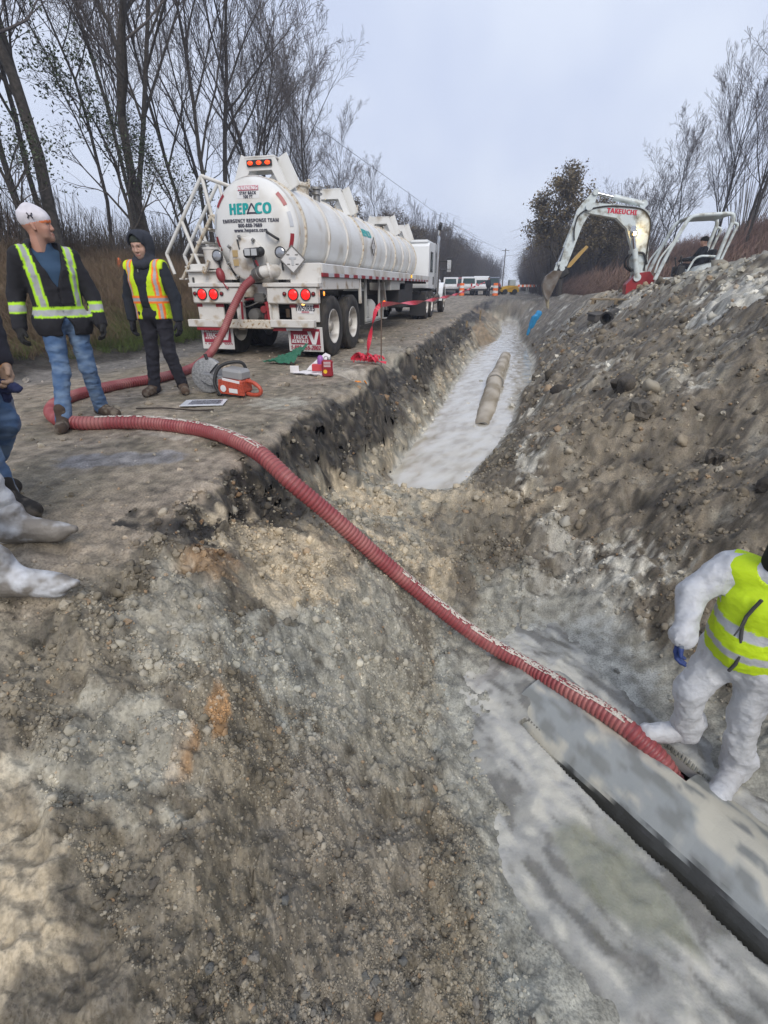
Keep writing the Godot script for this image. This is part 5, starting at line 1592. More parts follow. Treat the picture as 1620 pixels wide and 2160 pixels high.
	for dz in [-0.62, 0.62]:
		var rp := MB.new()
		rp.tube(smooth_path([Vector3(0.42, 0.75, dz), Vector3(0.68, 1.6, dz), Vector3(0.95, 2.3, dz), Vector3(1.05, 2.42, dz), Vector3(1.2, 2.46, dz), Vector3(2.0, 2.48, dz), Vector3(2.14, 2.44, dz), Vector3(2.17, 2.3, dz), Vector3(2.08, 1.7, dz), Vector3(2.0, 1.1, dz)], 44), PackedFloat32Array([0.055]), 10)
		obj("canopy_frame", rp, white, T)
		var r2 := MB.new()
		r2.tube(smooth_path([Vector3(2.15, 2.25, dz), Vector3(2.32, 2.2, dz), Vector3(2.1, 1.15, dz)], 16), PackedFloat32Array([0.04]), 8)
		obj("rear_stay", r2, white, T)
		var gr := MB.new()
		gr.tube(smooth_path([Vector3(0.38, 0.95, dz), Vector3(0.45, 1.35, dz), Vector3(0.72, 1.78, dz), Vector3(0.86, 1.8, dz)], 16), PackedFloat32Array([0.03]), 8)
		obj("grab_rail", gr, white, T)
		var ar := MB.new()
		ar.tube(smooth_path([Vector3(1.3, 0.95, dz * 0.9), Vector3(1.42, 1.3, dz * 0.9), Vector3(1.6, 1.4, dz * 0.9), Vector3(2.05, 1.38, dz * 0.9)], 14), PackedFloat32Array([0.03]), 8)
		obj("side_rail", ar, white, T)
	var rf := MB.new()
	rf.box(Vector3(1.58, 2.46, 0), Vector3(1.05, 0.05, 1.3), Basis(), 0.02)
	obj("canopy_roof", rf, mat("canopy_grey", Color(0.42, 0.45, 0.44), 0.5), T)
	var se := MB.new()
	se.box(Vector3(1.75, 0.98, 0), Vector3(0.5, 0.12, 0.5), Basis(), 0.04); se.box(Vector3(2.0, 1.3, 0), Vector3(0.14, 0.6, 0.48), Basis(Vector3.BACK, -0.15), 0.05)
	obj("seat", se, black, T)
	for dz in [-0.3, 0.3]:
		var lv := MB.new()
		lv.box(Vector3(1.2, 1.0, dz), Vector3(0.2, 0.3, 0.16), Basis(), 0.04); lv.rod(Vector3(1.2, 1.12, dz), Vector3(1.12, 1.36, dz), 0.02); lv.ball(Vector3(1.12, 1.38, dz), Vector3(0.035, 0.05, 0.035), 8)
		obj("control_lever", lv, black, T)
	# the driver
	var D := thing("excavator_driver", "person in dark clothes sitting under the excavator canopy", "person", EX + Vector3(1.72, 1.03, 0.0))
	var j := {"pelvis": V(0, 0.1, 0), "waist": V(0.03, 0.25, 0), "chest": V(0.05, 0.45, 0), "neck": V(0.05, 0.64, 0), "head": V(0.02, 0.79, 0), "shL": V(0.05, 0.57, 0.19), "elL": V(-0.1, 0.33, 0.26), "wrL": V(-0.36, 0.3, 0.3), "shR": V(0.05, 0.57, -0.19), "elR": V(-0.1, 0.33, -0.26), "wrR": V(-0.36, 0.3, -0.3),
		"hiL": V(-0.02, 0.09, 0.1), "knL": V(-0.44, 0.12, 0.13), "anL": V(-0.55, -0.22, 0.13), "toL": V(-0.7, -0.27, 0.13), "hiR": V(-0.02, 0.09, -0.1), "knR": V(-0.44, 0.12, -0.13), "anR": V(-0.55, -0.22, -0.13), "toR": V(-0.7, -0.27, -0.13), "face": V(-1, 0, 0), "left": V(0, 0, 1), "look": V(-1, -0.15, 0.2)}
	make_body(D, j, Color(0.4, 0.25, 0.19))
	var s := span(j, 0.2)
	var F := Field.new(s[0], s[1], 0.022)
	torso(F, j, 1.1)
	arms(F, j, 1.25)
	garment(D, "jacket", F, one(Color(0.014, 0.016, 0.025)), cloth("jacket_cloth"))
	var L := Field.new(s[0], s[1], 0.022)
	legs(L, j, 1.1)
	garment(D, "trousers", L, one(Color(0.02, 0.022, 0.03)), cloth("dark_trousers"))
	var C := Field.new(j.head - Vector3.ONE * 0.2, j.head + Vector3.ONE * 0.2, 0.014)
	C.bone(j.head + V(0.02, 0.05, 0), j.head + V(-0.02, 0.05, 0), 0.1, 0.09, 0.03)
	C.carve(func(p: Vector3) -> float: return j.head.y - 0.0 - p.y)
	garment(D, "knit_cap", C, one(Color(0.012, 0.012, 0.012)), cloth("knit"))
	gloves(D, j, one(Color(0.012, 0.012, 0.013)), cloth("glove_black"), 1.2, 1.2)
	boots(D, j, Color(0.04, 0.03, 0.025), Color(0.02, 0.02, 0.02), cloth("boot_leather"), 0.014)

# ---------------------------------------------------------------- people
# a field of distances on a grid, joined smoothly, meshed as surface nets
class Field:
	var lo: Vector3
	var cell: float
	var nx: int
	var ny: int
	var nz: int
	var g := PackedFloat32Array()
	var hit := PackedByteArray()   # rows that a bone has reached

	func _init(a: Vector3, b: Vector3, size: float) -> void:
		lo = a; cell = size
		nx = int((b.x - a.x) / size) + 2; ny = int((b.y - a.y) / size) + 2; nz = int((b.z - a.z) / size) + 2
		g.resize(nx * ny * nz)
		g.fill(1.0)
		hit.resize(ny * nz)

	# tapered capsule; k = how softly it joins what is there
	func bone(a: Vector3, b: Vector3, ra: float, rb: float, k := 0.03) -> void:
		var m := maxf(ra, rb) + k + cell * 3.5
		var i0 := maxi(0, int((minf(a.x, b.x) - m - lo.x) / cell))
		var i1 := mini(nx - 1, int((maxf(a.x, b.x) + m - lo.x) / cell) + 1)
		var j0 := maxi(0, int((minf(a.y, b.y) - m - lo.y) / cell))
		var j1 := mini(ny - 1, int((maxf(a.y, b.y) + m - lo.y) / cell) + 1)
		var k0 := maxi(0, int((minf(a.z, b.z) - m - lo.z) / cell))
		var k1 := mini(nz - 1, int((maxf(a.z, b.z) + m - lo.z) / cell) + 1)
		var ab := b - a
		var l2 := maxf(ab.length_squared(), 1e-9)
		for j in range(j0, j1 + 1):
			for q in range(k0, k1 + 1):
				var p := Vector3(lo.x + i0 * cell, lo.y + j * cell, lo.z + q * cell) - a
				var at := (j * nz + q) * nx
				hit[j * nz + q] = 1
				for i in range(i0, i1 + 1):
					var t := clampf(p.dot(ab) / l2, 0.0, 1.0)
					var d := (p - ab * t).length() - lerpf(ra, rb, t)
					var o := g[at + i]
					var h := maxf(k - absf(o - d), 0.0)
					g[at + i] = minf(o, d) - h * h / (4.0 * k)
					p.x += cell

	# cut away where f(p) > 0
	func carve(f: Callable) -> void:
		var lim := cell * 3.5
		for j in ny:
			for q in nz:
				if hit[j * nz + q] == 0: continue
				var at := (j * nz + q) * nx
				for i in nx:
					var o := g[at + i]
					if o < lim and o > -0.2:
						var d: float = f.call(Vector3(lo.x + i * cell, lo.y + j * cell, lo.z + q * cell))
						if d > o: g[at + i] = d

	func wrinkle(n: FastNoiseLite, f: Vector3, amp: float) -> void:
		var lim := cell * 3.2
		for j in ny:
			for q in nz:
				if hit[j * nz + q] == 0: continue
				var at := (j * nz + q) * nx
				for i in nx:
					var o := g[at + i]
					if absf(o) < lim: g[at + i] = o + (absf(n.get_noise_3d((lo.x + i * cell) * f.x, (lo.y + j * cell) * f.y, (lo.z + q * cell) * f.z)) - 0.2) * amp

	func mesh_into(m: MB, colour: Callable) -> void:
		var id := PackedInt32Array()
		id.resize(nx * ny * nz)
		id.fill(-1)
		var vs := PackedVector3Array()
		var ns := PackedVector3Array()
		var cs := PackedColorArray()
		var lim := cell * 3.2
		var sx := 1
		var sz := nx
		var sy := nx * nz
		var act := PackedInt32Array()
		for j in ny - 1:
			for q in nz - 1:
				if hit[j * nz + q] == 0: continue
				var at := (j * nz + q) * nx
				for i in nx - 1:
					var c := at + i
					var d0 := g[c]
					if d0 > lim or d0 < -lim: continue
					var d1 := g[c + sx]
					var d2 := g[c + sz]
					var d3 := g[c + sx + sz]
					var d4 := g[c + sy]
					var d5 := g[c + sx + sy]
					var d6 := g[c + sz + sy]
					var d7 := g[c + sx + sz + sy]
					var s := int(d0 < 0) + int(d1 < 0) + int(d2 < 0) + int(d3 < 0) + int(d4 < 0) + int(d5 < 0) + int(d6 < 0) + int(d7 < 0)
					if s == 0 or s == 8: continue
					var acc := Vector3.ZERO
					var n := 0
					if (d0 < 0) != (d1 < 0): acc += Vector3(d0 / (d0 - d1), 0, 0); n += 1
					if (d2 < 0) != (d3 < 0): acc += Vector3(d2 / (d2 - d3), 0, 1); n += 1
					if (d4 < 0) != (d5 < 0): acc += Vector3(d4 / (d4 - d5), 1, 0); n += 1
					if (d6 < 0) != (d7 < 0): acc += Vector3(d6 / (d6 - d7), 1, 1); n += 1
					if (d0 < 0) != (d2 < 0): acc += Vector3(0, 0, d0 / (d0 - d2)); n += 1
					if (d1 < 0) != (d3 < 0): acc += Vector3(1, 0, d1 / (d1 - d3)); n += 1
					if (d4 < 0) != (d6 < 0): acc += Vector3(0, 1, d4 / (d4 - d6)); n += 1
					if (d5 < 0) != (d7 < 0): acc += Vector3(1, 1, d5 / (d5 - d7)); n += 1
					if (d0 < 0) != (d4 < 0): acc += Vector3(0, d0 / (d0 - d4), 0); n += 1
					if (d1 < 0) != (d5 < 0): acc += Vector3(1, d1 / (d1 - d5), 0); n += 1
					if (d2 < 0) != (d6 < 0): acc += Vector3(0, d2 / (d2 - d6), 1); n += 1
					if (d3 < 0) != (d7 < 0): acc += Vector3(1, d3 / (d3 - d7), 1); n += 1
					id[c] = vs.size()
					act.append(c)
					var p := lo + (Vector3(i, j, q) + acc / n) * cell
					var nn := Vector3(d1 + d3 + d5 + d7 - d0 - d2 - d4 - d6, d4 + d5 + d6 + d7 - d0 - d1 - d2 - d3, d2 + d3 + d6 + d7 - d0 - d1 - d4 - d5).normalized()
					vs.append(p); ns.append(nn); cs.append(colour.call(p, nn))
		for c in act:
			for e in [[sx, sy, sz], [sy, sz, sx], [sz, sx, sy]]:
				var u: int = e[1]
				var w: int = e[2]
				if c < u + w: continue
				if (g[c] < 0) == (g[c + e[0]] < 0): continue
				var a := id[c]
				var b := id[c - u]
				var d := id[c - u - w]
				var f := id[c - w]
				if b < 0 or d < 0 or f < 0: continue
				for k in [a, b, d, a, d, f]:
					m.v.append(vs[k]); m.n.append(ns[k]); m.c.append(cs[k])
				var z := m.v.size() - 6
				if (m.v[z + 2] - m.v[z]).cross(m.v[z + 1] - m.v[z]).dot(ns[a]) < 0:
					for t in [z, z + 3]:
						var tv := m.v[t + 1]; m.v[t + 1] = m.v[t + 2]; m.v[t + 2] = tv
						var tn := m.n[t + 1]; m.n[t + 1] = m.n[t + 2]; m.n[t + 2] = tn
						var tc := m.c[t + 1]; m.c[t + 1] = m.c[t + 2]; m.c[t + 2] = tc

func one(c: Color) -> Callable: return func(_p: Vector3, _n: Vector3) -> Color: return c

# a standing figure: joints about its feet; it faces +z turned by yaw. left is +x
func stance(yaw: float, H := 1.77) -> Dictionary:
	var k := H / 1.77
	var j := {"pelvis": V(0, 0.96, 0), "waist": V(0, 1.1, 0.0), "chest": V(0, 1.3, 0.0), "neck": V(0, 1.5, -0.015), "head": V(0, 1.65, 0.02),
		"shL": V(0.185, 1.43, -0.01), "elL": V(0.25, 1.14, -0.04), "wrL": V(0.25, 0.9, 0.05), "shR": V(-0.185, 1.43, -0.01), "elR": V(-0.25, 1.14, -0.04), "wrR": V(-0.25, 0.9, 0.05),
		"hiL": V(0.095, 0.92, 0), "knL": V(0.115, 0.5, 0.02), "anL": V(0.125, 0.1, -0.02), "toL": V(0.15, 0.05, 0.15), "hiR": V(-0.095, 0.92, 0), "knR": V(-0.115, 0.5, 0.02), "anR": V(-0.125, 0.1, -0.02), "toR": V(-0.15, 0.05, 0.15)}
	var b := Basis(Vector3.UP, yaw)
	for n in j: j[n] = b * (j[n] * k)
	j.face = b * Vector3.BACK
	j.left = b * Vector3.RIGHT
	j.look = j.face
	return j

func head_into(m: MB, j: Dictionary, skin: Color, size := 0.0055, beard := 0.0) -> void:
	var f: Vector3 = j.look.normalized()
	var u: Vector3 = Vector3.UP
	var l := u.cross(f).normalized()
	u = f.cross(l)
	var c: Vector3 = j.head
	var at := func(x: float, y: float, z: float) -> Vector3: return c + l * x + u * y + f * z
	var F := Field.new(c - Vector3(0.15, 0.19, 0.15), c + Vector3(0.15, 0.15, 0.15), size)
	F.bone(at.call(0, 0.035, -0.03), at.call(0, 0.03, 0.02), 0.083, 0.076, 0.02)
	F.bone(at.call(0, -0.02, 0.015), at.call(0, -0.085, 0.055), 0.064, 0.034, 0.03)
	for s in [-1.0, 1.0]:
		F.bone(at.call(s * 0.035, -0.025, 0.055), at.call(s * 0.03, -0.07, 0.05), 0.032, 0.028, 0.02)
		F.bone(at.call(s * 0.012, 0.028, 0.088), at.call(s * 0.045, 0.024, 0.074), 0.012, 0.011, 0.012)
		F.bone(at.call(s * 0.078, 0.012, -0.012), at.call(s * 0.08, -0.025, -0.004), 0.012, 0.009, 0.008)
		F.bone(at.call(s * 0.085, 0.016, -0.022), at.call(s * 0.083, -0.02, -0.014), 0.008, 0.006, 0.006)
	F.bone(at.call(0, 0.018, 0.088), at.call(0, -0.024, 0.101), 0.009, 0.0135, 0.012)
	for s in [-1.0, 1.0]: F.bone(at.call(s * 0.006, -0.029, 0.092), at.call(s * 0.013, -0.029, 0.088), 0.0095, 0.0085, 0.008)
	F.bone(at.call(-0.018, -0.058, 0.088), at.call(0.018, -0.058, 0.088), 0.008, 0.008, 0.008)
	F.bone(at.call(-0.014, -0.069, 0.086), at.call(0.014, -0.069, 0.086), 0.009, 0.009, 0.008)
	F.bone(at.call(0, -0.09, 0.072), at.call(0, -0.095, 0.07), 0.022, 0.02, 0.02)
	F.bone(at.call(0, -0.05, -0.02), at.call(0, -0.17, -0.045), 0.06, 0.06, 0.03)
	F.carve(func(p: Vector3) -> float:
		var q := p - c
		var d := Vector3(absf(q.dot(l)) - 0.032, q.dot(u) - 0.012, q.dot(f) - 0.092)
		return 0.0135 - d.length())
	F.mesh_into(m, func(p: Vector3, n: Vector3) -> Color:
		var q := p - c
		var x := absf(q.dot(l))
		var y := q.dot(u)
		var z := q.dot(f)
		var k := skin
		if z > 0.05 and Vector2(x - 0.032, (y - 0.012) * 1.6).length() < 0.011: k = Color(0.06, 0.045, 0.04) if x < 0.038 and x > 0.026 else Color(0.5, 0.45, 0.42)
		elif z > 0.06 and absf(y - 0.033) < 0.006 and x > 0.014 and x < 0.055: k = skin * 0.35
		elif z > 0.075 and y < -0.055 and y > -0.074 and x < 0.024: k = skin * Color(0.75, 0.5, 0.5)
		elif beard > 0.0 and y < -0.03 and z > -0.02: k = skin.lerp(Color(0.16, 0.13, 0.11), beard * clampf((-0.03 - y) * 30.0, 0.0, 1.0))
		return k)

# a gloved or bare hand; d = along the fingers, t = towards the thumb
func hand_into(m: MB, w: Vector3, d: Vector3, t: Vector3, colour: Callable, curl := 0.5, fat := 1.15, size := 0.005) -> void:
	d = d.normalized()
	t = (t - d * t.dot(d)).normalized()
	var n := d.cross(t).normalized()   # out of the back or the palm
	var F := Field.new(w + d * 0.075 - Vector3.ONE * 0.135, w + d * 0.075 + Vector3.ONE * 0.135, size)
	F.bone(w - d * 0.03, w + d * 0.03, 0.029 * fat, 0.026 * fat, 0.02)
	var len_ := [0.072, 0.08, 0.074, 0.058]
	for i in 4:
		var o := t * (0.032 - 0.0215 * i)
		var kn := w + d * (0.095 - absf(i - 1.3) * 0.005) + o
		F.bone(w + d * 0.025 + o * 0.6, kn, 0.0165 * fat, 0.0125 * fat, 0.012)
		var c1 := d.rotated(t, curl * 0.55)
		var p1: Vector3 = kn + c1 * (len_[i] * 0.5)
		var c2 := d.rotated(t, curl * 1.5)
		var p2: Vector3 = p1 + c2 * (len_[i] * 0.32)
		var c3 := d.rotated(t, curl * 2.1)
		F.bone(kn, p1, 0.0108 * fat, 0.0095 * fat, 0.004)
		F.bone(p1, p2, 0.0095 * fat, 0.0087 * fat, 0.004)
		F.bone(p2, p2 + c3 * (len_[i] * 0.25), 0.0087 * fat, 0.0075 * fat, 0.004)
	var inw := d.rotated(t, PI / 2) * signf(curl)
	var tb := w + d * 0.03 + t * 0.026 + inw * 0.006
	var t1 := tb + (d * 0.7 + t * 0.6 + inw * 0.3).normalized() * 0.045
	var t2 := t1 + (d * 0.9 + t * 0.2 + inw * 0.35).normalized() * 0.034
	F.bone(w + d * 0.015 + t * 0.01, tb, 0.018 * fat, 0.0145 * fat, 0.012)
	F.bone(tb, t1, 0.0145 * fat, 0.0115 * fat, 0.006)
	F.bone(t1, t2, 0.0115 * fat, 0.009 * fat, 0.005)
	F.mesh_into(m, colour)

func span(j: Dictionary, m := 0.25) -> Array:
	var a := Vector3.ONE * 1e3
	var b := -a
	for k in ["head", "shL", "shR", "elL", "elR", "wrL", "wrR", "knL", "knR", "anL", "anR", "toL", "toR", "pelvis"]:
		a = a.min(j[k]); b = b.max(j[k])
	return [a - Vector3.ONE * m, b + Vector3.ONE * m]

func torso(F: Field, j: Dictionary, fat: float, low := 0.0) -> void:
	var l: Vector3 = j.left
	var f: Vector3 = j.face
	F.bone(j.shL - l * 0.03, j.shR + l * 0.03, 0.072 * fat, 0.072 * fat, 0.05)
	for s in [-1.0, 1.0]:
		F.bone(j.chest + l * (0.075 * s) + f * 0.015, j.waist + l * (0.065 * s), 0.112 * fat, 0.105 * fat, 0.05)
		F.bone(j.waist + l * (0.065 * s), j.pelvis + l * (0.075 * s) - Vector3(0, low, 0), 0.105 * fat, 0.108 * fat, 0.05)
	F.bone(j.chest + f * 0.03, j.waist + f * 0.03, 0.11 * fat, 0.11 * fat, 0.05)
	F.bone(j.chest + Vector3(0, 0.1, 0), j.neck, 0.085 * fat, 0.06, 0.04)

func arms(F: Field, j: Dictionary, fat: float, cuff := 0.0) -> void:
	for s in ["L", "R"]:
		var w: Vector3 = j["wr" + s]
		F.bone(j["sh" + s], j["el" + s], 0.064 * fat, 0.052 * fat, 0.04)
		F.bone(j["el" + s], w - (w - j["el" + s]).normalized() * cuff, 0.053 * fat, 0.043 * fat, 0.02)

func legs(F: Field, j: Dictionary, fat: float, stop := 0.06) -> void:
	var l: Vector3 = j.left
	F.bone(j.pelvis + l * 0.06, j.pelvis - l * 0.06, 0.115 * fat, 0.115 * fat, 0.05)
	for s in ["L", "R"]:
		F.bone(j["hi" + s], j["kn" + s], 0.088 * fat, 0.064 * fat, 0.035)
		var a: Vector3 = j["an" + s]
		F.bone(j["kn" + s], a + (j["kn" + s] - a).normalized() * stop, 0.063 * fat, 0.06 * fat, 0.03)

func make_body(T: Node3D, j: Dictionary, skin: Color, beard := 0.0, bare := []) -> void:
	var m := MB.new()
	var s := span(j)
	var F := Field.new(s[0], s[1], 0.03)
	torso(F, j, 0.8)
	arms(F, j, 0.72)
	legs(F, j, 0.78)
	F.bone(j.neck - Vector3(0, 0.03, 0), j.neck.lerp(j.head, 0.5), 0.055, 0.052, 0.03)
	for k in ["L", "R"]: F.bone(j["an" + k], j["to" + k], 0.04, 0.03, 0.02)
	F.mesh_into(m, one(skin))
	head_into(m, j, skin, 0.0055, beard)
	for k in ["L", "R"]:
		var w: Vector3 = j["wr" + k]
		var d: Vector3 = j.get("ha" + k, (w - j["el" + k]).normalized())
		if k in bare: hand_into(m, w, d, j.get("th" + k, j.face), one(skin), 0.6 if k == "R" else -0.6, 1.0)
	obj("body", m, mat("skin", Color.WHITE, 0.55, 0.0, {"vc": true}), T)

func garment(T: Node3D, called: String, F: Field, colour: Callable, m: Material) -> MeshInstance3D:
	var b := MB.new()
	F.mesh_into(b, colour)
	return obj(called, b, m, T)

func gloves(T: Node3D, j: Dictionary, colour: Callable, m: Material, fat := 1.2, curl := 0.5) -> void:
	for k in ["L", "R"]:
		var b := MB.new()
		var w: Vector3 = j["wr" + k]
		hand_into(b, w, j.get("ha" + k, (w - j["el" + k]).normalized()), j.get("th" + k, j.face), colour, curl if k == "R" else -curl, fat)
		obj("glove", b, m, T)

func boots(T: Node3D, j: Dictionary, top: Color, sole: Color, m: Material, size := 0.009, fat := 1.0) -> void:
	for k in ["L", "R"]:
		var a: Vector3 = j["an" + k]
		var t: Vector3 = j["to" + k]
		var d := Vector3(t.x - a.x, 0, t.z - a.z).normalized()
		var gy := minf(a.y, t.y) - 0.055
		var F := Field.new(a.min(t) - Vector3.ONE * 0.17, a.max(t) + Vector3.ONE * 0.17, size)
		F.bone(a + Vector3(0, 0.09, 0), a, 0.055 * fat, 0.053 * fat, 0.03)
		F.bone(a - d * 0.045 - Vector3(0, 0.035, 0), t, 0.047 * fat, 0.047 * fat, 0.03)
		F.bone(a, t - Vector3(0, 0.005, 0), 0.05 * fat, 0.043 * fat, 0.03)
		F.carve(func(p: Vector3) -> float: return gy - p.y)
		garment(T, "boot", F, func(p: Vector3, n: Vector3) -> Color:
			var c := sole if p.y < gy + 0.028 else top
			return c.lerp(Color(0.19, 0.16, 0.125), clampf(fbm.get_noise_3d(p.x * 120.0, p.y * 120.0, p.z * 120.0) * 2.0 + 0.35 - (p.y - gy) * 4.0, 0.0, 0.85)), m)

func cloth(key: String, c := Color.WHITE, rough := 0.9, ns := 0.5) -> StandardMaterial3D:
	return mat(key, c, rough, 0.0, {"vc": true, "scale": 4.0, "nrm": noise_tex(0.012, 4, 71, [], 512, 5.0), "ns": ns})

const LIME := Color(0.42, 0.74, 0.03)
const YELLOW := Color(0.52, 0.72, 0.01)
const SILVER := Color(0.36, 0.37, 0.38)
const HIVIS_ORANGE := Color(0.9, 0.2, 0.02)

func denim(p: Vector3) -> Color:
	var n := fbm.get_noise_3d(p.x * 50.0, p.y * 110.0, p.z * 50.0)
	var n2 := fbm.get_noise_3d(p.x * 14.0, p.y * 10.0, p.z * 14.0)
	return Color(0.055, 0.11, 0.22).lerp(Color(0.14, 0.21, 0.32), clampf(0.35 + n * 1.4 + n2, 0.0, 1.0))

func make_person_beanie() -> void:
	var T := thing("person", "person in white beanie, black jacket with lime stripes and blue jeans, standing by the hose", "person", Vector3(-3.86, 0, -3.78))
	var yaw := deg_to_rad(58)
	var j := stance(yaw, 1.76)
	var l: Vector3 = j.left
	var f: Vector3 = j.face
	j.look = Vector3(0.86, 0.1, -0.5)
	j.anR = Vector3(0.02, 0.1, 0.3); j.toR = Vector3(0.1, 0.05, 0.43); j.knR = Vector3(0.0, 0.5, 0.16)
	j.anL = Vector3(-0.02, 0.1, -0.2); j.toL = Vector3(0.16, 0.05, -0.17); j.knL = Vector3(0.06, 0.5, -0.08)
	j.elR = j.shR + V(-0.13, -0.29, 0.02); j.wrR = j.elR + V(0.05, -0.25, 0.1)
	j.elL = j.shL + V(0.08, -0.29, -0.06); j.wrL = j.elL + V(0.08, -0.24, 0.06)
	make_body(T, j, Color(0.42, 0.22, 0.16), 0.35)
	var s := span(j)
	var F := Field.new(s[0], Vector3(s[1].x, 1.05, s[1].z), 0.013)
	legs(F, j, 1.08, -0.01)
	F.wrinkle(fbm, Vector3(50, 90, 50), 0.022)
	garment(T, "jeans", F, func(p: Vector3, _n: Vector3) -> Color: return denim(p), cloth("denim"))
	var sh := Field.new(s[0] + Vector3(0, 0.7, 0), s[1], 0.014)
	torso(sh, j, 0.9)
	sh.bone(j.neck, j.neck + V(0, 0.045, 0.0), 0.075, 0.068, 0.02)
	sh.carve(func(p: Vector3) -> float: return 0.9 - p.y)
	garment(T, "shirt", sh, one(Color(0.03, 0.065, 0.12)), cloth("shirt"))
	var J := Field.new(s[0] + Vector3(0, 0.6, 0), s[1], 0.0125)
	torso(J, j, 1.12, 0.1)
	arms(J, j, 1.25)
	J.bone(j.pelvis + l * 0.08 - V(0, 0.06, 0), j.pelvis - l * 0.08 - V(0, 0.06, 0), 0.152, 0.152, 0.05)
	for sg in [-1.0, 1.0]:   # standing collar and thick shoulders
		J.bone(j.neck + l * (0.09 * sg) + f * 0.05, j.neck + l * (0.085 * sg) - f * 0.06 + V(0, 0.02, 0), 0.035, 0.04, 0.02)
		J.bone(j.neck + l * (0.09 * sg) + f * 0.05, j.chest + l * (0.13 * sg) + f * 0.1, 0.035, 0.03, 0.02)
	J.bone(j.neck + l * 0.07 - f * 0.07 + V(0, 0.02, 0), j.neck - l * 0.07 - f * 0.07 + V(0, 0.02, 0), 0.04, 0.04, 0.02)
	J.carve(func(p: Vector3) -> float:   # open front
		var x := p.dot(l)
		var z := p.dot(f)
		var half := 0.1 * smoothstep(1.14, 1.46, p.y) + 0.05 * smoothstep(0.98, 0.86, p.y)
		return minf(z - 0.02, half - absf(x)))
	J.carve(func(p: Vector3) -> float: return 0.8 - p.y)
	J.wrinkle(fbm, Vector3(45, 45, 45), 0.016)
	garment(T, "jacket", J, func(p: Vector3, n: Vector3) -> Color:
		var x := p.dot(l)
		var z := p.dot(f)
		var c := Color(0.012, 0.013, 0.018)
		var arm := absf(x) > 0.215
		if not arm:
			var d := absf(absf(x) - 0.15 + (1.3 - p.y) * 0.06)
			if p.y > 1.02 and (z > 0 or n.y > 0.4):
				if d < 0.018: c = SILVER
				elif d < 0.036: c = LIME
			var w := absf(p.y - 0.99)
			if w < 0.022: c = SILVER
			elif w < 0.043: c = LIME
		else:
			var w := absf(p.y - 1.03)
			if w < 0.024: c = SILVER
			elif w < 0.046: c = LIME
		return c, cloth("jacket_cloth"))
	gloves(T, j, one(Color(0.012, 0.012, 0.013)), cloth("glove_black"), 1.45, 0.7)
	boots(T, j, Color(0.06, 0.042, 0.03), Color(0.025, 0.022, 0.02), cloth("boot_leather"))
	var up: Vector3 = (Vector3.UP - j.look.normalized() * 0.25).normalized()
	var B := Field.new(j.head - Vector3.ONE * 0.2, j.head + Vector3.ONE * 0.25, 0.007)
	var lk: Vector3 = j.look.normalized()
	B.bone(j.head + V(0, 0.06, 0) - lk * 0.035, j.head + V(0, 0.055, 0) + lk * 0.025, 0.09, 0.081, 0.03)
	B.bone(j.head + V(0, 0.09, 0) - lk * 0.035, j.head + V(0, 0.108, 0) - lk * 0.03, 0.078, 0.062, 0.05)
	var base: Vector3 = j.head + V(0, 0.006, 0)
	B.carve(func(p: Vector3) -> float: return -(p - base).dot(up))
	B.wrinkle(fbm, Vector3(60, 60, 60), 0.007)
	var cap := garment(T, "beanie", B, func(p: Vector3, _n: Vector3) -> Color:
		var h := (p - base).dot(up)
		return HIVIS_ORANGE.lerp(Color(0.8, 0.3, 0.2), 0.3) if h < 0.017 else Color(0.62, 0.6, 0.64) * (1.0 + 0.25 * fbm.get_noise_3d(p.x * 80.0, p.y * 80.0, p.z * 80.0)), cloth("knit"))
	# the mark on the side of the beanie: two crossing arcs
	var mk := MB.new()
	var mc: Vector3 = base + V(0, 0.055, 0) + Vector3(0.5, 0.1, 0.86).normalized() * 0.098 - lk * 0.01
	var mx := lk - Vector3(0, lk.y, 0)
	mx = mx.normalized()
	var mo := Vector3(0.5, 0.15, 0.86).normalized()
	mx = (mx - mo * mx.dot(mo)).normalized()
	var my := mo.cross(mx)
	if my.y < 0: my = -my
	for sg in [-1.0, 1.0]:
		for k in 8:
			var a := lerpf(-1.15, 1.15, k / 8.0)
			var b := lerpf(-1.15, 1.15, (k + 1) / 8.0)
			var p: Vector3 = mc + mx * (sg * (0.026 - 0.016 * cos(a))) + my * (sin(a) * 0.02)
			var q: Vector3 = mc + mx * (sg * (0.026 - 0.016 * cos(b))) + my * (sin(b) * 0.02)
			mk.bar(p, q, 0.009 * (0.7 + 0.5 * absf(sin(a))), 0.004, mo)
		mk.bar(mc + mx * (sg * 0.012), mc, 0.006, 0.004, mo)
	obj("emblem", mk, mat("emblem_black", Color(0.02, 0.015, 0.02), 0.8), cap)

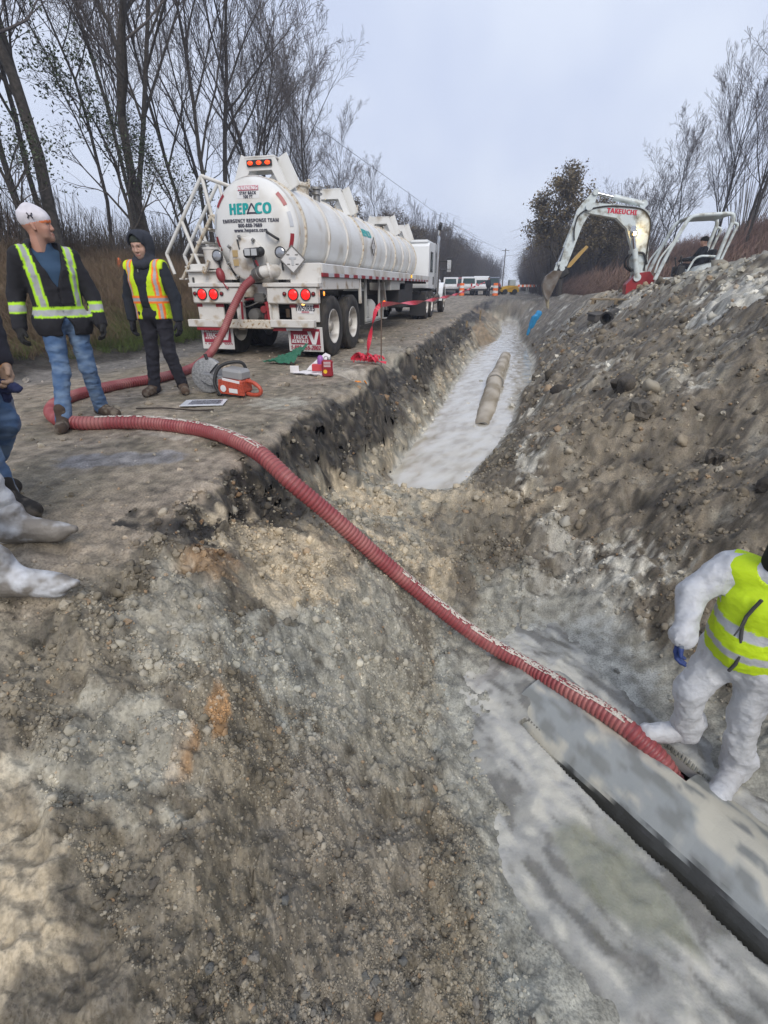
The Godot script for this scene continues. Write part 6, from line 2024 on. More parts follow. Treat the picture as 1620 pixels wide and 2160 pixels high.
func make_person_hood() -> void:
	var T := thing("person_in_hood", "person in dark hood, open yellow vest with orange stripes and black trousers", "person", Vector3(-3.93, 0, -5.12))
	var j := stance(deg_to_rad(6), 1.7)
	var l: Vector3 = j.left
	var f: Vector3 = j.face
	j.look = Vector3(0.1, -0.28, 1.0)
	j.elR = j.shR + V(-0.11, -0.29, 0.0); j.wrR = j.elR + V(0.03, -0.26, 0.06)
	j.elL = j.shL + V(0.11, -0.29, 0.0); j.wrL = j.elL + V(0.03, -0.25, 0.05)
	j.anR = Vector3(-0.13, 0.1, 0.08); j.toR = Vector3(-0.14, 0.05, 0.23)
	j.anL = Vector3(0.13, 0.1, -0.1); j.toL = Vector3(0.24, 0.05, 0.02)
	make_body(T, j, Color(0.5, 0.31, 0.24), 0.55)
	var s := span(j)
	var F := Field.new(s[0], Vector3(s[1].x, 1.02, s[1].z), 0.014)
	legs(F, j, 1.12, -0.02)
	F.wrinkle(fbm, Vector3(40, 70, 40), 0.024)
	garment(T, "trousers", F, one(Color(0.016, 0.018, 0.024)), cloth("dark_trousers"))
	var J := Field.new(s[0] + Vector3(0, 0.6, 0), s[1], 0.013)
	torso(J, j, 1.02, 0.02)
	arms(J, j, 1.2)
	J.carve(func(p: Vector3) -> float: return 0.84 - p.y)
	J.wrinkle(fbm, Vector3(45, 45, 45), 0.02)
	var hood_at := func(p: Vector3, _n: Vector3) -> Color: return Color(0.014, 0.016, 0.026)
	var jk := garment(T, "sweatshirt", J, hood_at, cloth("navy_cloth"))
	var zp := MB.new()
	zp.box(j.chest + f * 0.155 + V(0, 0.1, 0), Vector3(0.012, 0.03, 0.006), Basis(Vector3.UP, 0.1))
	obj("zip", zp, mat("steel", Color.WHITE), jk)
	var H := Field.new(j.head - V(0.24, 0.32, 0.24), j.head + V(0.24, 0.22, 0.24), 0.008)
	H.bone(j.head + V(0, 0.05, -0.045), j.head + V(0, 0.06, 0.035), 0.118, 0.1, 0.03)
	H.bone(j.head + V(0, -0.03, -0.05), j.neck + V(0, -0.01, 0.0), 0.105, 0.1, 0.04)
	for sg in [-1.0, 1.0]: H.bone(j.neck + l * (0.1 * sg), j.neck + f * 0.1 + l * (0.03 * sg) - V(0, 0.04, 0), 0.05, 0.045, 0.03)
	H.carve(func(p: Vector3) -> float:   # the opening for the face
		var q: Vector3 = p - j.head
		var e := Vector2(q.dot(l) / 0.07, (q.y + 0.01) / 0.118).length()
		return minf((1.0 - e) * 0.06, q.dot(f) - 0.0))
	H.wrinkle(fbm, Vector3(50, 40, 50), 0.012)
	garment(T, "hood", H, func(p: Vector3, _n: Vector3) -> Color: return Color(0.025, 0.03, 0.04), cloth("navy_cloth"))
	var C := Field.new(j.head - Vector3.ONE * 0.16, j.head + Vector3.ONE * 0.2, 0.008)   # dark cap low on the brow
	C.bone(j.head + V(0, 0.05, -0.03), j.head + V(0, 0.05, 0.025), 0.092, 0.083, 0.02)
	C.carve(func(p: Vector3) -> float: return j.head.y + 0.03 - p.y)
	garment(T, "knit_cap", C, one(Color(0.035, 0.04, 0.035)), cloth("knit"))
	var W := Field.new(s[0] + Vector3(0, 0.6, 0), s[1], 0.0115)
	torso(W, j, 1.17, 0.06)
	W.bone(j.shL + l * 0.02, j.shL - l * 0.05, 0.086, 0.086, 0.03); W.bone(j.shR - l * 0.02, j.shR + l * 0.05, 0.086, 0.086, 0.03)
	W.carve(func(p: Vector3) -> float:
		var x := absf(p.dot(l))
		var z := p.dot(f)
		var gap := 0.05 + 0.045 * smoothstep(1.12, 1.4, p.y) + 0.03 * smoothstep(1.05, 0.8, p.y)
		return maxf(minf(z, gap - x), maxf(0.86 - p.y, maxf(x - 0.225, maxf(x - 0.195 if p.y > 1.05 and p.y < 1.36 else -1.0, 0.105 - Vector2(x, z + 0.01).length() if p.y > 1.4 else -1.0)))))
	garment(T, "vest", W, func(p: Vector3, _n: Vector3) -> Color:
		var x := absf(p.dot(l))
		var c := YELLOW
		var v := absf(x - 0.152)
		var h := absf(p.y - 1.06)
		if h < 0.016: c = SILVER
		elif h < 0.036: c = HIVIS_ORANGE
		elif v < 0.013: c = SILVER
		elif v < 0.03: c = HIVIS_ORANGE
		return c, mat("vest_cloth", Color.WHITE, 0.75, 0.0, {"vc": true, "scale": 2.5, "nrm": noise_tex(0.012, 3, 73, [], 512, 8.0), "ns": 0.8}))
	gloves(T, j, one(Color(0.014, 0.014, 0.016)), cloth("glove_black"), 1.3, 0.6)
	boots(T, j, Color(0.075, 0.05, 0.035), Color(0.03, 0.027, 0.024), cloth("boot_leather"), 0.011)

func tyvek(p: Vector3, dirt: float) -> Color:
	var n := fbm.get_noise_3d(p.x * 30.0, p.y * 30.0, p.z * 30.0)
	var n2 := fbm.get_noise_3d(p.x * 110.0, p.y * 110.0, p.z * 110.0)
	return Color(0.52, 0.535, 0.56).lerp(Color(0.15, 0.13, 0.105), clampf(dirt + n * 2.4 * dirt + n2 * 2.0 * dirt, 0.0, 0.9))

func make_person_coverall() -> void:
	var T := thing("person_in_coverall", "person in white coverall, yellow vest and blue glove, one foot on the pit pipe", "person", Vector3(1.5, -1.6, -2.42))
	var yaw := deg_to_rad(-38)
	var j := stance(yaw, 1.78)
	var l: Vector3 = j.left
	var f: Vector3 = j.face
	var o := T.position
	j.anR = Vector3(1.38, -1.37, -2.53) - o; j.toR = Vector3(1.16, -1.415, -2.49) - o; j.knR = Vector3(1.29, -0.98, -2.46) - o
	j.anL = Vector3(1.66, -1.49, -2.42) - o; j.toL = Vector3(1.5, -1.54, -2.22) - o; j.knL = Vector3(1.58, -1.1, -2.4) - o
	j.pelvis = Vector3(1.49, -0.68, -2.47) - o
	j.hiR = j.pelvis - l * 0.095 - V(0, 0.04, 0); j.hiL = j.pelvis + l * 0.095 - V(0, 0.04, 0)
	j.waist = j.pelvis + V(-0.015, 0.15, 0.01); j.chest = j.pelvis + V(0.0, 0.36, 0.02)
	j.neck = j.pelvis + V(-0.02, 0.6, 0.03); j.head = j.pelvis + V(-0.035, 0.765, 0.07)
	j.shR = j.neck - l * 0.19 - V(0, 0.08, 0); j.shL = j.neck + l * 0.19 - V(0, 0.08, 0)
	j.elR = Vector3(1.15, -0.33, -2.5) - o; j.wrR = Vector3(1.11, -0.52, -2.36) - o
	j.elL = j.shL + V(0.14, -0.27, 0.0); j.wrL = j.elL + V(0.0, -0.22, 0.12)
	j.haR = Vector3(-0.15, -0.95, 0.25); j.thR = Vector3(-0.5, 0, 0.8)
	j.look = Vector3(-0.75, -0.35, 0.55)
	make_body(T, j, Color(0.4, 0.25, 0.19))
	var s := span(j)
	var F := Field.new(s[0], s[1], 0.013)
	torso(F, j, 1.12)
	arms(F, j, 1.35, 0.0)
	legs(F, j, 1.26, -0.01)
	F.bone(j.wrR, j.wrR, 0.056, 0.056, 0.03)
	for k in ["L", "R"]:
		var a: Vector3 = j["an" + k]
		F.bone(a + V(0.01, 0.1, 0), a + V(0.0, 0.02, 0), 0.085, 0.08, 0.02)
	F.wrinkle(fbm, Vector3(34, 26, 34), 0.034)
	F.wrinkle(fbm, Vector3(85, 60, 85), 0.016)
	garment(T, "coverall", F, func(p: Vector3, _n: Vector3) -> Color: return tyvek(p, 0.035), mat("tyvek", Color.WHITE, 0.6, 0.0, {"vc": true, "scale": 3.0, "nrm": noise_tex(0.014, 4, 72, [], 512, 8.0), "ns": 0.9}))
	for k in ["L", "R"]:
		var a: Vector3 = j["an" + k]
		var t: Vector3 = j["to" + k]
		var d := Vector3(t.x - a.x, 0, t.z - a.z).normalized()
		var B := Field.new(a.min(t) - Vector3.ONE * 0.18, a.max(t) + Vector3.ONE * 0.18, 0.008)
		B.bone(a + V(0, 0.05, 0), a, 0.068, 0.066, 0.03)
		B.bone(a - d * 0.05 - V(0, 0.045, 0), t, 0.05, 0.055, 0.03)
		B.bone(a, t, 0.06, 0.055, 0.03)
		B.carve(func(p: Vector3) -> float: return minf(a.y - 0.1, t.y - 0.05) - p.y)
		B.wrinkle(fbm, Vector3(60, 60, 60), 0.016)
		garment(T, "shoe_cover", B, func(p: Vector3, _n: Vector3) -> Color: return tyvek(p, 0.12 + 0.5 * smoothstep(t.y + 0.0, t.y - 0.06, p.y)), cloth("tyvek", Color.WHITE))
	var W := Field.new(s[0] + V(0, 0.7, 0), s[1], 0.0095)
	torso(W, j, 1.22)
	W.bone(j.shL, j.shL - l * 0.05, 0.088, 0.088, 0.03); W.bone(j.shR, j.shR + l * 0.05, 0.088, 0.088, 0.03)
	W.bone(j.pelvis + f * 0.03, j.waist + f * 0.05, 0.15, 0.14, 0.05)
	var pc: Vector3 = j.pelvis
	var nk: Vector3 = j.neck
	W.carve(func(p: Vector3) -> float:
		var q := p - pc
		var x := q.dot(l)
		return maxf(pc.y + 0.06 - q.dot(f) * 0.3 - p.y, maxf(absf(x) - 0.2, 0.075 - (p - nk - f * 0.05).length())))
	W.wrinkle(fbm, Vector3(40, 40, 40), 0.014)
	var vest := garment(T, "vest", W, func(p: Vector3, _n: Vector3) -> Color:
		var q := p - pc
		var y := q.y + q.dot(f) * 0.25
		return SILVER * 1.25 if absf(y - 0.16) < 0.025 or absf(y - 0.29) < 0.025 else YELLOW, cloth("vest_cloth", Color.WHITE))
	var zp := MB.new()
	var zl: Array = []
	for i in 9:
		var t := i / 8.0
		zl.append(pc + f * (0.2 - 0.02 * absf(t - 0.35)) + V(0, 0.0 + 0.47 * t, 0) - l * (0.01 - 0.02 * sin(t * 7.0)))
	zp.tube(pv(zl), PackedFloat32Array([0.009]), 6)
	zp.tube(pv([zl[6] + f * 0.005, zl[6] + V(-0.02, -0.06, 0.02), zl[6] + V(-0.035, -0.11, 0.025)]), PackedFloat32Array([0.004]), 5)
	obj("zip", zp, mat("zip_grey", Color(0.06, 0.06, 0.06), 0.7), vest)
	var H := Field.new(j.head - Vector3.ONE * 0.24, j.head + Vector3.ONE * 0.22, 0.009)
	H.bone(j.head + V(0, 0.04, 0) - f * 0.03, j.head + V(0, 0.045, 0) + f * 0.02, 0.108, 0.1, 0.03)
	H.bone(j.head - V(0, 0.03, 0) - f * 0.02, j.neck + V(0, 0.03, 0), 0.09, 0.085, 0.03)
	var lk: Vector3 = j.look.normalized()
	H.carve(func(p: Vector3) -> float:
		var q: Vector3 = p - j.head
		return minf(0.07 - (q - lk * q.dot(lk)).length(), q.dot(lk) - 0.02))
	garment(T, "black_hood", H, one(Color(0.008, 0.008, 0.009)), cloth("navy_cloth"))
	gloves(T, j, func(p: Vector3, n: Vector3) -> Color: return Color(0.02, 0.045, 0.17) if (p - j.wrR).dot(j.haR) > 0.05 or n.y < -0.2 else Color(0.1, 0.12, 0.16), cloth("glove_blue", Color.WHITE, 0.6), 1.15, 0.7)

func make_person_jeans() -> void:
	var T := thing("person_in_jeans", "person at left edge in dark jacket, tan cuffed glove and mud-stained blue jeans", "person", Vector3(-2.78, 0, -2.0))
	var j := stance(deg_to_rad(80), 1.76)
	var o := T.position
	j.anR = Vector3(-2.68, 0.11, -1.92) - o; j.toR = Vector3(-2.5, 0.055, -1.9) - o; j.knR = Vector3(-2.76, 0.5, -1.95) - o
	j.anL = Vector3(-3.1, 0.1, -2.15) - o; j.toL = Vector3(-2.95, 0.05, -2.17) - o
	j.shR = j.shR + V(0.02, 0, 0); j.elR = j.shR + V(-0.1, -0.29, 0.06); j.wrR = j.elR + V(0.13, -0.24, -0.02)
	j.elL = j.shL + V(-0.05, -0.28, -0.06); j.wrL = Vector3(-2.66, 0.82, -2.14) - o
	make_body(T, j, Color(0.4, 0.25, 0.19))
	var s := span(j)
	var F := Field.new(s[0], Vector3(s[1].x, 1.05, s[1].z), 0.012)
	legs(F, j, 1.05, 0.02)
	F.wrinkle(fbm, Vector3(44, 80, 44), 0.03)
	garment(T, "jeans", F, func(p: Vector3, _n: Vector3) -> Color: return denim(p).lerp(Color(0.24, 0.235, 0.22), clampf(fbm.get_noise_3d(p.x * 40.0, p.y * 30.0, p.z * 40.0) * 2.2 + smoothstep(0.3, 0.6, p.y) * 0.5 - 0.1, 0.0, 0.85)), cloth("denim"))
	var J := Field.new(s[0] + Vector3(0, 0.6, 0), s[1], 0.014)
	torso(J, j, 1.12, 0.06)
	arms(J, j, 1.35, 0.02)
	J.carve(func(p: Vector3) -> float: return 0.8 - p.y)
	J.wrinkle(fbm, Vector3(40, 60, 40), 0.022)
	garment(T, "jacket", J, one(Color(0.012, 0.014, 0.022)), cloth("jacket_cloth"))
	gloves(T, j, func(p: Vector3, _n: Vector3) -> Color: return Color(0.42, 0.2, 0.08) if (p - j.wrL).length() < 0.05 or (p - j.wrR).length() < 0.05 else Color(0.36, 0.24, 0.17), cloth("glove_tan"), 1.25, 0.8)
	boots(T, j, Color(0.03, 0.026, 0.023), Color(0.02, 0.019, 0.018), cloth("boot_leather"))
	var C := Field.new(j.head - Vector3.ONE * 0.18, j.head + Vector3.ONE * 0.22, 0.01)
	C.bone(j.head + V(-0.03, 0.06, 0), j.head + V(0.025, 0.055, 0), 0.094, 0.086, 0.03)
	C.carve(func(p: Vector3) -> float: return j.head.y + 0.03 - p.y)
	garment(T, "knit_cap", C, one(Color(0.02, 0.02, 0.022)), cloth("knit"))
	var R := MB.new()   # crumpled blue rag held in the hand
	var hp: Vector3 = j.wrL + (j.wrL - j.elL).normalized() * 0.1
	var Rf := Field.new(hp - Vector3.ONE * 0.2, hp + Vector3.ONE * 0.2, 0.008)
	Rf.bone(hp + V(-0.06, -0.03, 0), hp + V(0.06, -0.035, 0.02), 0.035, 0.026, 0.03)
	Rf.bone(hp + V(-0.03, -0.03, 0), hp + V(-0.06, -0.11, 0), 0.03, 0.02, 0.03)
	Rf.wrinkle(fbm, Vector3(90, 90, 90), 0.03)
	Rf.mesh_into(R, one(Color(0.02, 0.03, 0.085)))
	var ro := obj("blue_rag", R, cloth("rag"))
	ro.position = o
	tag(ro, "crumpled navy blue rag held in the tan glove at the left edge", "rag")

func make_person_muddy() -> void:
	var T := thing("person_in_muddy_coverall", "person at left edge in white coverall with mud-smeared white shoe covers", "person", Vector3(-2.3, -0.02, -1.48))
	var j := stance(deg_to_rad(75), 1.76)
	var o := T.position
	j.anL = Vector3(-2.36, 0.09, -1.66) - o; j.toL = Vector3(-2.17, 0.035, -1.74) - o; j.knL = Vector3(-2.42, 0.5, -1.62) - o
	j.anR = Vector3(-2.03, 0.06, -1.3) - o; j.toR = Vector3(-1.8, 0.01, -1.36) - o; j.knR = Vector3(-2.3, 0.46, -1.36) - o
	j.pelvis = V(-0.28, 0.92, 0); j.hiL = j.pelvis + V(0, -0.04, -0.1); j.hiR = j.pelvis + V(0, -0.04, 0.1)
	for k in ["waist", "chest", "neck", "head", "shL", "shR", "elL", "elR", "wrL", "wrR"]: j[k] += V(-0.28, -0.02, 0)
	make_body(T, j, Color(0.4, 0.25, 0.19))
	var s := span(j)
	var F := Field.new(s[0], s[1], 0.0135)
	torso(F, j, 1.12)
	arms(F, j, 1.35)
	legs(F, j, 1.22, 0.0)
	F.wrinkle(fbm, Vector3(26, 46, 26), 0.04)
	garment(T, "coverall", F, func(p: Vector3, _n: Vector3) -> Color: return tyvek(p, 0.1 + 0.1 * smoothstep(0.5, 0.1, p.y)), cloth("tyvek", Color.WHITE))
	for k in ["L", "R"]:
		var a: Vector3 = j["an" + k]
		var t: Vector3 = j["to" + k]
		var d := Vector3(t.x - a.x, 0, t.z - a.z).normalized()
		var B := Field.new(a.min(t) - Vector3.ONE * 0.2, a.max(t) + Vector3.ONE * 0.2, 0.0075)
		B.bone(a + V(0, 0.07, 0), a, 0.078, 0.076, 0.03)
		B.bone(a - d * 0.06 - V(0, 0.03, 0), t, 0.056, 0.05, 0.04)
		B.bone(a, t + d * 0.08 + V(0, 0.012, 0), 0.066, 0.02, 0.04)
		B.carve(func(p: Vector3) -> float: return minf(a.y - 0.09, t.y - 0.05) - p.y)
		B.wrinkle(fbm, Vector3(40, 70, 40), 0.01)
		garment(T, "shoe_cover", B, func(p: Vector3, n: Vector3) -> Color: return tyvek(p, 0.5 + 0.6 * smoothstep(a.y + 0.03, t.y - 0.04, p.y) - 0.12 * n.y), cloth("tyvek", Color.WHITE))
	gloves(T, j, one(Color(0.02, 0.045, 0.17)), cloth("glove_blue", Color.WHITE), 1.15, 0.6)
	var H := Field.new(j.head - Vector3.ONE * 0.2, j.head + Vector3.ONE * 0.22, 0.012)
	H.bone(j.head + V(-0.03, 0.05, 0), j.head + V(0.02, 0.05, 0), 0.1, 0.09, 0.03)
	H.carve(func(p: Vector3) -> float: return minf(p.x - j.head.x - 0.03, j.head.y + 0.03 - p.y))
	garment(T, "white_hood", H, func(p: Vector3, _n: Vector3) -> Color: return tyvek(p, 0.05), cloth("tyvek", Color.WHITE))

# ---------------------------------------------------------------- small things on the dirt
func sheet(pts: Array, nu: int, bump: float, thick := 0.003) -> MB:
	# a crumpled sheet through four corners, given thickness
	var m := MB.new()
	var g: Array[Vector3] = []
	for i in nu + 1:
		for k in nu + 1:
			var u := float(i) / nu
			var v := float(k) / nu
			var p: Vector3 = pts[0].lerp(pts[1], u).lerp(pts[3].lerp(pts[2], u), v)
			p.y += absf(fbm.get_noise_3d(p.x * 130.0, p.y * 60.0, p.z * 130.0)) * bump
			g.append(p)
	var n := nu + 1
	for i in nu:
		for k in nu:
			var a := i * n + k
			m.quad(g[a], g[a + 1], g[a + n + 1], g[a + n], Vector3.UP)
			var d := Vector3(0, thick, 0)
			m.quad(g[a] - d, g[a + 1] - d, g[a + n + 1] - d, g[a + n] - d, Vector3.DOWN)
	return m

func ground_at(x: float, z: float) -> float: return height(x, z)

func make_saw() -> void:
	var T := thing("cut_off_saw", "orange cut-off saw with big grey blade guard lying on the dirt near the hose", "saw", Vector3(-3.12, ground_at(-3.12, -5.25), -5.25), deg_to_rad(-8))
	var orange := mat("saw_orange", Color(0.5, 0.085, 0.045), 0.45, 0.0, {"tex": noise_tex(0.03, 4, 91, [[0.0, 0.4, 1.0], [Color(0.6, 0.55, 0.5), grey(0.95), grey(1.0)]], 256), "scale": 4.0})
	var grey_ := mat("guard_grey", Color(0.46, 0.47, 0.48), 0.5, 0.2, {"tex": noise_tex(0.03, 4, 92, [[0.0, 1.0], [grey(0.6), grey(1.0)]], 256), "scale": 4.0})
	var black: Material = mats.black_steel
	# local x runs along the machine: blade at -x, rear handle at +x
	var b := MB.new()
	b.box(Vector3(0.05, 0.12, 0), Vector3(0.3, 0.18, 0.24), Basis(), 0.03)
	b.prism(PackedVector2Array([Vector2(-0.12, 0.04), Vector2(0.24, 0.03), Vector2(0.22, 0.16), Vector2(-0.1, 0.2)]), Vector3(0, 0, 0.125), Vector3.RIGHT, Vector3.UP, 0.03)
	var body := obj("motor_body", b, orange, T)
	var c := MB.new()
	c.box(Vector3(0.06, 0.255, 0), Vector3(0.28, 0.13, 0.22), Basis(Vector3.BACK, -0.08), 0.04)
	obj("top_cover", c, mat("saw_cover", Color(0.27, 0.27, 0.27), 0.5), T)
	var lb := MB.new()
	lb.box(Vector3(0.07, 0.19, 0.128), Vector3(0.24, 0.035, 0.006), Basis(Vector3.BACK, -0.12))
	lb.box(Vector3(0.1, 0.08, 0.143), Vector3(0.12, 0.05, 0.004), Basis(Vector3.BACK, -0.05))
	lb.lathe(PackedVector2Array([Vector2(0, 0), Vector2(0.04, 0), Vector2(0.04, 0.006), Vector2(0, 0.008)]), Vector3(-0.04, 0.1, 0.141), Vector3.BACK, 16)
	obj("decal", lb, mat("plate_white", Color.WHITE), body)
	var h := MB.new()
	h.tube(smooth_path([Vector3(0.2, 0.18, 0), Vector3(0.3, 0.16, 0), Vector3(0.38, 0.1, 0), Vector3(0.37, 0.04, 0), Vector3(0.28, 0.02, 0), Vector3(0.18, 0.03, 0)], 24), PackedFloat32Array([0.024]), 10)
	obj("rear_handle", h, orange, T)
	var f := MB.new()
	f.tube(smooth_path([Vector3(-0.1, 0.02, 0.13), Vector3(-0.16, 0.16, 0.14), Vector3(-0.12, 0.32, 0.08), Vector3(0.0, 0.38, 0.0), Vector3(0.1, 0.36, -0.1), Vector3(0.12, 0.2, -0.14)], 30), PackedFloat32Array([0.02]), 10)
	f.box(Vector3(0.0, 0.015, 0.1), Vector3(0.34, 0.02, 0.05), Basis(), 0.008)
	obj("front_handle", f, black, T)
	var arm := MB.new()
	arm.prism(PackedVector2Array([Vector2(-0.06, 0.1), Vector2(-0.3, 0.12), Vector2(-0.42, 0.18), Vector2(-0.4, 0.24), Vector2(-0.06, 0.22)]), Vector3(0, 0, 0.06), Vector3.RIGHT, Vector3.UP, 0.07)
	obj("belt_arm", arm, grey_, T)
	var g := MB.new()
	var ax := Vector3(0.25, 0.1, 1).normalized()
	g.lathe(PackedVector2Array([Vector2(0.0, 0.03), Vector2(0.18, 0.03), Vector2(0.205, 0.015), Vector2(0.21, -0.03), Vector2(0.205, -0.05), Vector2(0.19, -0.055)]), Vector3(-0.36, 0.21, 0.0), ax, 30, -0.6, PI + 0.75)
	obj("blade_guard", g, grey_, T)
	var d := MB.new()
	d.lathe(PackedVector2Array([Vector2(0.0, -0.012), Vector2(0.19, -0.012), Vector2(0.19, -0.008), Vector2(0.0, -0.008)]), Vector3(-0.36, 0.21, 0.0), ax, 36)
	d.lathe(PackedVector2Array([Vector2(0.0, 0.0), Vector2(0.05, 0.0), Vector2(0.05, 0.034), Vector2(0.0, 0.036)]), Vector3(-0.36, 0.21, 0.0), ax, 16)
	obj("cutting_disc", d, mat("disc_steel", Color(0.3, 0.3, 0.31), 0.4, 0.7), T)
	var k := MB.new()
	k.rod(Vector3(-0.34, 0.4, 0), Vector3(-0.36, 0.46, 0), 0.02)
	obj("guard_knob", k, black, T)

func make_litter() -> void:
	# laminated drawing
	var y := ground_at(-3.2, -4.72) + 0.02
	var T := thing("laminated_drawing", "white laminated drawing sheet lying on the dirt in front of the saw", "paper sheet", Vector3(-3.2, y, -4.72), deg_to_rad(20))
	var m := MB.new()
	m.box(Vector3.ZERO, Vector3(0.46, 0.008, 0.3), Basis(), 0.003)
	var s := obj("sheet", m, mat("paper", Color(0.62, 0.64, 0.68), 0.25), T)
	var pr := MB.new()
	var im := noise_tex(0.05, 4, 95, [[0.0, 0.45, 0.5, 1.0], [Color(0.12, 0.13, 0.15), Color(0.3, 0.3, 0.32), Color(0.62, 0.62, 0.64), Color(0.75, 0.76, 0.78)]], 128)
	pr.box(Vector3(0.02, 0.0055, 0), Vector3(0.34, 0.002, 0.2), Basis(), 0.0005)
	obj("print", pr, mat("paper_print", Color(0.7, 0.7, 0.75), 0.3, 0.0, {"tex": im, "scale": 6.0}), s)
	# red can with yellow spot
	y = ground_at(-2.45, -6.74)
	T = thing("red_can", "red metal can with a yellow spot standing beside the white tray", "can", Vector3(-2.45, y, -6.74), deg_to_rad(15))
	m = MB.new()
	m.box(Vector3(0, 0.12, 0), Vector3(0.16, 0.235, 0.1), Basis(), 0.02)
	var can := obj("can_body", m, mat("can_red", Color(0.27, 0.02, 0.03), 0.3), T)
	m = MB.new()
	m.lathe(PackedVector2Array([Vector2(0.03, 0), Vector2(0.03, 0.025), Vector2(0.027, 0.03), Vector2(0, 0.03)]), Vector3(0.03, 0.237, 0), Vector3.UP, 14)
	m.tube(smooth_path([Vector3(-0.05, 0.235, 0), Vector3(-0.04, 0.275, 0), Vector3(0.0, 0.285, 0), Vector3(0.01, 0.24, 0)], 10), PackedFloat32Array([0.006]), 6)
	obj("cap", m, mats.steel, T)
	m = MB.new()
	m.lathe(PackedVector2Array([Vector2(0, 0), Vector2(0.028, 0), Vector2(0.028, 0.002), Vector2(0, 0.002)]), Vector3(-0.03, 0.08, 0.0505), Vector3.BACK, 16)
	obj("yellow_spot", m, mat("spot_yellow", Color(0.8, 0.5, 0.02), 0.5), can)
	m = MB.new()
	for i in 4: m.box(Vector3(0.0, 0.21 - i * 0.02, 0.0507), Vector3(0.1, 0.008, 0.002))
	m.box(Vector3(0.085 - 0.004, 0.13, 0), Vector3(0.002, 0.12, 0.06))
	obj("label_print", m, mat("plate_white", Color.WHITE), can)
	# white foam tray
	y = ground_at(-2.72, -6.85)
	T = thing("foam_tray", "torn white foam tray lying open left of the red can", "tray", Vector3(-2.72, y, -6.85))
	var fo := mat("foam", Color(0.72, 0.7, 0.71), 0.7)
	obj("tray_base", sheet([V(-0.3, 0.03, 0.1), V(0.2, 0.02, 0.14), V(0.22, 0.04, -0.14), V(-0.2, 0.03, -0.1)], 8, 0.03, 0.012), fo, T)
	m = MB.new()
	m.prism(PackedVector2Array([Vector2(-0.16, 0.0), Vector2(0.2, 0.0), Vector2(0.2, 0.24), Vector2(0.12, 0.27), Vector2(0.02, 0.19), Vector2(-0.12, 0.06)]), Vector3(0.0, 0.04, -0.14), Vector3.RIGHT, Vector3(0, 0.9, -0.4).normalized(), 0.012)
	obj("tray_lid", m, fo, T)
	m = MB.new()
	m.box(Vector3(-0.27, 0.08, 0.06), Vector3(0.13, 0.1, 0.02), Basis(Vector3.UP, 0.3), 0.006)
	obj("tray_flap", m, fo, T)
	var bx := MB.new()
	bx.box(Vector3.ZERO, Vector3(0.2, 0.1, 0.08), Basis(), 0.006)
	var o := obj("red_box", bx, mat("box_red", Color(0.55, 0.06, 0.07), 0.5))
	o.position = Vector3(-2.62, y + 0.11, -6.84); o.rotation.y = 0.2
	tag(o, "small bright red box lying in the white foam tray", "box")
	bx = MB.new()
	bx.lathe(PackedVector2Array([Vector2(0, 0), Vector2(0.045, 0), Vector2(0.05, 0.03), Vector2(0.04, 0.1), Vector2(0.02, 0.12), Vector2(0, 0.12)]), Vector3.ZERO, Vector3.UP, 14)
	o = obj("purple_jar", bx, mat("jar_purple", Color(0.3, 0.1, 0.36), 0.4))
	o.position = Vector3(-2.6, y + 0.16, -6.86)
	tag(o, "small purple jar on the red box by the can", "jar")
	# green cloth
	y = ground_at(-3.6, -7.75)
	o = obj("green_cloth", sheet([V(-0.35, 0.02, 0.1), V(0.25, 0.02, 0.16), V(0.42, 0.3, -0.12), V(-0.15, 0.03, -0.12)], 14, 0.13), mat("cloth_green", Color(0.02, 0.13, 0.075), 0.7, 0.0, {"back": true}))
	o.position = Vector3(-3.6, y, -7.75)
	tag(o, "crumpled green cloth on the dirt behind the tanker wheels", "cloth")
	# orange peel-like scraps
	y = ground_at(-2.1, -6.95)
	var sc := MB.new()
	var r := RandomNumberGenerator.new()
	r.seed = 5
	for i in 7: sc.box(Vector3(r.randf_range(-0.09, 0.09), 0.02, r.randf_range(-0.05, 0.05)), Vector3(0.06, 0.012, 0.03), Basis.from_euler(Vector3(r.randf(), r.randf() * 6.0, r.randf())), 0.003)
	o = obj("orange_scrap", sc, mat("scrap_orange", Color(0.75, 0.27, 0.03), 0.6))
	o.position = Vector3(-2.05, y, -7.0)
	o.set_meta("kind", "stuff")
	tag(o, "small heap of orange plastic scraps near the trench edge", "scraps")
	var twig := MB.new()
	twig.tube(smooth_path([Vector3(-0.45, 0.02, 0.05), Vector3(-0.15, 0.03, 0.0), Vector3(0.2, 0.02, -0.02), Vector3(0.4, 0.025, -0.07)], 12), PackedFloat32Array([0.008]), 6)
	o = obj("stick", twig, mat("twig_dark", Color(0.04, 0.03, 0.025), 0.9))
	o.position = Vector3(-3.3, ground_at(-3.3, -4.35), -4.35)
	tag(o, "thin dark stick on the dirt between the drawing and the hose", "stick")

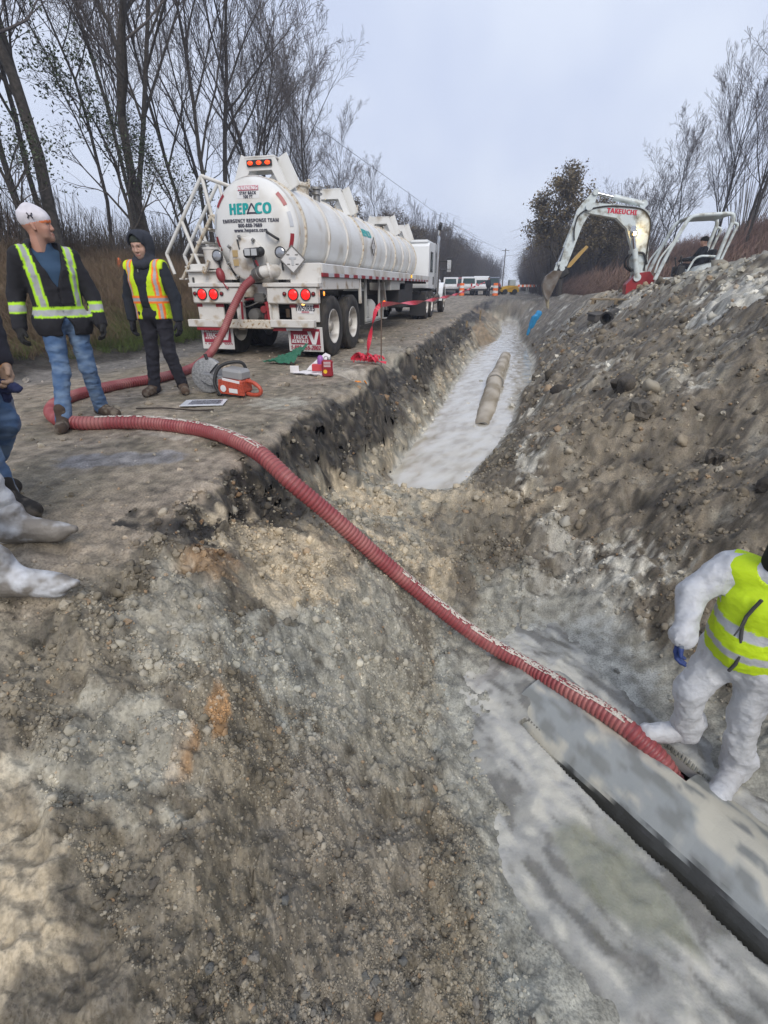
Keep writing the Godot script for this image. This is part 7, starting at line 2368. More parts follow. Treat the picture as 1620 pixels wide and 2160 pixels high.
func make_tape() -> void:
	var red := mat("ribbon_red", Color(0.6, 0.03, 0.06), 0.4, 0.0, {"back": true})
	var x := -2.04
	var z := -8.35
	var y := ground_at(-2.3, z)
	var st := MB.new()
	st.rod(Vector3(0, -0.2, 0), Vector3(0.01, 0.98, 0.02), 0.011, 8)
	var o := obj("steel_stake", st, mat("rust", Color(0.13, 0.09, 0.065), 0.8))
	o.position = Vector3(x, y, z)
	tag(o, "thin rusty steel stake at the trench edge holding the red ribbon", "stake")
	var T := thing("barrier_ribbon", "red plastic barrier ribbon stretched from the stake along the trench to the far drums", "ribbon", Vector3(x, y, z))
	var ribbon := func(pts: PackedVector3Array, w: float, tw: float) -> MB:
		var m := MB.new()
		for i in pts.size() - 1:
			var d := (pts[i + 1] - pts[i]).normalized()
			var s := d.cross(Vector3.UP)
			s = Vector3.RIGHT if s.length() < 0.1 else s.normalized()
			var u := s.cross(d)
			var a0 := tw * i
			var a1 := tw * (i + 1)
			var w0 := (u * cos(a0) + s * sin(a0)) * w
			var w1 := (u * cos(a1) + s * sin(a1)) * w
			var nn := d.cross(w0).normalized() * 0.0015
			m.quad(pts[i] - w0 + nn, pts[i] + w0 + nn, pts[i + 1] + w1 + nn, pts[i + 1] - w1 + nn, nn)
			m.quad(pts[i] - w0 - nn, pts[i] + w0 - nn, pts[i + 1] + w1 - nn, pts[i + 1] - w1 - nn, -nn)
		return m
	obj("long_run", ribbon.call(smooth_path([V(0, 0.93, 0), V(0.02, 0.86, -3.5), V(-0.02, 0.86, -8.0), V(0.03, 0.92, -14.0), V(0.1, 1.15, -22.0), V(0.25, 1.45, -32.0)], 90), 0.045, 0.35), red, T)
	obj("hanging_end", ribbon.call(smooth_path([V(0, 0.93, 0), V(-0.07, 0.85, 0.05), V(-0.13, 0.6, 0.1), V(-0.19, 0.3, 0.12), V(-0.22, 0.08, 0.12)], 24), 0.035, 0.2), red, T)
	var hp := MB.new()
	var r := RandomNumberGenerator.new()
	r.seed = 9
	for i in 26:
		var a := r.randf() * TAU
		var c := Vector3(-0.24 + r.randf_range(-0.1, 0.1), 0.05, 0.14 + r.randf_range(-0.1, 0.1))
		var d := Vector3(cos(a), 0, sin(a)) * r.randf_range(0.05, 0.16)
		var q: MB = ribbon.call(smooth_path([c, c + d * 0.6 + V(0, r.randf_range(0.04, 0.13), 0), c + d * 1.2 + V(0, 0.06, 0), c + d * 1.6 + V(0, 0.0, 0)], 8), 0.02, 0.4)
		hp.v.append_array(q.v); hp.n.append_array(q.n); hp.c.append_array(q.c)
	for k in 3:
		var q: MB = ribbon.call(smooth_path([V(-0.2, 0.05, 0.16), V(0.0, 0.05, 0.2 + k * 0.03), V(0.14, 0.03, 0.22)], 8), 0.025, 0.3)
		hp.v.append_array(q.v); hp.n.append_array(q.n); hp.c.append_array(q.c)
	obj("ribbon_heap", hp, red, T).set_meta("kind", "stuff")

func make_bucket() -> void:
	var T := thing("bucket", "dirty white plastic bucket hanging at the left rear of the tanker", "bucket", Vector3(-5.12, 1.47, -8.5))
	var m := MB.new()
	m.lathe(PackedVector2Array([Vector2(0, 0.0), Vector2(0.13, 0.0), Vector2(0.15, 0.3), Vector2(0.16, 0.3), Vector2(0.16, 0.34), Vector2(0.145, 0.34), Vector2(0.125, 0.02), Vector2(0, 0.02)]), Vector3.ZERO, Vector3.UP, 28)
	obj("pail", m, mats.dirty_white, T)
	m = MB.new()
	m.tube(smooth_path([V(-0.16, 0.32, 0), V(-0.15, 0.36, 0.12), V(0.0, 0.35, 0.17), V(0.15, 0.36, 0.12), V(0.16, 0.32, 0)], 20), PackedFloat32Array([0.006]), 6)
	obj("wire_handle", m, mats.steel, T)
	m = MB.new()
	m.ball(Vector3.ZERO, Vector3(0.075, 0.12, 0.075), 16, Basis(Vector3.BACK, 0.25))
	m.rod(V(0.02, -0.1, 0), V(0.12, -0.22, 0.02), 0.018)
	var o := obj("red_float", m, mats.red_paint)
	o.position = Vector3(-4.92, 1.37, -8.34)
	tag(o, "red rounded float hanging beside the white bucket on the tanker", "float")
	m = MB.new()
	m.rod(V(0, -0.08, 0), V(0.1, 0.1, 0), 0.025)
	m.rod(V(-0.03, -0.1, 0), V(0, 0.0, 0), 0.034)
	o = obj("marker_stick", m, mats.rusty_white)
	o.position = Vector3(-5.2, 1.5, -8.32)
	tag(o, "short white stick leaning on the shelf in front of the bucket", "stick")

func make_heap_things() -> void:
	# blue sheet over the trench bank
	var T := thing("blue_tarpaulin", "bright blue folded tarpaulin hanging down the trench bank near the bucket", "tarpaulin", Vector3(1.15, -0.25, -24.5))
	var F := Field.new(V(-0.6, -1.2, -0.6), V(0.9, 0.8, 0.6), 0.04)
	F.bone(V(0.3, 0.3, 0), V(-0.08, -0.55, 0), 0.14, 0.05, 0.05)
	F.bone(V(0.1, 0.2, 0.1), V(-0.1, -0.6, 0.0), 0.1, 0.04, 0.03)
	F.wrinkle(fbm, V(26, 8, 26), 0.14)
	garment(T, "folded_sheet", F, one(Color(0.03, 0.27, 0.55)), mat("tarp_blue", Color.WHITE, 0.45, 0.0, {"vc": true}))
	# timbers and a dark pipe end on the heap
	var wood := mat("timber", Color(0.33, 0.25, 0.15), 0.8, 0.0, {"tex": noise_tex(0.02, 4, 99, [[0.0, 1.0], [grey(0.55), grey(1.0)]], 256), "scale": 2.0})
	var P := thing("timber_pallet", "weathered timber pallet lying on the spoil heap in front of the excavator", "pallet", Vector3(3.3, ground_at(3.3, -17.4) + 0.16, -17.4), deg_to_rad(-12))
	for i in 4:
		var m := MB.new()
		m.box(Vector3(0, 0.02, -0.4 + i * 0.26), Vector3(1.5, 0.04, 0.14), Basis(), 0.008)
		obj("board", m, wood, P)
	for i in 3:
		var m := MB.new()
		m.box(Vector3(-0.65 + i * 0.65, -0.06, 0), Vector3(0.09, 0.12, 0.95), Basis(), 0.008)
		obj("runner", m, wood, P)
	var mb := MB.new()
	mb.box(Vector3.ZERO, Vector3(0.42, 0.2, 0.4), Basis(), 0.03)
	mb.box(Vector3(0, 0.12, 0), Vector3(0.46, 0.04, 0.44), Basis(), 0.01)
	var o := obj("dark_crate", mb, mat("crate_dark", Color(0.09, 0.085, 0.08), 0.7))
	o.position = Vector3(2.75, ground_at(2.75, -17.0) + 0.12, -17.0); o.rotation = Vector3(0.1, 0.5, 0.1)
	tag(o, "dark grey crate tipped on the spoil heap left of the timber pallet", "crate")
	mb = MB.new()
	mb.lathe(PackedVector2Array([Vector2(0.13, -0.6), Vector2(0.155, -0.6), Vector2(0.155, 0.2), Vector2(0.175, 0.2), Vector2(0.175, 0.28), Vector2(0.13, 0.28), Vector2(0.13, -0.6)]), Vector3.ZERO, Vector3(-0.4, -0.1, 0.9), 24)
	o = obj("dark_pipe", mb, mat("pipe_black", Color(0.03, 0.028, 0.026), 0.6))
	o.position = Vector3(2.85, ground_at(2.85, -15.6) + 0.1, -15.6)
	tag(o, "short dark pipe end sticking out of the spoil heap below the pallet", "pipe")
	# stakes along the edge, far cones and drums
	for q in [[-1.3, -27.0, 0.55], [-1.6, -22.0, 0.35]]:
		mb = MB.new()
		mb.box(Vector3(0, q[2] * 0.5, 0), Vector3(0.09, q[2], 0.04), Basis(), 0.006)
		o = obj("wooden_stake", mb, wood)
		o.position = Vector3(q[0], ground_at(q[0], q[1]) - 0.05, q[1])
		tag(o, "pale wooden stake at the far trench edge, %s" % ("taller and farther one" if q[2] > 0.5 else "shorter and nearer one"), "stake", "wooden stakes at the trench edge")
	var cone := MB.new()
	cone.lathe(PackedVector2Array([Vector2(0, 0), Vector2(0.19, 0), Vector2(0.19, 0.03), Vector2(0.15, 0.04), Vector2(0.05, 0.4), Vector2(0.03, 0.45), Vector2(0, 0.45)]), Vector3.ZERO, Vector3.UP, 20)
	o = obj("traffic_cone", cone, mat("cone_orange", Color(0.9, 0.16, 0.02), 0.5))
	o.position = Vector3(-10.3, ground_at(-10.3, -12.4), -12.4)
	tag(o, "small orange traffic cone on top of the bank under the trees", "cone")

# ---------------------------------------------------------------- vehicles far down the road
func make_car(label: String, at: Vector3, turn: float, paint: Color, kind: String) -> void:
	var T := thing({"suv": "parked_suv", "pickup": "parked_pickup"}[kind], label, {"suv": "car", "pickup": "pickup truck"}[kind], at, turn, "vehicles parked across the far road")
	var body := mat("paint_" + paint.to_html(false), paint, 0.25)
	var glass: Material = mats.dark_glass
	# the tail faces +z
	var L := 4.8
	var m := MB.new()
	m.prism(PackedVector2Array([Vector2(-2.4, 0.45), Vector2(-2.42, 0.85), Vector2(-2.3, 1.02), Vector2(2.3, 1.02), Vector2(2.42, 0.9), Vector2(2.42, 0.42)]), Vector3.ZERO, Vector3.FORWARD, Vector3.UP, 1.86)
	m.box(Vector3(0, 0.72, 0), Vector3(1.94, 0.4, 4.4), Basis(), 0.1)
	var cabin := PackedVector2Array([Vector2(-2.3, 1.0), Vector2(-2.1, 1.72), Vector2(-1.7, 1.82), Vector2(0.3, 1.82), Vector2(1.1, 1.05)]) if kind == "suv" else PackedVector2Array([Vector2(-0.6, 1.0), Vector2(-0.45, 1.75), Vector2(-0.2, 1.88), Vector2(0.9, 1.88), Vector2(1.6, 1.05)])
	m.prism(cabin, Vector3.ZERO, Vector3.FORWARD, Vector3.UP, 1.6)
	obj("car_body", m, body, T)
	var g := MB.new()
	var zr := 2.2 if kind == "suv" else 0.53
	g.quad(Vector3(-0.66, 1.12, zr + 0.07), Vector3(0.66, 1.12, zr + 0.07), Vector3(0.6, 1.65, zr - 0.07), Vector3(-0.6, 1.65, zr - 0.07), Vector3(0, 0.2, 1))
	obj("rear_window", g, glass, T)
	for s in [-1.0, 1.0]:
		var w := MB.new()
		w.box(Vector3(s * 0.8, 1.4, 0.8 if kind == "suv" else -0.45), Vector3(0.02, 0.46, 2.0 if kind == "suv" else 1.2), Basis(), 0.005)
		obj("side_window", w, glass, T)
		var l := MB.new()
		l.box(Vector3(s * 0.86, 1.0, 2.41), Vector3(0.16, 0.32, 0.05), Basis(), 0.01)
		obj("tail_light", l, mat("tail_red", Color(0.4, 0.02, 0.02), 0.3), T)
		for z in [-1.45, 1.45]:
			var t := MB.new()
			t.lathe(PackedVector2Array([Vector2(0, -0.11), Vector2(0.3, -0.12), Vector2(0.36, -0.08), Vector2(0.36, 0.08), Vector2(0.3, 0.12), Vector2(0, 0.11)]), Vector3(s * 0.84, 0.36, z), Vector3.RIGHT, 18)
			obj("wheel", t, mat("tyre_plain", Color(0.02, 0.02, 0.02), 0.9), T)
	var b := MB.new()
	b.box(Vector3(0, 0.55, 2.42), Vector3(1.8, 0.2, 0.12), Basis(), 0.03)
	obj("rear_bumper", b, mats.black_steel, T)
	b = MB.new()
	b.box(Vector3(0, 0.85, 2.43), Vector3(0.36, 0.17, 0.02), Basis(), 0.003)
	obj("licence_plate", b, mats.plate_white, T)

func make_far() -> void:
	var gy := func(x: float, z: float) -> float: return base_h(x, z)
	var wht := Color(0.66, 0.67, 0.68)
	for q in [["white car parked farthest left on the far road, just right of the truck mirror", -6.6, -62.0, 0.05, wht, "suv"], ["dark red car on the far road, partly behind an orange drum", -5.3, -64.5, 0.05, Color(0.22, 0.03, 0.03), "suv"], ["white car on the far road in the middle of the row", -4.35, -60.0, 0.03, Color(0.6, 0.61, 0.62), "suv"], ["tall white pickup truck on the far road, right end of the white row", -3.0, -58.5, 0.0, wht, "pickup"], ["dark blue car half hidden right of the white pickup on the far road", -1.9, -63.0, 0.0, Color(0.03, 0.04, 0.06), "suv"]]:
		make_car(q[0], Vector3(q[1], gy.call(q[1], q[2]), q[2]), q[3], q[4], q[5])
	var n := 0
	for q in [[-4.85, -56.0, "orange and white traffic drum in front of the dark red far car"], [-1.35, -56.0, "orange traffic drum beside the far yellow machine"]]:
		var T := thing("traffic_drum", q[2], "traffic drum", Vector3(q[0], gy.call(q[0], q[1]), q[1]), 0.0, "traffic drums on the far road")
		for i in 5:
			var m := MB.new()
			var r := 0.3 - i * 0.012
			m.lathe(PackedVector2Array([Vector2(0, i * 0.24), Vector2(r, i * 0.24), Vector2(r - 0.012, i * 0.24 + 0.235), Vector2(0, i * 0.24 + 0.235)]), Vector3.ZERO, Vector3.UP, 18)
			obj("band", m, mat("drum_orange", Color(0.9, 0.18, 0.03), 0.5) if i % 2 == 0 else mat("drum_white", Color(0.75, 0.75, 0.75), 0.4), T)
		n += 1
	# yellow machine
	var Y := thing("yellow_loader", "small yellow loader with pale cab at the far end of the trench", "loader", Vector3(0.0, gy.call(0.0, -62.0), -62.0), 0.3)
	Y.scale = Vector3.ONE * 0.7
	var yel := mat("loader_yellow", Color(0.6, 0.36, 0.03), 0.5)
	var m := MB.new()
	m.prism(PackedVector2Array([Vector2(-1.4, 0.4), Vector2(-1.4, 1.1), Vector2(-0.2, 1.35), Vector2(1.2, 1.3), Vector2(1.5, 0.9), Vector2(1.5, 0.4)]), Vector3.ZERO, Vector3.RIGHT, Vector3.UP, 1.3)
	obj("loader_body", m, yel, Y)
	m = MB.new()
	m.box(Vector3(0.4, 1.75, 0), Vector3(1.0, 0.95, 1.1), Basis(), 0.08)
	obj("loader_cab", m, mat("cab_pale", Color(0.45, 0.5, 0.5), 0.3), Y)
	for s in [-0.7, 0.7]:
		m = MB.new()
		m.bar(Vector3(0.8, 1.2, s), Vector3(-1.9, 0.6, s), 0.12, 0.2)
		obj("loader_arm", m, yel, Y)
		for x in [-0.8, 0.8]:
			m = MB.new()
			m.lathe(PackedVector2Array([Vector2(0, -0.14), Vector2(0.4, -0.14), Vector2(0.42, 0.0), Vector2(0.4, 0.14), Vector2(0, 0.14)]), Vector3(x, 0.42, s), Vector3.BACK, 18)
			obj("wheel", m, mats.tyre_plain, Y)
	m = MB.new()
	m.prism(PackedVector2Array([Vector2(-2.0, 0.9), Vector2(-1.8, 0.9), Vector2(-1.75, 0.35), Vector2(-2.3, 0.15), Vector2(-2.32, 0.2), Vector2(-1.95, 0.42)]), Vector3.ZERO, Vector3.RIGHT, Vector3.UP, 1.7)
	obj("loader_bucket", m, mats.bucket_steel, Y)
	# barrier boards and a far figure
	for q in [[1.5, -66.0, "left one"], [2.9, -67.0, "right one"]]:
		var B := thing("road_barrier", "red and white striped road barrier far behind the yellow loader, %s" % q[2], "barrier", Vector3(q[0], gy.call(q[0], q[1]), q[1]), 0.2, "striped barriers at the far end")
		for i in 6:
			m = MB.new()
			m.box(Vector3(-0.6 + i * 0.24, 0.9, 0), Vector3(0.236, 0.26, 0.04), Basis(), 0.004)
			obj("stripe", m, mats.drum_orange if i % 2 else mats.drum_white, B)
		for s in [-0.6, 0.6]:
			m = MB.new()
			m.bar(Vector3(s, 1.0, 0), Vector3(s, 0.0, 0.25), 0.05, 0.05)
			m.bar(Vector3(s, 1.0, 0), Vector3(s, 0.0, -0.25), 0.05, 0.05)
			obj("leg", m, mats.grey_white, B)
	var D := thing("far_person", "tiny person in dark clothes standing beside the far white pickup", "person", Vector3(-2.0, gy.call(-2.0, -53.0), -53.0))
	var j := stance(2.6, 1.75)
	var s := span(j, 0.2)
	var F := Field.new(s[0], s[1], 0.045)
	torso(F, j, 1.0); arms(F, j, 1.1); legs(F, j, 1.0)
	F.bone(j.neck, j.head, 0.06, 0.1, 0.03)
	for k in ["L", "R"]: F.bone(j["an" + k], j["to" + k], 0.055, 0.05, 0.02)
	garment(D, "body", F, func(p: Vector3, _n: Vector3) -> Color: return Color(0.35, 0.2, 0.15) if p.y > 1.53 and p.y < 1.66 else Color(0.02, 0.022, 0.03), cloth("jacket_cloth"))
	# power line and its pole
	var cab := MB.new()
	cab.tube(smooth_path([V(-11.0, 8.95, -30.0), V(-9.5, 8.5, -45.0), V(-7.8, 8.0, -62.0), V(-5.0, 7.4, -82.0), V(-1.3, 7.0, -104.0)], 60), PackedFloat32Array([0.014]), 5)
	tag(obj("power_line", cab, mat("cable", Color(0.05, 0.05, 0.055), 0.8)), "thin dark power line sagging across the sky towards the far pole", "cable")
	var P := thing("utility_pole", "thin far utility pole with lamp arm at the gap between the woods", "utility pole", Vector3(-1.3, gy.call(-1.3, -104.0), -104.0))
	m = MB.new()
	m.rod(V(0, -0.3, 0), V(0, 7.2, 0), 0.12, 10, 0.08)
	obj("pole", m, mat("pole_wood", Color(0.1, 0.085, 0.07), 0.9), P)
	m = MB.new()
	m.box(V(0, 6.9, 0), V(1.4, 0.1, 0.08), Basis(), 0.02)
	obj("crossarm", m, mats.pole_wood, P)

# ---------------------------------------------------------------- woods
class Woody:
	var wood := MB.new()
	var limb := MB.new()
	var twig := MB.new()
	var tips := PackedVector3Array()
	var r := RandomNumberGenerator.new()

	func grow(p: Vector3, d: Vector3, L: float, rad: float, lvl: int, up: float, spread: float, kids: Array, bend: float) -> void:
		var steps: int = [9, 6, 5, 4, 3][lvl]
		var pts := PackedVector3Array([p])
		var rr := PackedFloat32Array([rad])
		var dirs: Array[Vector3] = [d]
		var q := p
		for i in steps:
			d = (d + Vector3(r.randfn(0, bend), r.randfn(0, bend) + up, r.randfn(0, bend))).normalized()
			q += d * (L / steps)
			pts.append(q); dirs.append(d)
			rr.append(maxf(rad * pow(1.0 - float(i + 1) / (steps + 0.6), 0.8), 0.007))
		var dest := wood if lvl == 0 else (limb if lvl == 1 else twig)
		dest.tube(pts, rr, [9, 6, 4, 3, 3][lvl], false)
		if lvl >= kids.size():
			tips.append(q)
			return
		var n: int = kids[lvl]
		for i in n:
			var t := lerpf(0.28 if lvl == 0 else 0.15, 1.0, (i + r.randf()) / n)
			var f := t * steps
			var k := mini(int(f), steps - 1)
			var o := pts[k].lerp(pts[k + 1], f - k)
			var a := r.randf() * TAU
			var side := dirs[k].cross(Vector3(cos(a), 0.13, sin(a))).normalized()
			var nd := (dirs[k] * (1.0 - spread * 0.45) + side * spread + Vector3(0, 0.25, 0)).normalized()
			var cr: float = lerpf(rr[k], rr[k + 1], f - k)
			grow(o, nd, L * r.randf_range(0.34, 0.62) * (1.15 - t * 0.55), minf(cr * 0.62, rad * 0.5), lvl + 1, up * 0.8 + 0.01, spread, kids, bend * 1.15)

var tree_src := []

func make_tree(seed_: int, H: float, rad: float, lean: Vector3, spread: float, kids: Array, bend := 0.07, leaves := 0, leaf := Color.WHITE, leaf_size := 0.2) -> Node3D:
	var t := Woody.new()
	t.r.seed = seed_
	t.grow(Vector3(0, -0.3, 0), (Vector3.UP + lean).normalized(), H, rad, 0, 0.012, spread, kids, bend)
	var o := Node3D.new()
	var bark := mat("bark", Color(0.1, 0.087, 0.074), 0.95, 0.0, {"tex": noise_tex(0.03, 4, 111, [[0.0, 1.0], [grey(0.5), grey(1.0)]], 256), "scale": 1.2})
	obj("trunk", t.wood, bark, o)
	obj("limbs", t.limb, bark, o).set_meta("kind", "stuff")
	var tw := obj("twigs", t.twig, mat("twig", Color(0.115, 0.1, 0.094), 0.95), o)
	tw.set_meta("kind", "stuff")
	if leaves > 0:
		var m := MB.new()
		for i in leaves:
			var c := t.tips[t.r.randi() % t.tips.size()] + Vector3(t.r.randfn(0, 1), t.r.randfn(0, 0.8), t.r.randfn(0, 1)) * leaf_size * 1.6
			var b := Basis.from_euler(Vector3(t.r.randf() * TAU, t.r.randf() * TAU, t.r.randf() * TAU))
			m.col = leaf * t.r.randf_range(0.55, 1.35)
			var s := leaf_size * t.r.randf_range(0.35, 0.8)
			m.quad(c - b.x * s, c - b.y * s * 0.5, c + b.x * s, c + b.y * s * 0.5, b.z)
		obj("crown", m, mat("foliage", Color.WHITE, 0.7, 0.0, {"vc": true, "back": true}), o).set_meta("kind", "stuff")
	return o

func plant(src: Node3D, called: String, at: Vector2, turn: float, k: float, label: String, category: String, group := "", tilt := Vector2.ZERO) -> void:
	var o: Node3D = src.duplicate()
	o.name = numbered(called)
	add_child(o, true)
	o.position = Vector3(at.x, base_h(at.x, at.y) - 0.05, at.y)
	o.rotation = Vector3(tilt.y, turn, tilt.x)
	o.scale = Vector3.ONE * k
	tag(o, label, category, group)

func make_trees() -> void:
	var v: Array[Node3D] = []
	v.append(make_tree(1, 13.5, 0.13, Vector3(0.02, 0, 0.02), 0.62, [9, 7, 6, 5]))
	v.append(make_tree(2, 14.0, 0.11, Vector3(-0.05, 0, 0.03), 0.5, [10, 7, 6, 5], 0.06))
	v.append(make_tree(3, 12.5, 0.15, Vector3(0.03, 0, -0.02), 0.78, [8, 8, 6, 5], 0.11))
	v.append(make_tree(4, 13.5, 0.1, Vector3(0.06, 0, 0.0), 0.45, [11, 7, 6, 5], 0.05))
	v.append(make_tree(5, 12.0, 0.09, Vector3(-0.02, 0, 0.05), 0.55, [9, 7, 6, 5], 0.08))
	v.append(make_tree(6, 10.0, 0.07, Vector3(0.04, 0, 0.04), 0.6, [8, 7, 6, 4], 0.09))
	var oak := make_tree(7, 9.0, 0.28, Vector3.ZERO, 0.85, [9, 7, 6], 0.1, 12000, Color(0.15, 0.115, 0.055), 0.22)
	var green := make_tree(8, 7.0, 0.12, Vector3(0.03, 0, 0), 0.7, [10, 7, 5], 0.1, 2600, Color(0.05, 0.07, 0.03), 0.11)
	var dusky := make_tree(9, 6.0, 0.1, Vector3.ZERO, 0.8, [11, 8, 6], 0.12, 4200, Color(0.13, 0.105, 0.07), 0.15)
	# x, z, which, turn, scale, tilt x, tilt z
	var left := [[-9.4, -5.0, 1, 0.3, 1.05, 0.13, 0.0], [-10.2, -7.2, 0, 1.2, 1.1, 0.16, 0.0], [-11.0, -8.6, 3, 2.0, 1.0, 0.14, 0.0], [-10.6, -10.8, 2, 0.4, 1.1, 0.02, 0.0], [-12.2, -12.6, 4, 1.0, 1.15, 0.06, 0.0], [-10.9, -14.6, 2, 3.6, 1.05, -0.04, 0.0], [-12.6, -16.2, 1, 4.0, 1.0, 0.0, 0.0], [-11.2, -18.6, 3, 5.0, 1.0, 0.02, 0.0], [-12.0, -21.0, 0, 2.6, 1.0, 0.0, 0.0], [-10.9, -23.6, 1, 0.9, 0.95, -0.02, 0.0], [-12.4, -26.2, 4, 3.0, 1.1, 0.0, 0.0], [-11.0, -29.0, 0, 4.4, 0.9, -0.03, 0.0], [-12.6, -32.5, 3, 0.2, 0.95, 0.0, 0.0], [-11.4, -36.0, 1, 5.5, 0.85, 0.0, 0.0], [-12.8, -40.0, 2, 2.2, 0.9, 0.0, 0.0], [-11.6, -44.5, 4, 1.4, 0.95, 0.0, 0.0],
		[-14.0, -7.0, 4, 0.5, 1.1, 0.08, 0.0], [-15.5, -11.0, 5, 2.5, 1.3, 0.05, 0.0], [-15.0, -15.0, 3, 1.9, 1.0, 0.02, 0.0], [-16.5, -19.5, 5, 0.1, 1.3, 0.0, 0.0], [-15.2, -24.5, 2, 5.9, 0.9, 0.0, 0.0], [-16.0, -30.0, 4, 4.9, 1.0, 0.0, 0.0], [-17.0, -9.0, 1, 3.3, 0.9, 0.04, 0.0], [-13.6, -9.6, 5, 4.4, 1.2, 0.05, 0.0], [-14.2, -13.4, 3, 0.9, 1.0, 0.02, 0.0], [-13.8, -18.0, 4, 5.6, 1.05, 0.0, 0.0], [-14.4, -22.5, 1, 1.7, 0.95, 0.0, 0.0], [-13.9, -27.5, 2, 3.4, 0.9, 0.0, 0.0], [-14.8, -33.5, 0, 2.5, 0.9, 0.0, 0.0], [-20.0, -12.0, 4, 2.2, 1.1, 0.0, 0.0], [-21.0, -18.0, 1, 4.1, 1.0, 0.0, 0.0], [-19.0, -25.0, 3, 0.3, 1.0, 0.0, 0.0], [-18.0, -14.0, 0, 0.6, 0.9, 0.03, 0.0], [-15.8, -37.0, 5, 2.9, 1.3, 0.0, 0.0], [-11.8, -50.0, 5, 0.7, 1.1, 0.0, 0.0], [-13.0, -57.0, 0, 3.9, 0.75, 0.0, 0.0], [-11.5, -64.0, 3, 1.1, 0.8, 0.0, 0.0]]
	var words := ["leaning dark trunk cutting the left edge of the sky, highest left", "tall leaning trunk forking right above the white beanie", "slim leaning trunk right of the forked one above the white beanie", "broad crown with crooked limbs above the two people in vests", "slim upright trunk behind the broad crooked crown", "heavy arching limbs rising left of the tanker's ladder", "straight grey trunk rising behind the tanker's handrail", "narrow crown straight above the tanker's light bar", "tall crown filling the sky above the tanker's rear arch", "upright crown right of the tanker's rear arch", "thin crown over the tanker's second arch", "rounded crown above the middle of the tank", "slender crown over the front half of the tank", "lower crown above the tank's third arch", "spreading crown above the front of the tank", "small crown above the truck cab"]
	var short := ["leaning trunk at the left edge", "forked trunk above the beanie", "slim trunk beside the forked one", "broad crooked crown", "slim trunk behind the crooked crown", "arching limbs left of the ladder", "straight trunk behind the handrail", "narrow crown above the light bar", "tall crown above the rear arch", "crown right of the rear arch", "thin crown over the second arch", "rounded crown above the tank's middle", "slender crown over the tank's front half", "lower crown above the third arch", "spreading crown above the tank's front", "small crown above the truck cab"]
	for i in left.size():
		var q: Array = left[i]
		q[4] *= 0.92 if q[1] > -22.0 else lerpf(0.9, 0.62, smoothstep(-22.0, -44.0, q[1]))
		var lab := ""
		if i < words.size(): lab = "bare winter tree, " + words[i]
		else:
			var near_ := 0
			for k in words.size():
				if absf(left[k][0] / left[k][1] - q[0] / q[1]) < absf(left[near_][0] / left[near_][1] - q[0] / q[1]): near_ = k
			lab = "%s bare second-row tree%s, seen behind the %s" % [["spreading", "tall", "crooked", "narrow", "fine-twigged", "small"][q[2]], " far back" if q[0] < -16.5 else "", short[near_]]
		plant(v[q[2]], "bare_tree", Vector2(q[0], q[1]), q[3], q[4], lab, "tree", "bare trees of the left wood" if i < words.size() else "second row of bare trees in the left wood", Vector2(q[5], q[6]))
	var right := [[12.1, -28.0, 1, 0.4, 0.86, -0.16], [12.9, -29.5, 3, 2.4, 0.9, -0.15], [11.0, -30.0, 4, 1.3, 0.85, -0.1], [13.8, -27.0, 0, 3.1, 0.85, -0.17], [10.6, -33.0, 1, 4.7, 0.62, -0.08], [9.6, -38.0, 4, 0.2, 0.66, -0.05], [11.4, -36.0, 3, 5.1, 0.65, -0.06], [9.3, -43.0, 5, 2.0, 0.75, -0.03], [10.6, -42.0, 4, 3.7, 0.65, 0.0], [14.5, -30.0, 2, 0.9, 0.8, -0.14], [12.6, -35.0, 0, 1.8, 0.66, -0.08], [9.0, -48.0, 5, 5.2, 0.75, 0.0], [14.8, -32.0, 1, 3.0, 0.8, -0.12]]
	var rw := ["tallest leaning pair of trunks, front one, above the excavator canopy", "tallest leaning pair of trunks, rear one, above the excavator canopy", "upright crown left of the tallest pair on the right bank", "dark leaning crown at the right edge of the photograph", "middle crown above the excavator boom's elbow", "slim crown right of the leafy oak, nearest to it", "pale crown behind the excavator boom", "low crown between the oak and the excavator boom", "far small crown right of the oak", "broad crown behind the tallest pair at the right", "second-row crown behind the excavator boom", "smallest crown left on the right bank", "second-row crown near the right edge"]
	for i in right.size():
		var q: Array = right[i]
		plant(v[q[2]], "bare_tree", Vector2(q[0], q[1]), q[3], q[4], "bare winter tree, " + rw[i], "tree", "bare trees on the right bank", Vector2(q[5], 0.0))
	plant(oak, "leafy_oak", Vector2(3.9, -43.0), 0.7, 0.76, "brown-leaved oak standing left behind the excavator's boom", "tree")
	for q in [[3.9, -54.0, 0.6, "nearest left of the oak"], [3.2, -70.0, 0.6, "farther left of the oak at the road gap"], [6.6, -47.0, 0.62, "right behind the oak"]]:
		plant(oak, "leafy_oak", Vector2(q[0], q[1]), q[2] * 5.0, q[2], "smaller brown-leaved oak, " + q[3], "tree", "smaller oaks around the big oak")
	for q in [[-10.4, -13.2, 0.62, "beside the hooded person's hood"], [-10.8, -16.0, 0.55, "left of the tanker's handrail"], [-10.6, -9.9, 0.5, "between the two people in vests"], [14.6, -24.5, 0.85, "dark at the right edge above the spoil heap"]]:
		plant(green, "evergreen_tree", Vector2(q[0], q[1]), q[2] * 7.0, q[2], "dark evergreen tree " + q[3], "tree", "dark evergreens in the undergrowth")
	var r := RandomNumberGenerator.new()
	r.seed = 31
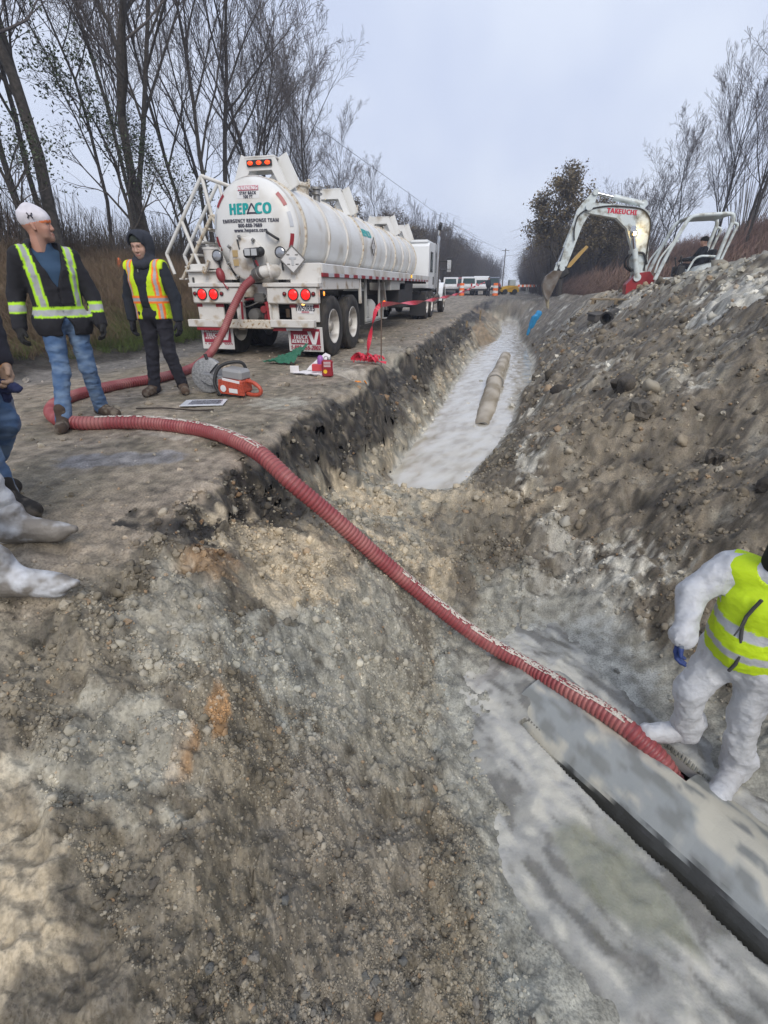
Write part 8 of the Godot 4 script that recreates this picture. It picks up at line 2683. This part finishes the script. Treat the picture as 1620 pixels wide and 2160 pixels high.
	# far woods on both sides of the road
	for i in 22:
		var s := -1.0 if i % 2 else 1.0
		var z := -70.0 - i * 5.0
		var x := (-9.0 if s < 0 else 2.5 + i * 0.1) + s * r.randf_range(0.0, 5.0) + (i * 0.28 if s < 0 else 0.0)
		plant(dusky if i % 3 else v[i % 6], "far_tree", Vector2(x, z), r.randf() * 6.0, r.randf_range(0.8, 1.15) if i % 3 else 0.55, "hazy far tree in the wood on the %s of the road" % ("left" if s < 0 else "right"), "tree", "hazy far trees at the %s end" % ("left" if s < 0 else "right"))
	for i in 16:
		var z := -46.0 - i * 3.2
		plant(dusky, "far_tree", Vector2(-10.6 + r.randf_range(-1.5, 1.0), z), r.randf() * 6.0, r.randf_range(0.55, 0.85), "hazy far tree in the wood on the left of the road", "tree", "hazy far trees at the left end")
	for q in [[-12.4, -38.0, 0.75], [-11.0, -42.0, 0.65], [-13.2, -34.0, 0.75]]:
		plant(dusky, "brown_bush", Vector2(q[0], q[1]), q[2] * 3.0, q[2], "dull brown leafy small tree behind the truck cab", "tree", "dull brown small trees behind the cab")
	for o in v + [oak, green, dusky]: o.free()

# thin curved stems, in clumps, scattered many times over
func clump(seed_: int, n: int, h: float, spread: float, arch: float, rad: float) -> ArrayMesh:
	var r := RandomNumberGenerator.new()
	r.seed = seed_
	var m := MB.new()
	for i in n:
		var a := r.randf() * TAU
		var d := Vector3(cos(a), 0, sin(a))
		var p := d * r.randf() * spread * 0.4
		var k := h * r.randf_range(0.5, 1.0)
		var e := spread * r.randf_range(0.3, 1.0)
		var t := r.randf_range(0.3, 1.0) * arch
		m.tube(pv([p, p + d * e * 0.3 + V(0, k * 0.5, 0), p + d * e * 0.7 + V(r.randf_range(-0.1, 0.1), k, r.randf_range(-0.1, 0.1)), p + d * e * 1.3 + V(0, k * (1.0 - t), 0)]), PackedFloat32Array([rad, rad * 0.8, rad * 0.55, rad * 0.3]), 3, false)
	return m.mesh()

func scatter(called: String, label: String, meshes: Array, count: int, m: Material, place: Callable, tint: Color) -> void:
	var r := RandomNumberGenerator.new()
	r.seed = called.length() * 13 + count
	var T := thing(called, label, "undergrowth")
	T.set_meta("kind", "stuff")
	for k in meshes.size():
		var mm := MultiMesh.new()
		mm.transform_format = MultiMesh.TRANSFORM_3D
		mm.use_colors = true
		mm.mesh = meshes[k]
		var xs := []
		for i in count:
			var t: Variant = place.call(r)
			if t != null: xs.append(t)
		mm.instance_count = xs.size()
		for i in xs.size():
			mm.set_instance_transform(i, xs[i])
			var c := tint * r.randf_range(0.6, 1.35)
			mm.set_instance_color(i, Color(c.r, c.g * r.randf_range(0.92, 1.06), c.b))
		var o := MultiMeshInstance3D.new()
		o.name = numbered("stems", T)
		o.multimesh = mm
		o.material_override = m
		o.set_meta("kind", "stuff")
		T.add_child(o, true)

func make_undergrowth() -> void:
	var stem := mat("stem", Color.WHITE, 0.95, 0.0, {"vc": true})
	var vines := [clump(1, 26, 1.2, 0.9, 1.1, 0.012), clump(2, 26, 1.5, 1.0, 0.9, 0.013)]
	scatter("vine_thicket", "tangled brown leafless vines covering the right bank behind the excavator", vines, 2000, stem, func(r: RandomNumberGenerator) -> Variant:
		var z := r.randf_range(-62.0, -12.0)
		var x := r.randf_range(8.2 - 2.6 * smoothstep(-20.0, -30.0, z), 16.5)
		return Transform3D(Basis(Vector3.UP, r.randf() * TAU).scaled(Vector3(1.3, r.randf_range(0.7, 1.5), 1.3)), Vector3(x, base_h(x, z) - 0.1, z)), Color(0.23, 0.15, 0.115))
	var brush := [clump(3, 26, 1.5, 1.0, 0.7, 0.011), clump(4, 26, 2.1, 1.2, 0.5, 0.012)]
	scatter("brushwood", "dense leafless brushwood under the trees of the left wood", brush, 420, stem, func(r: RandomNumberGenerator) -> Variant:
		var z := r.randf_range(-66.0, -7.0)
		var x := -11.2 - absf(r.randfn(0.0, 3.5))
		return Transform3D(Basis(Vector3.UP, r.randf() * TAU).scaled(Vector3.ONE * r.randf_range(0.45, 0.95)), Vector3(x, base_h(x, z) - 0.1, z)), Color(0.115, 0.093, 0.072))
	var grass := [clump(5, 40, 0.45, 0.35, 0.9, 0.004), clump(6, 40, 0.6, 0.4, 0.7, 0.004)]
	scatter("dead_grass", "dead brown grass and stalks on the left bank beside the road", grass, 3000, stem, func(r: RandomNumberGenerator) -> Variant:
		var z := r.randf_range(-40.0, -1.0)
		var x := r.randf_range(-12.5, -7.3)
		return Transform3D(Basis(Vector3.UP, r.randf() * TAU).scaled(Vector3.ONE * r.randf_range(0.5, 1.15)), Vector3(x, base_h(x, z) - 0.03, z)), Color(0.2, 0.145, 0.09))
	scatter("green_grass", "patch of green grass at the foot of the bank behind the hooded person", [grass[0]], 420, stem, func(r: RandomNumberGenerator) -> Variant:
		var z := -9.6 + r.randfn(0.0, 1.3)
		var x := -7.7 + r.randfn(0.0, 0.5)
		if x > -7.0: return null
		return Transform3D(Basis(Vector3.UP, r.randf() * TAU).scaled(Vector3.ONE * r.randf_range(0.4, 0.9)), Vector3(x, base_h(x, z) - 0.03, z)), Color(0.1, 0.14, 0.035))
	var far := [clump(7, 60, 5.0, 2.2, 0.15, 0.022), clump(8, 60, 6.5, 2.6, 0.15, 0.025)]
	scatter("far_wood", "dense hazy leafless wood closing the view at the end of the road", far, 480, stem, func(r: RandomNumberGenerator) -> Variant:
		var s := -1.0 if r.randf() < 0.55 else 1.0
		var z := r.randf_range(-170.0, -62.0)
		var x := -8.5 - absf(r.randfn(0.0, 5.0)) + 4.5 * smoothstep(-80.0, -150.0, z)
		if s > 0:
			z = r.randf_range(-160.0, -52.0)
			x = 3.6 + absf(r.randfn(0.0, 5.0))
		return Transform3D(Basis(Vector3.UP, r.randf() * TAU).scaled(Vector3.ONE * r.randf_range(0.7, 1.25)), Vector3(x, base_h(x, z) - 0.2, z)), Color(0.1, 0.085, 0.072))
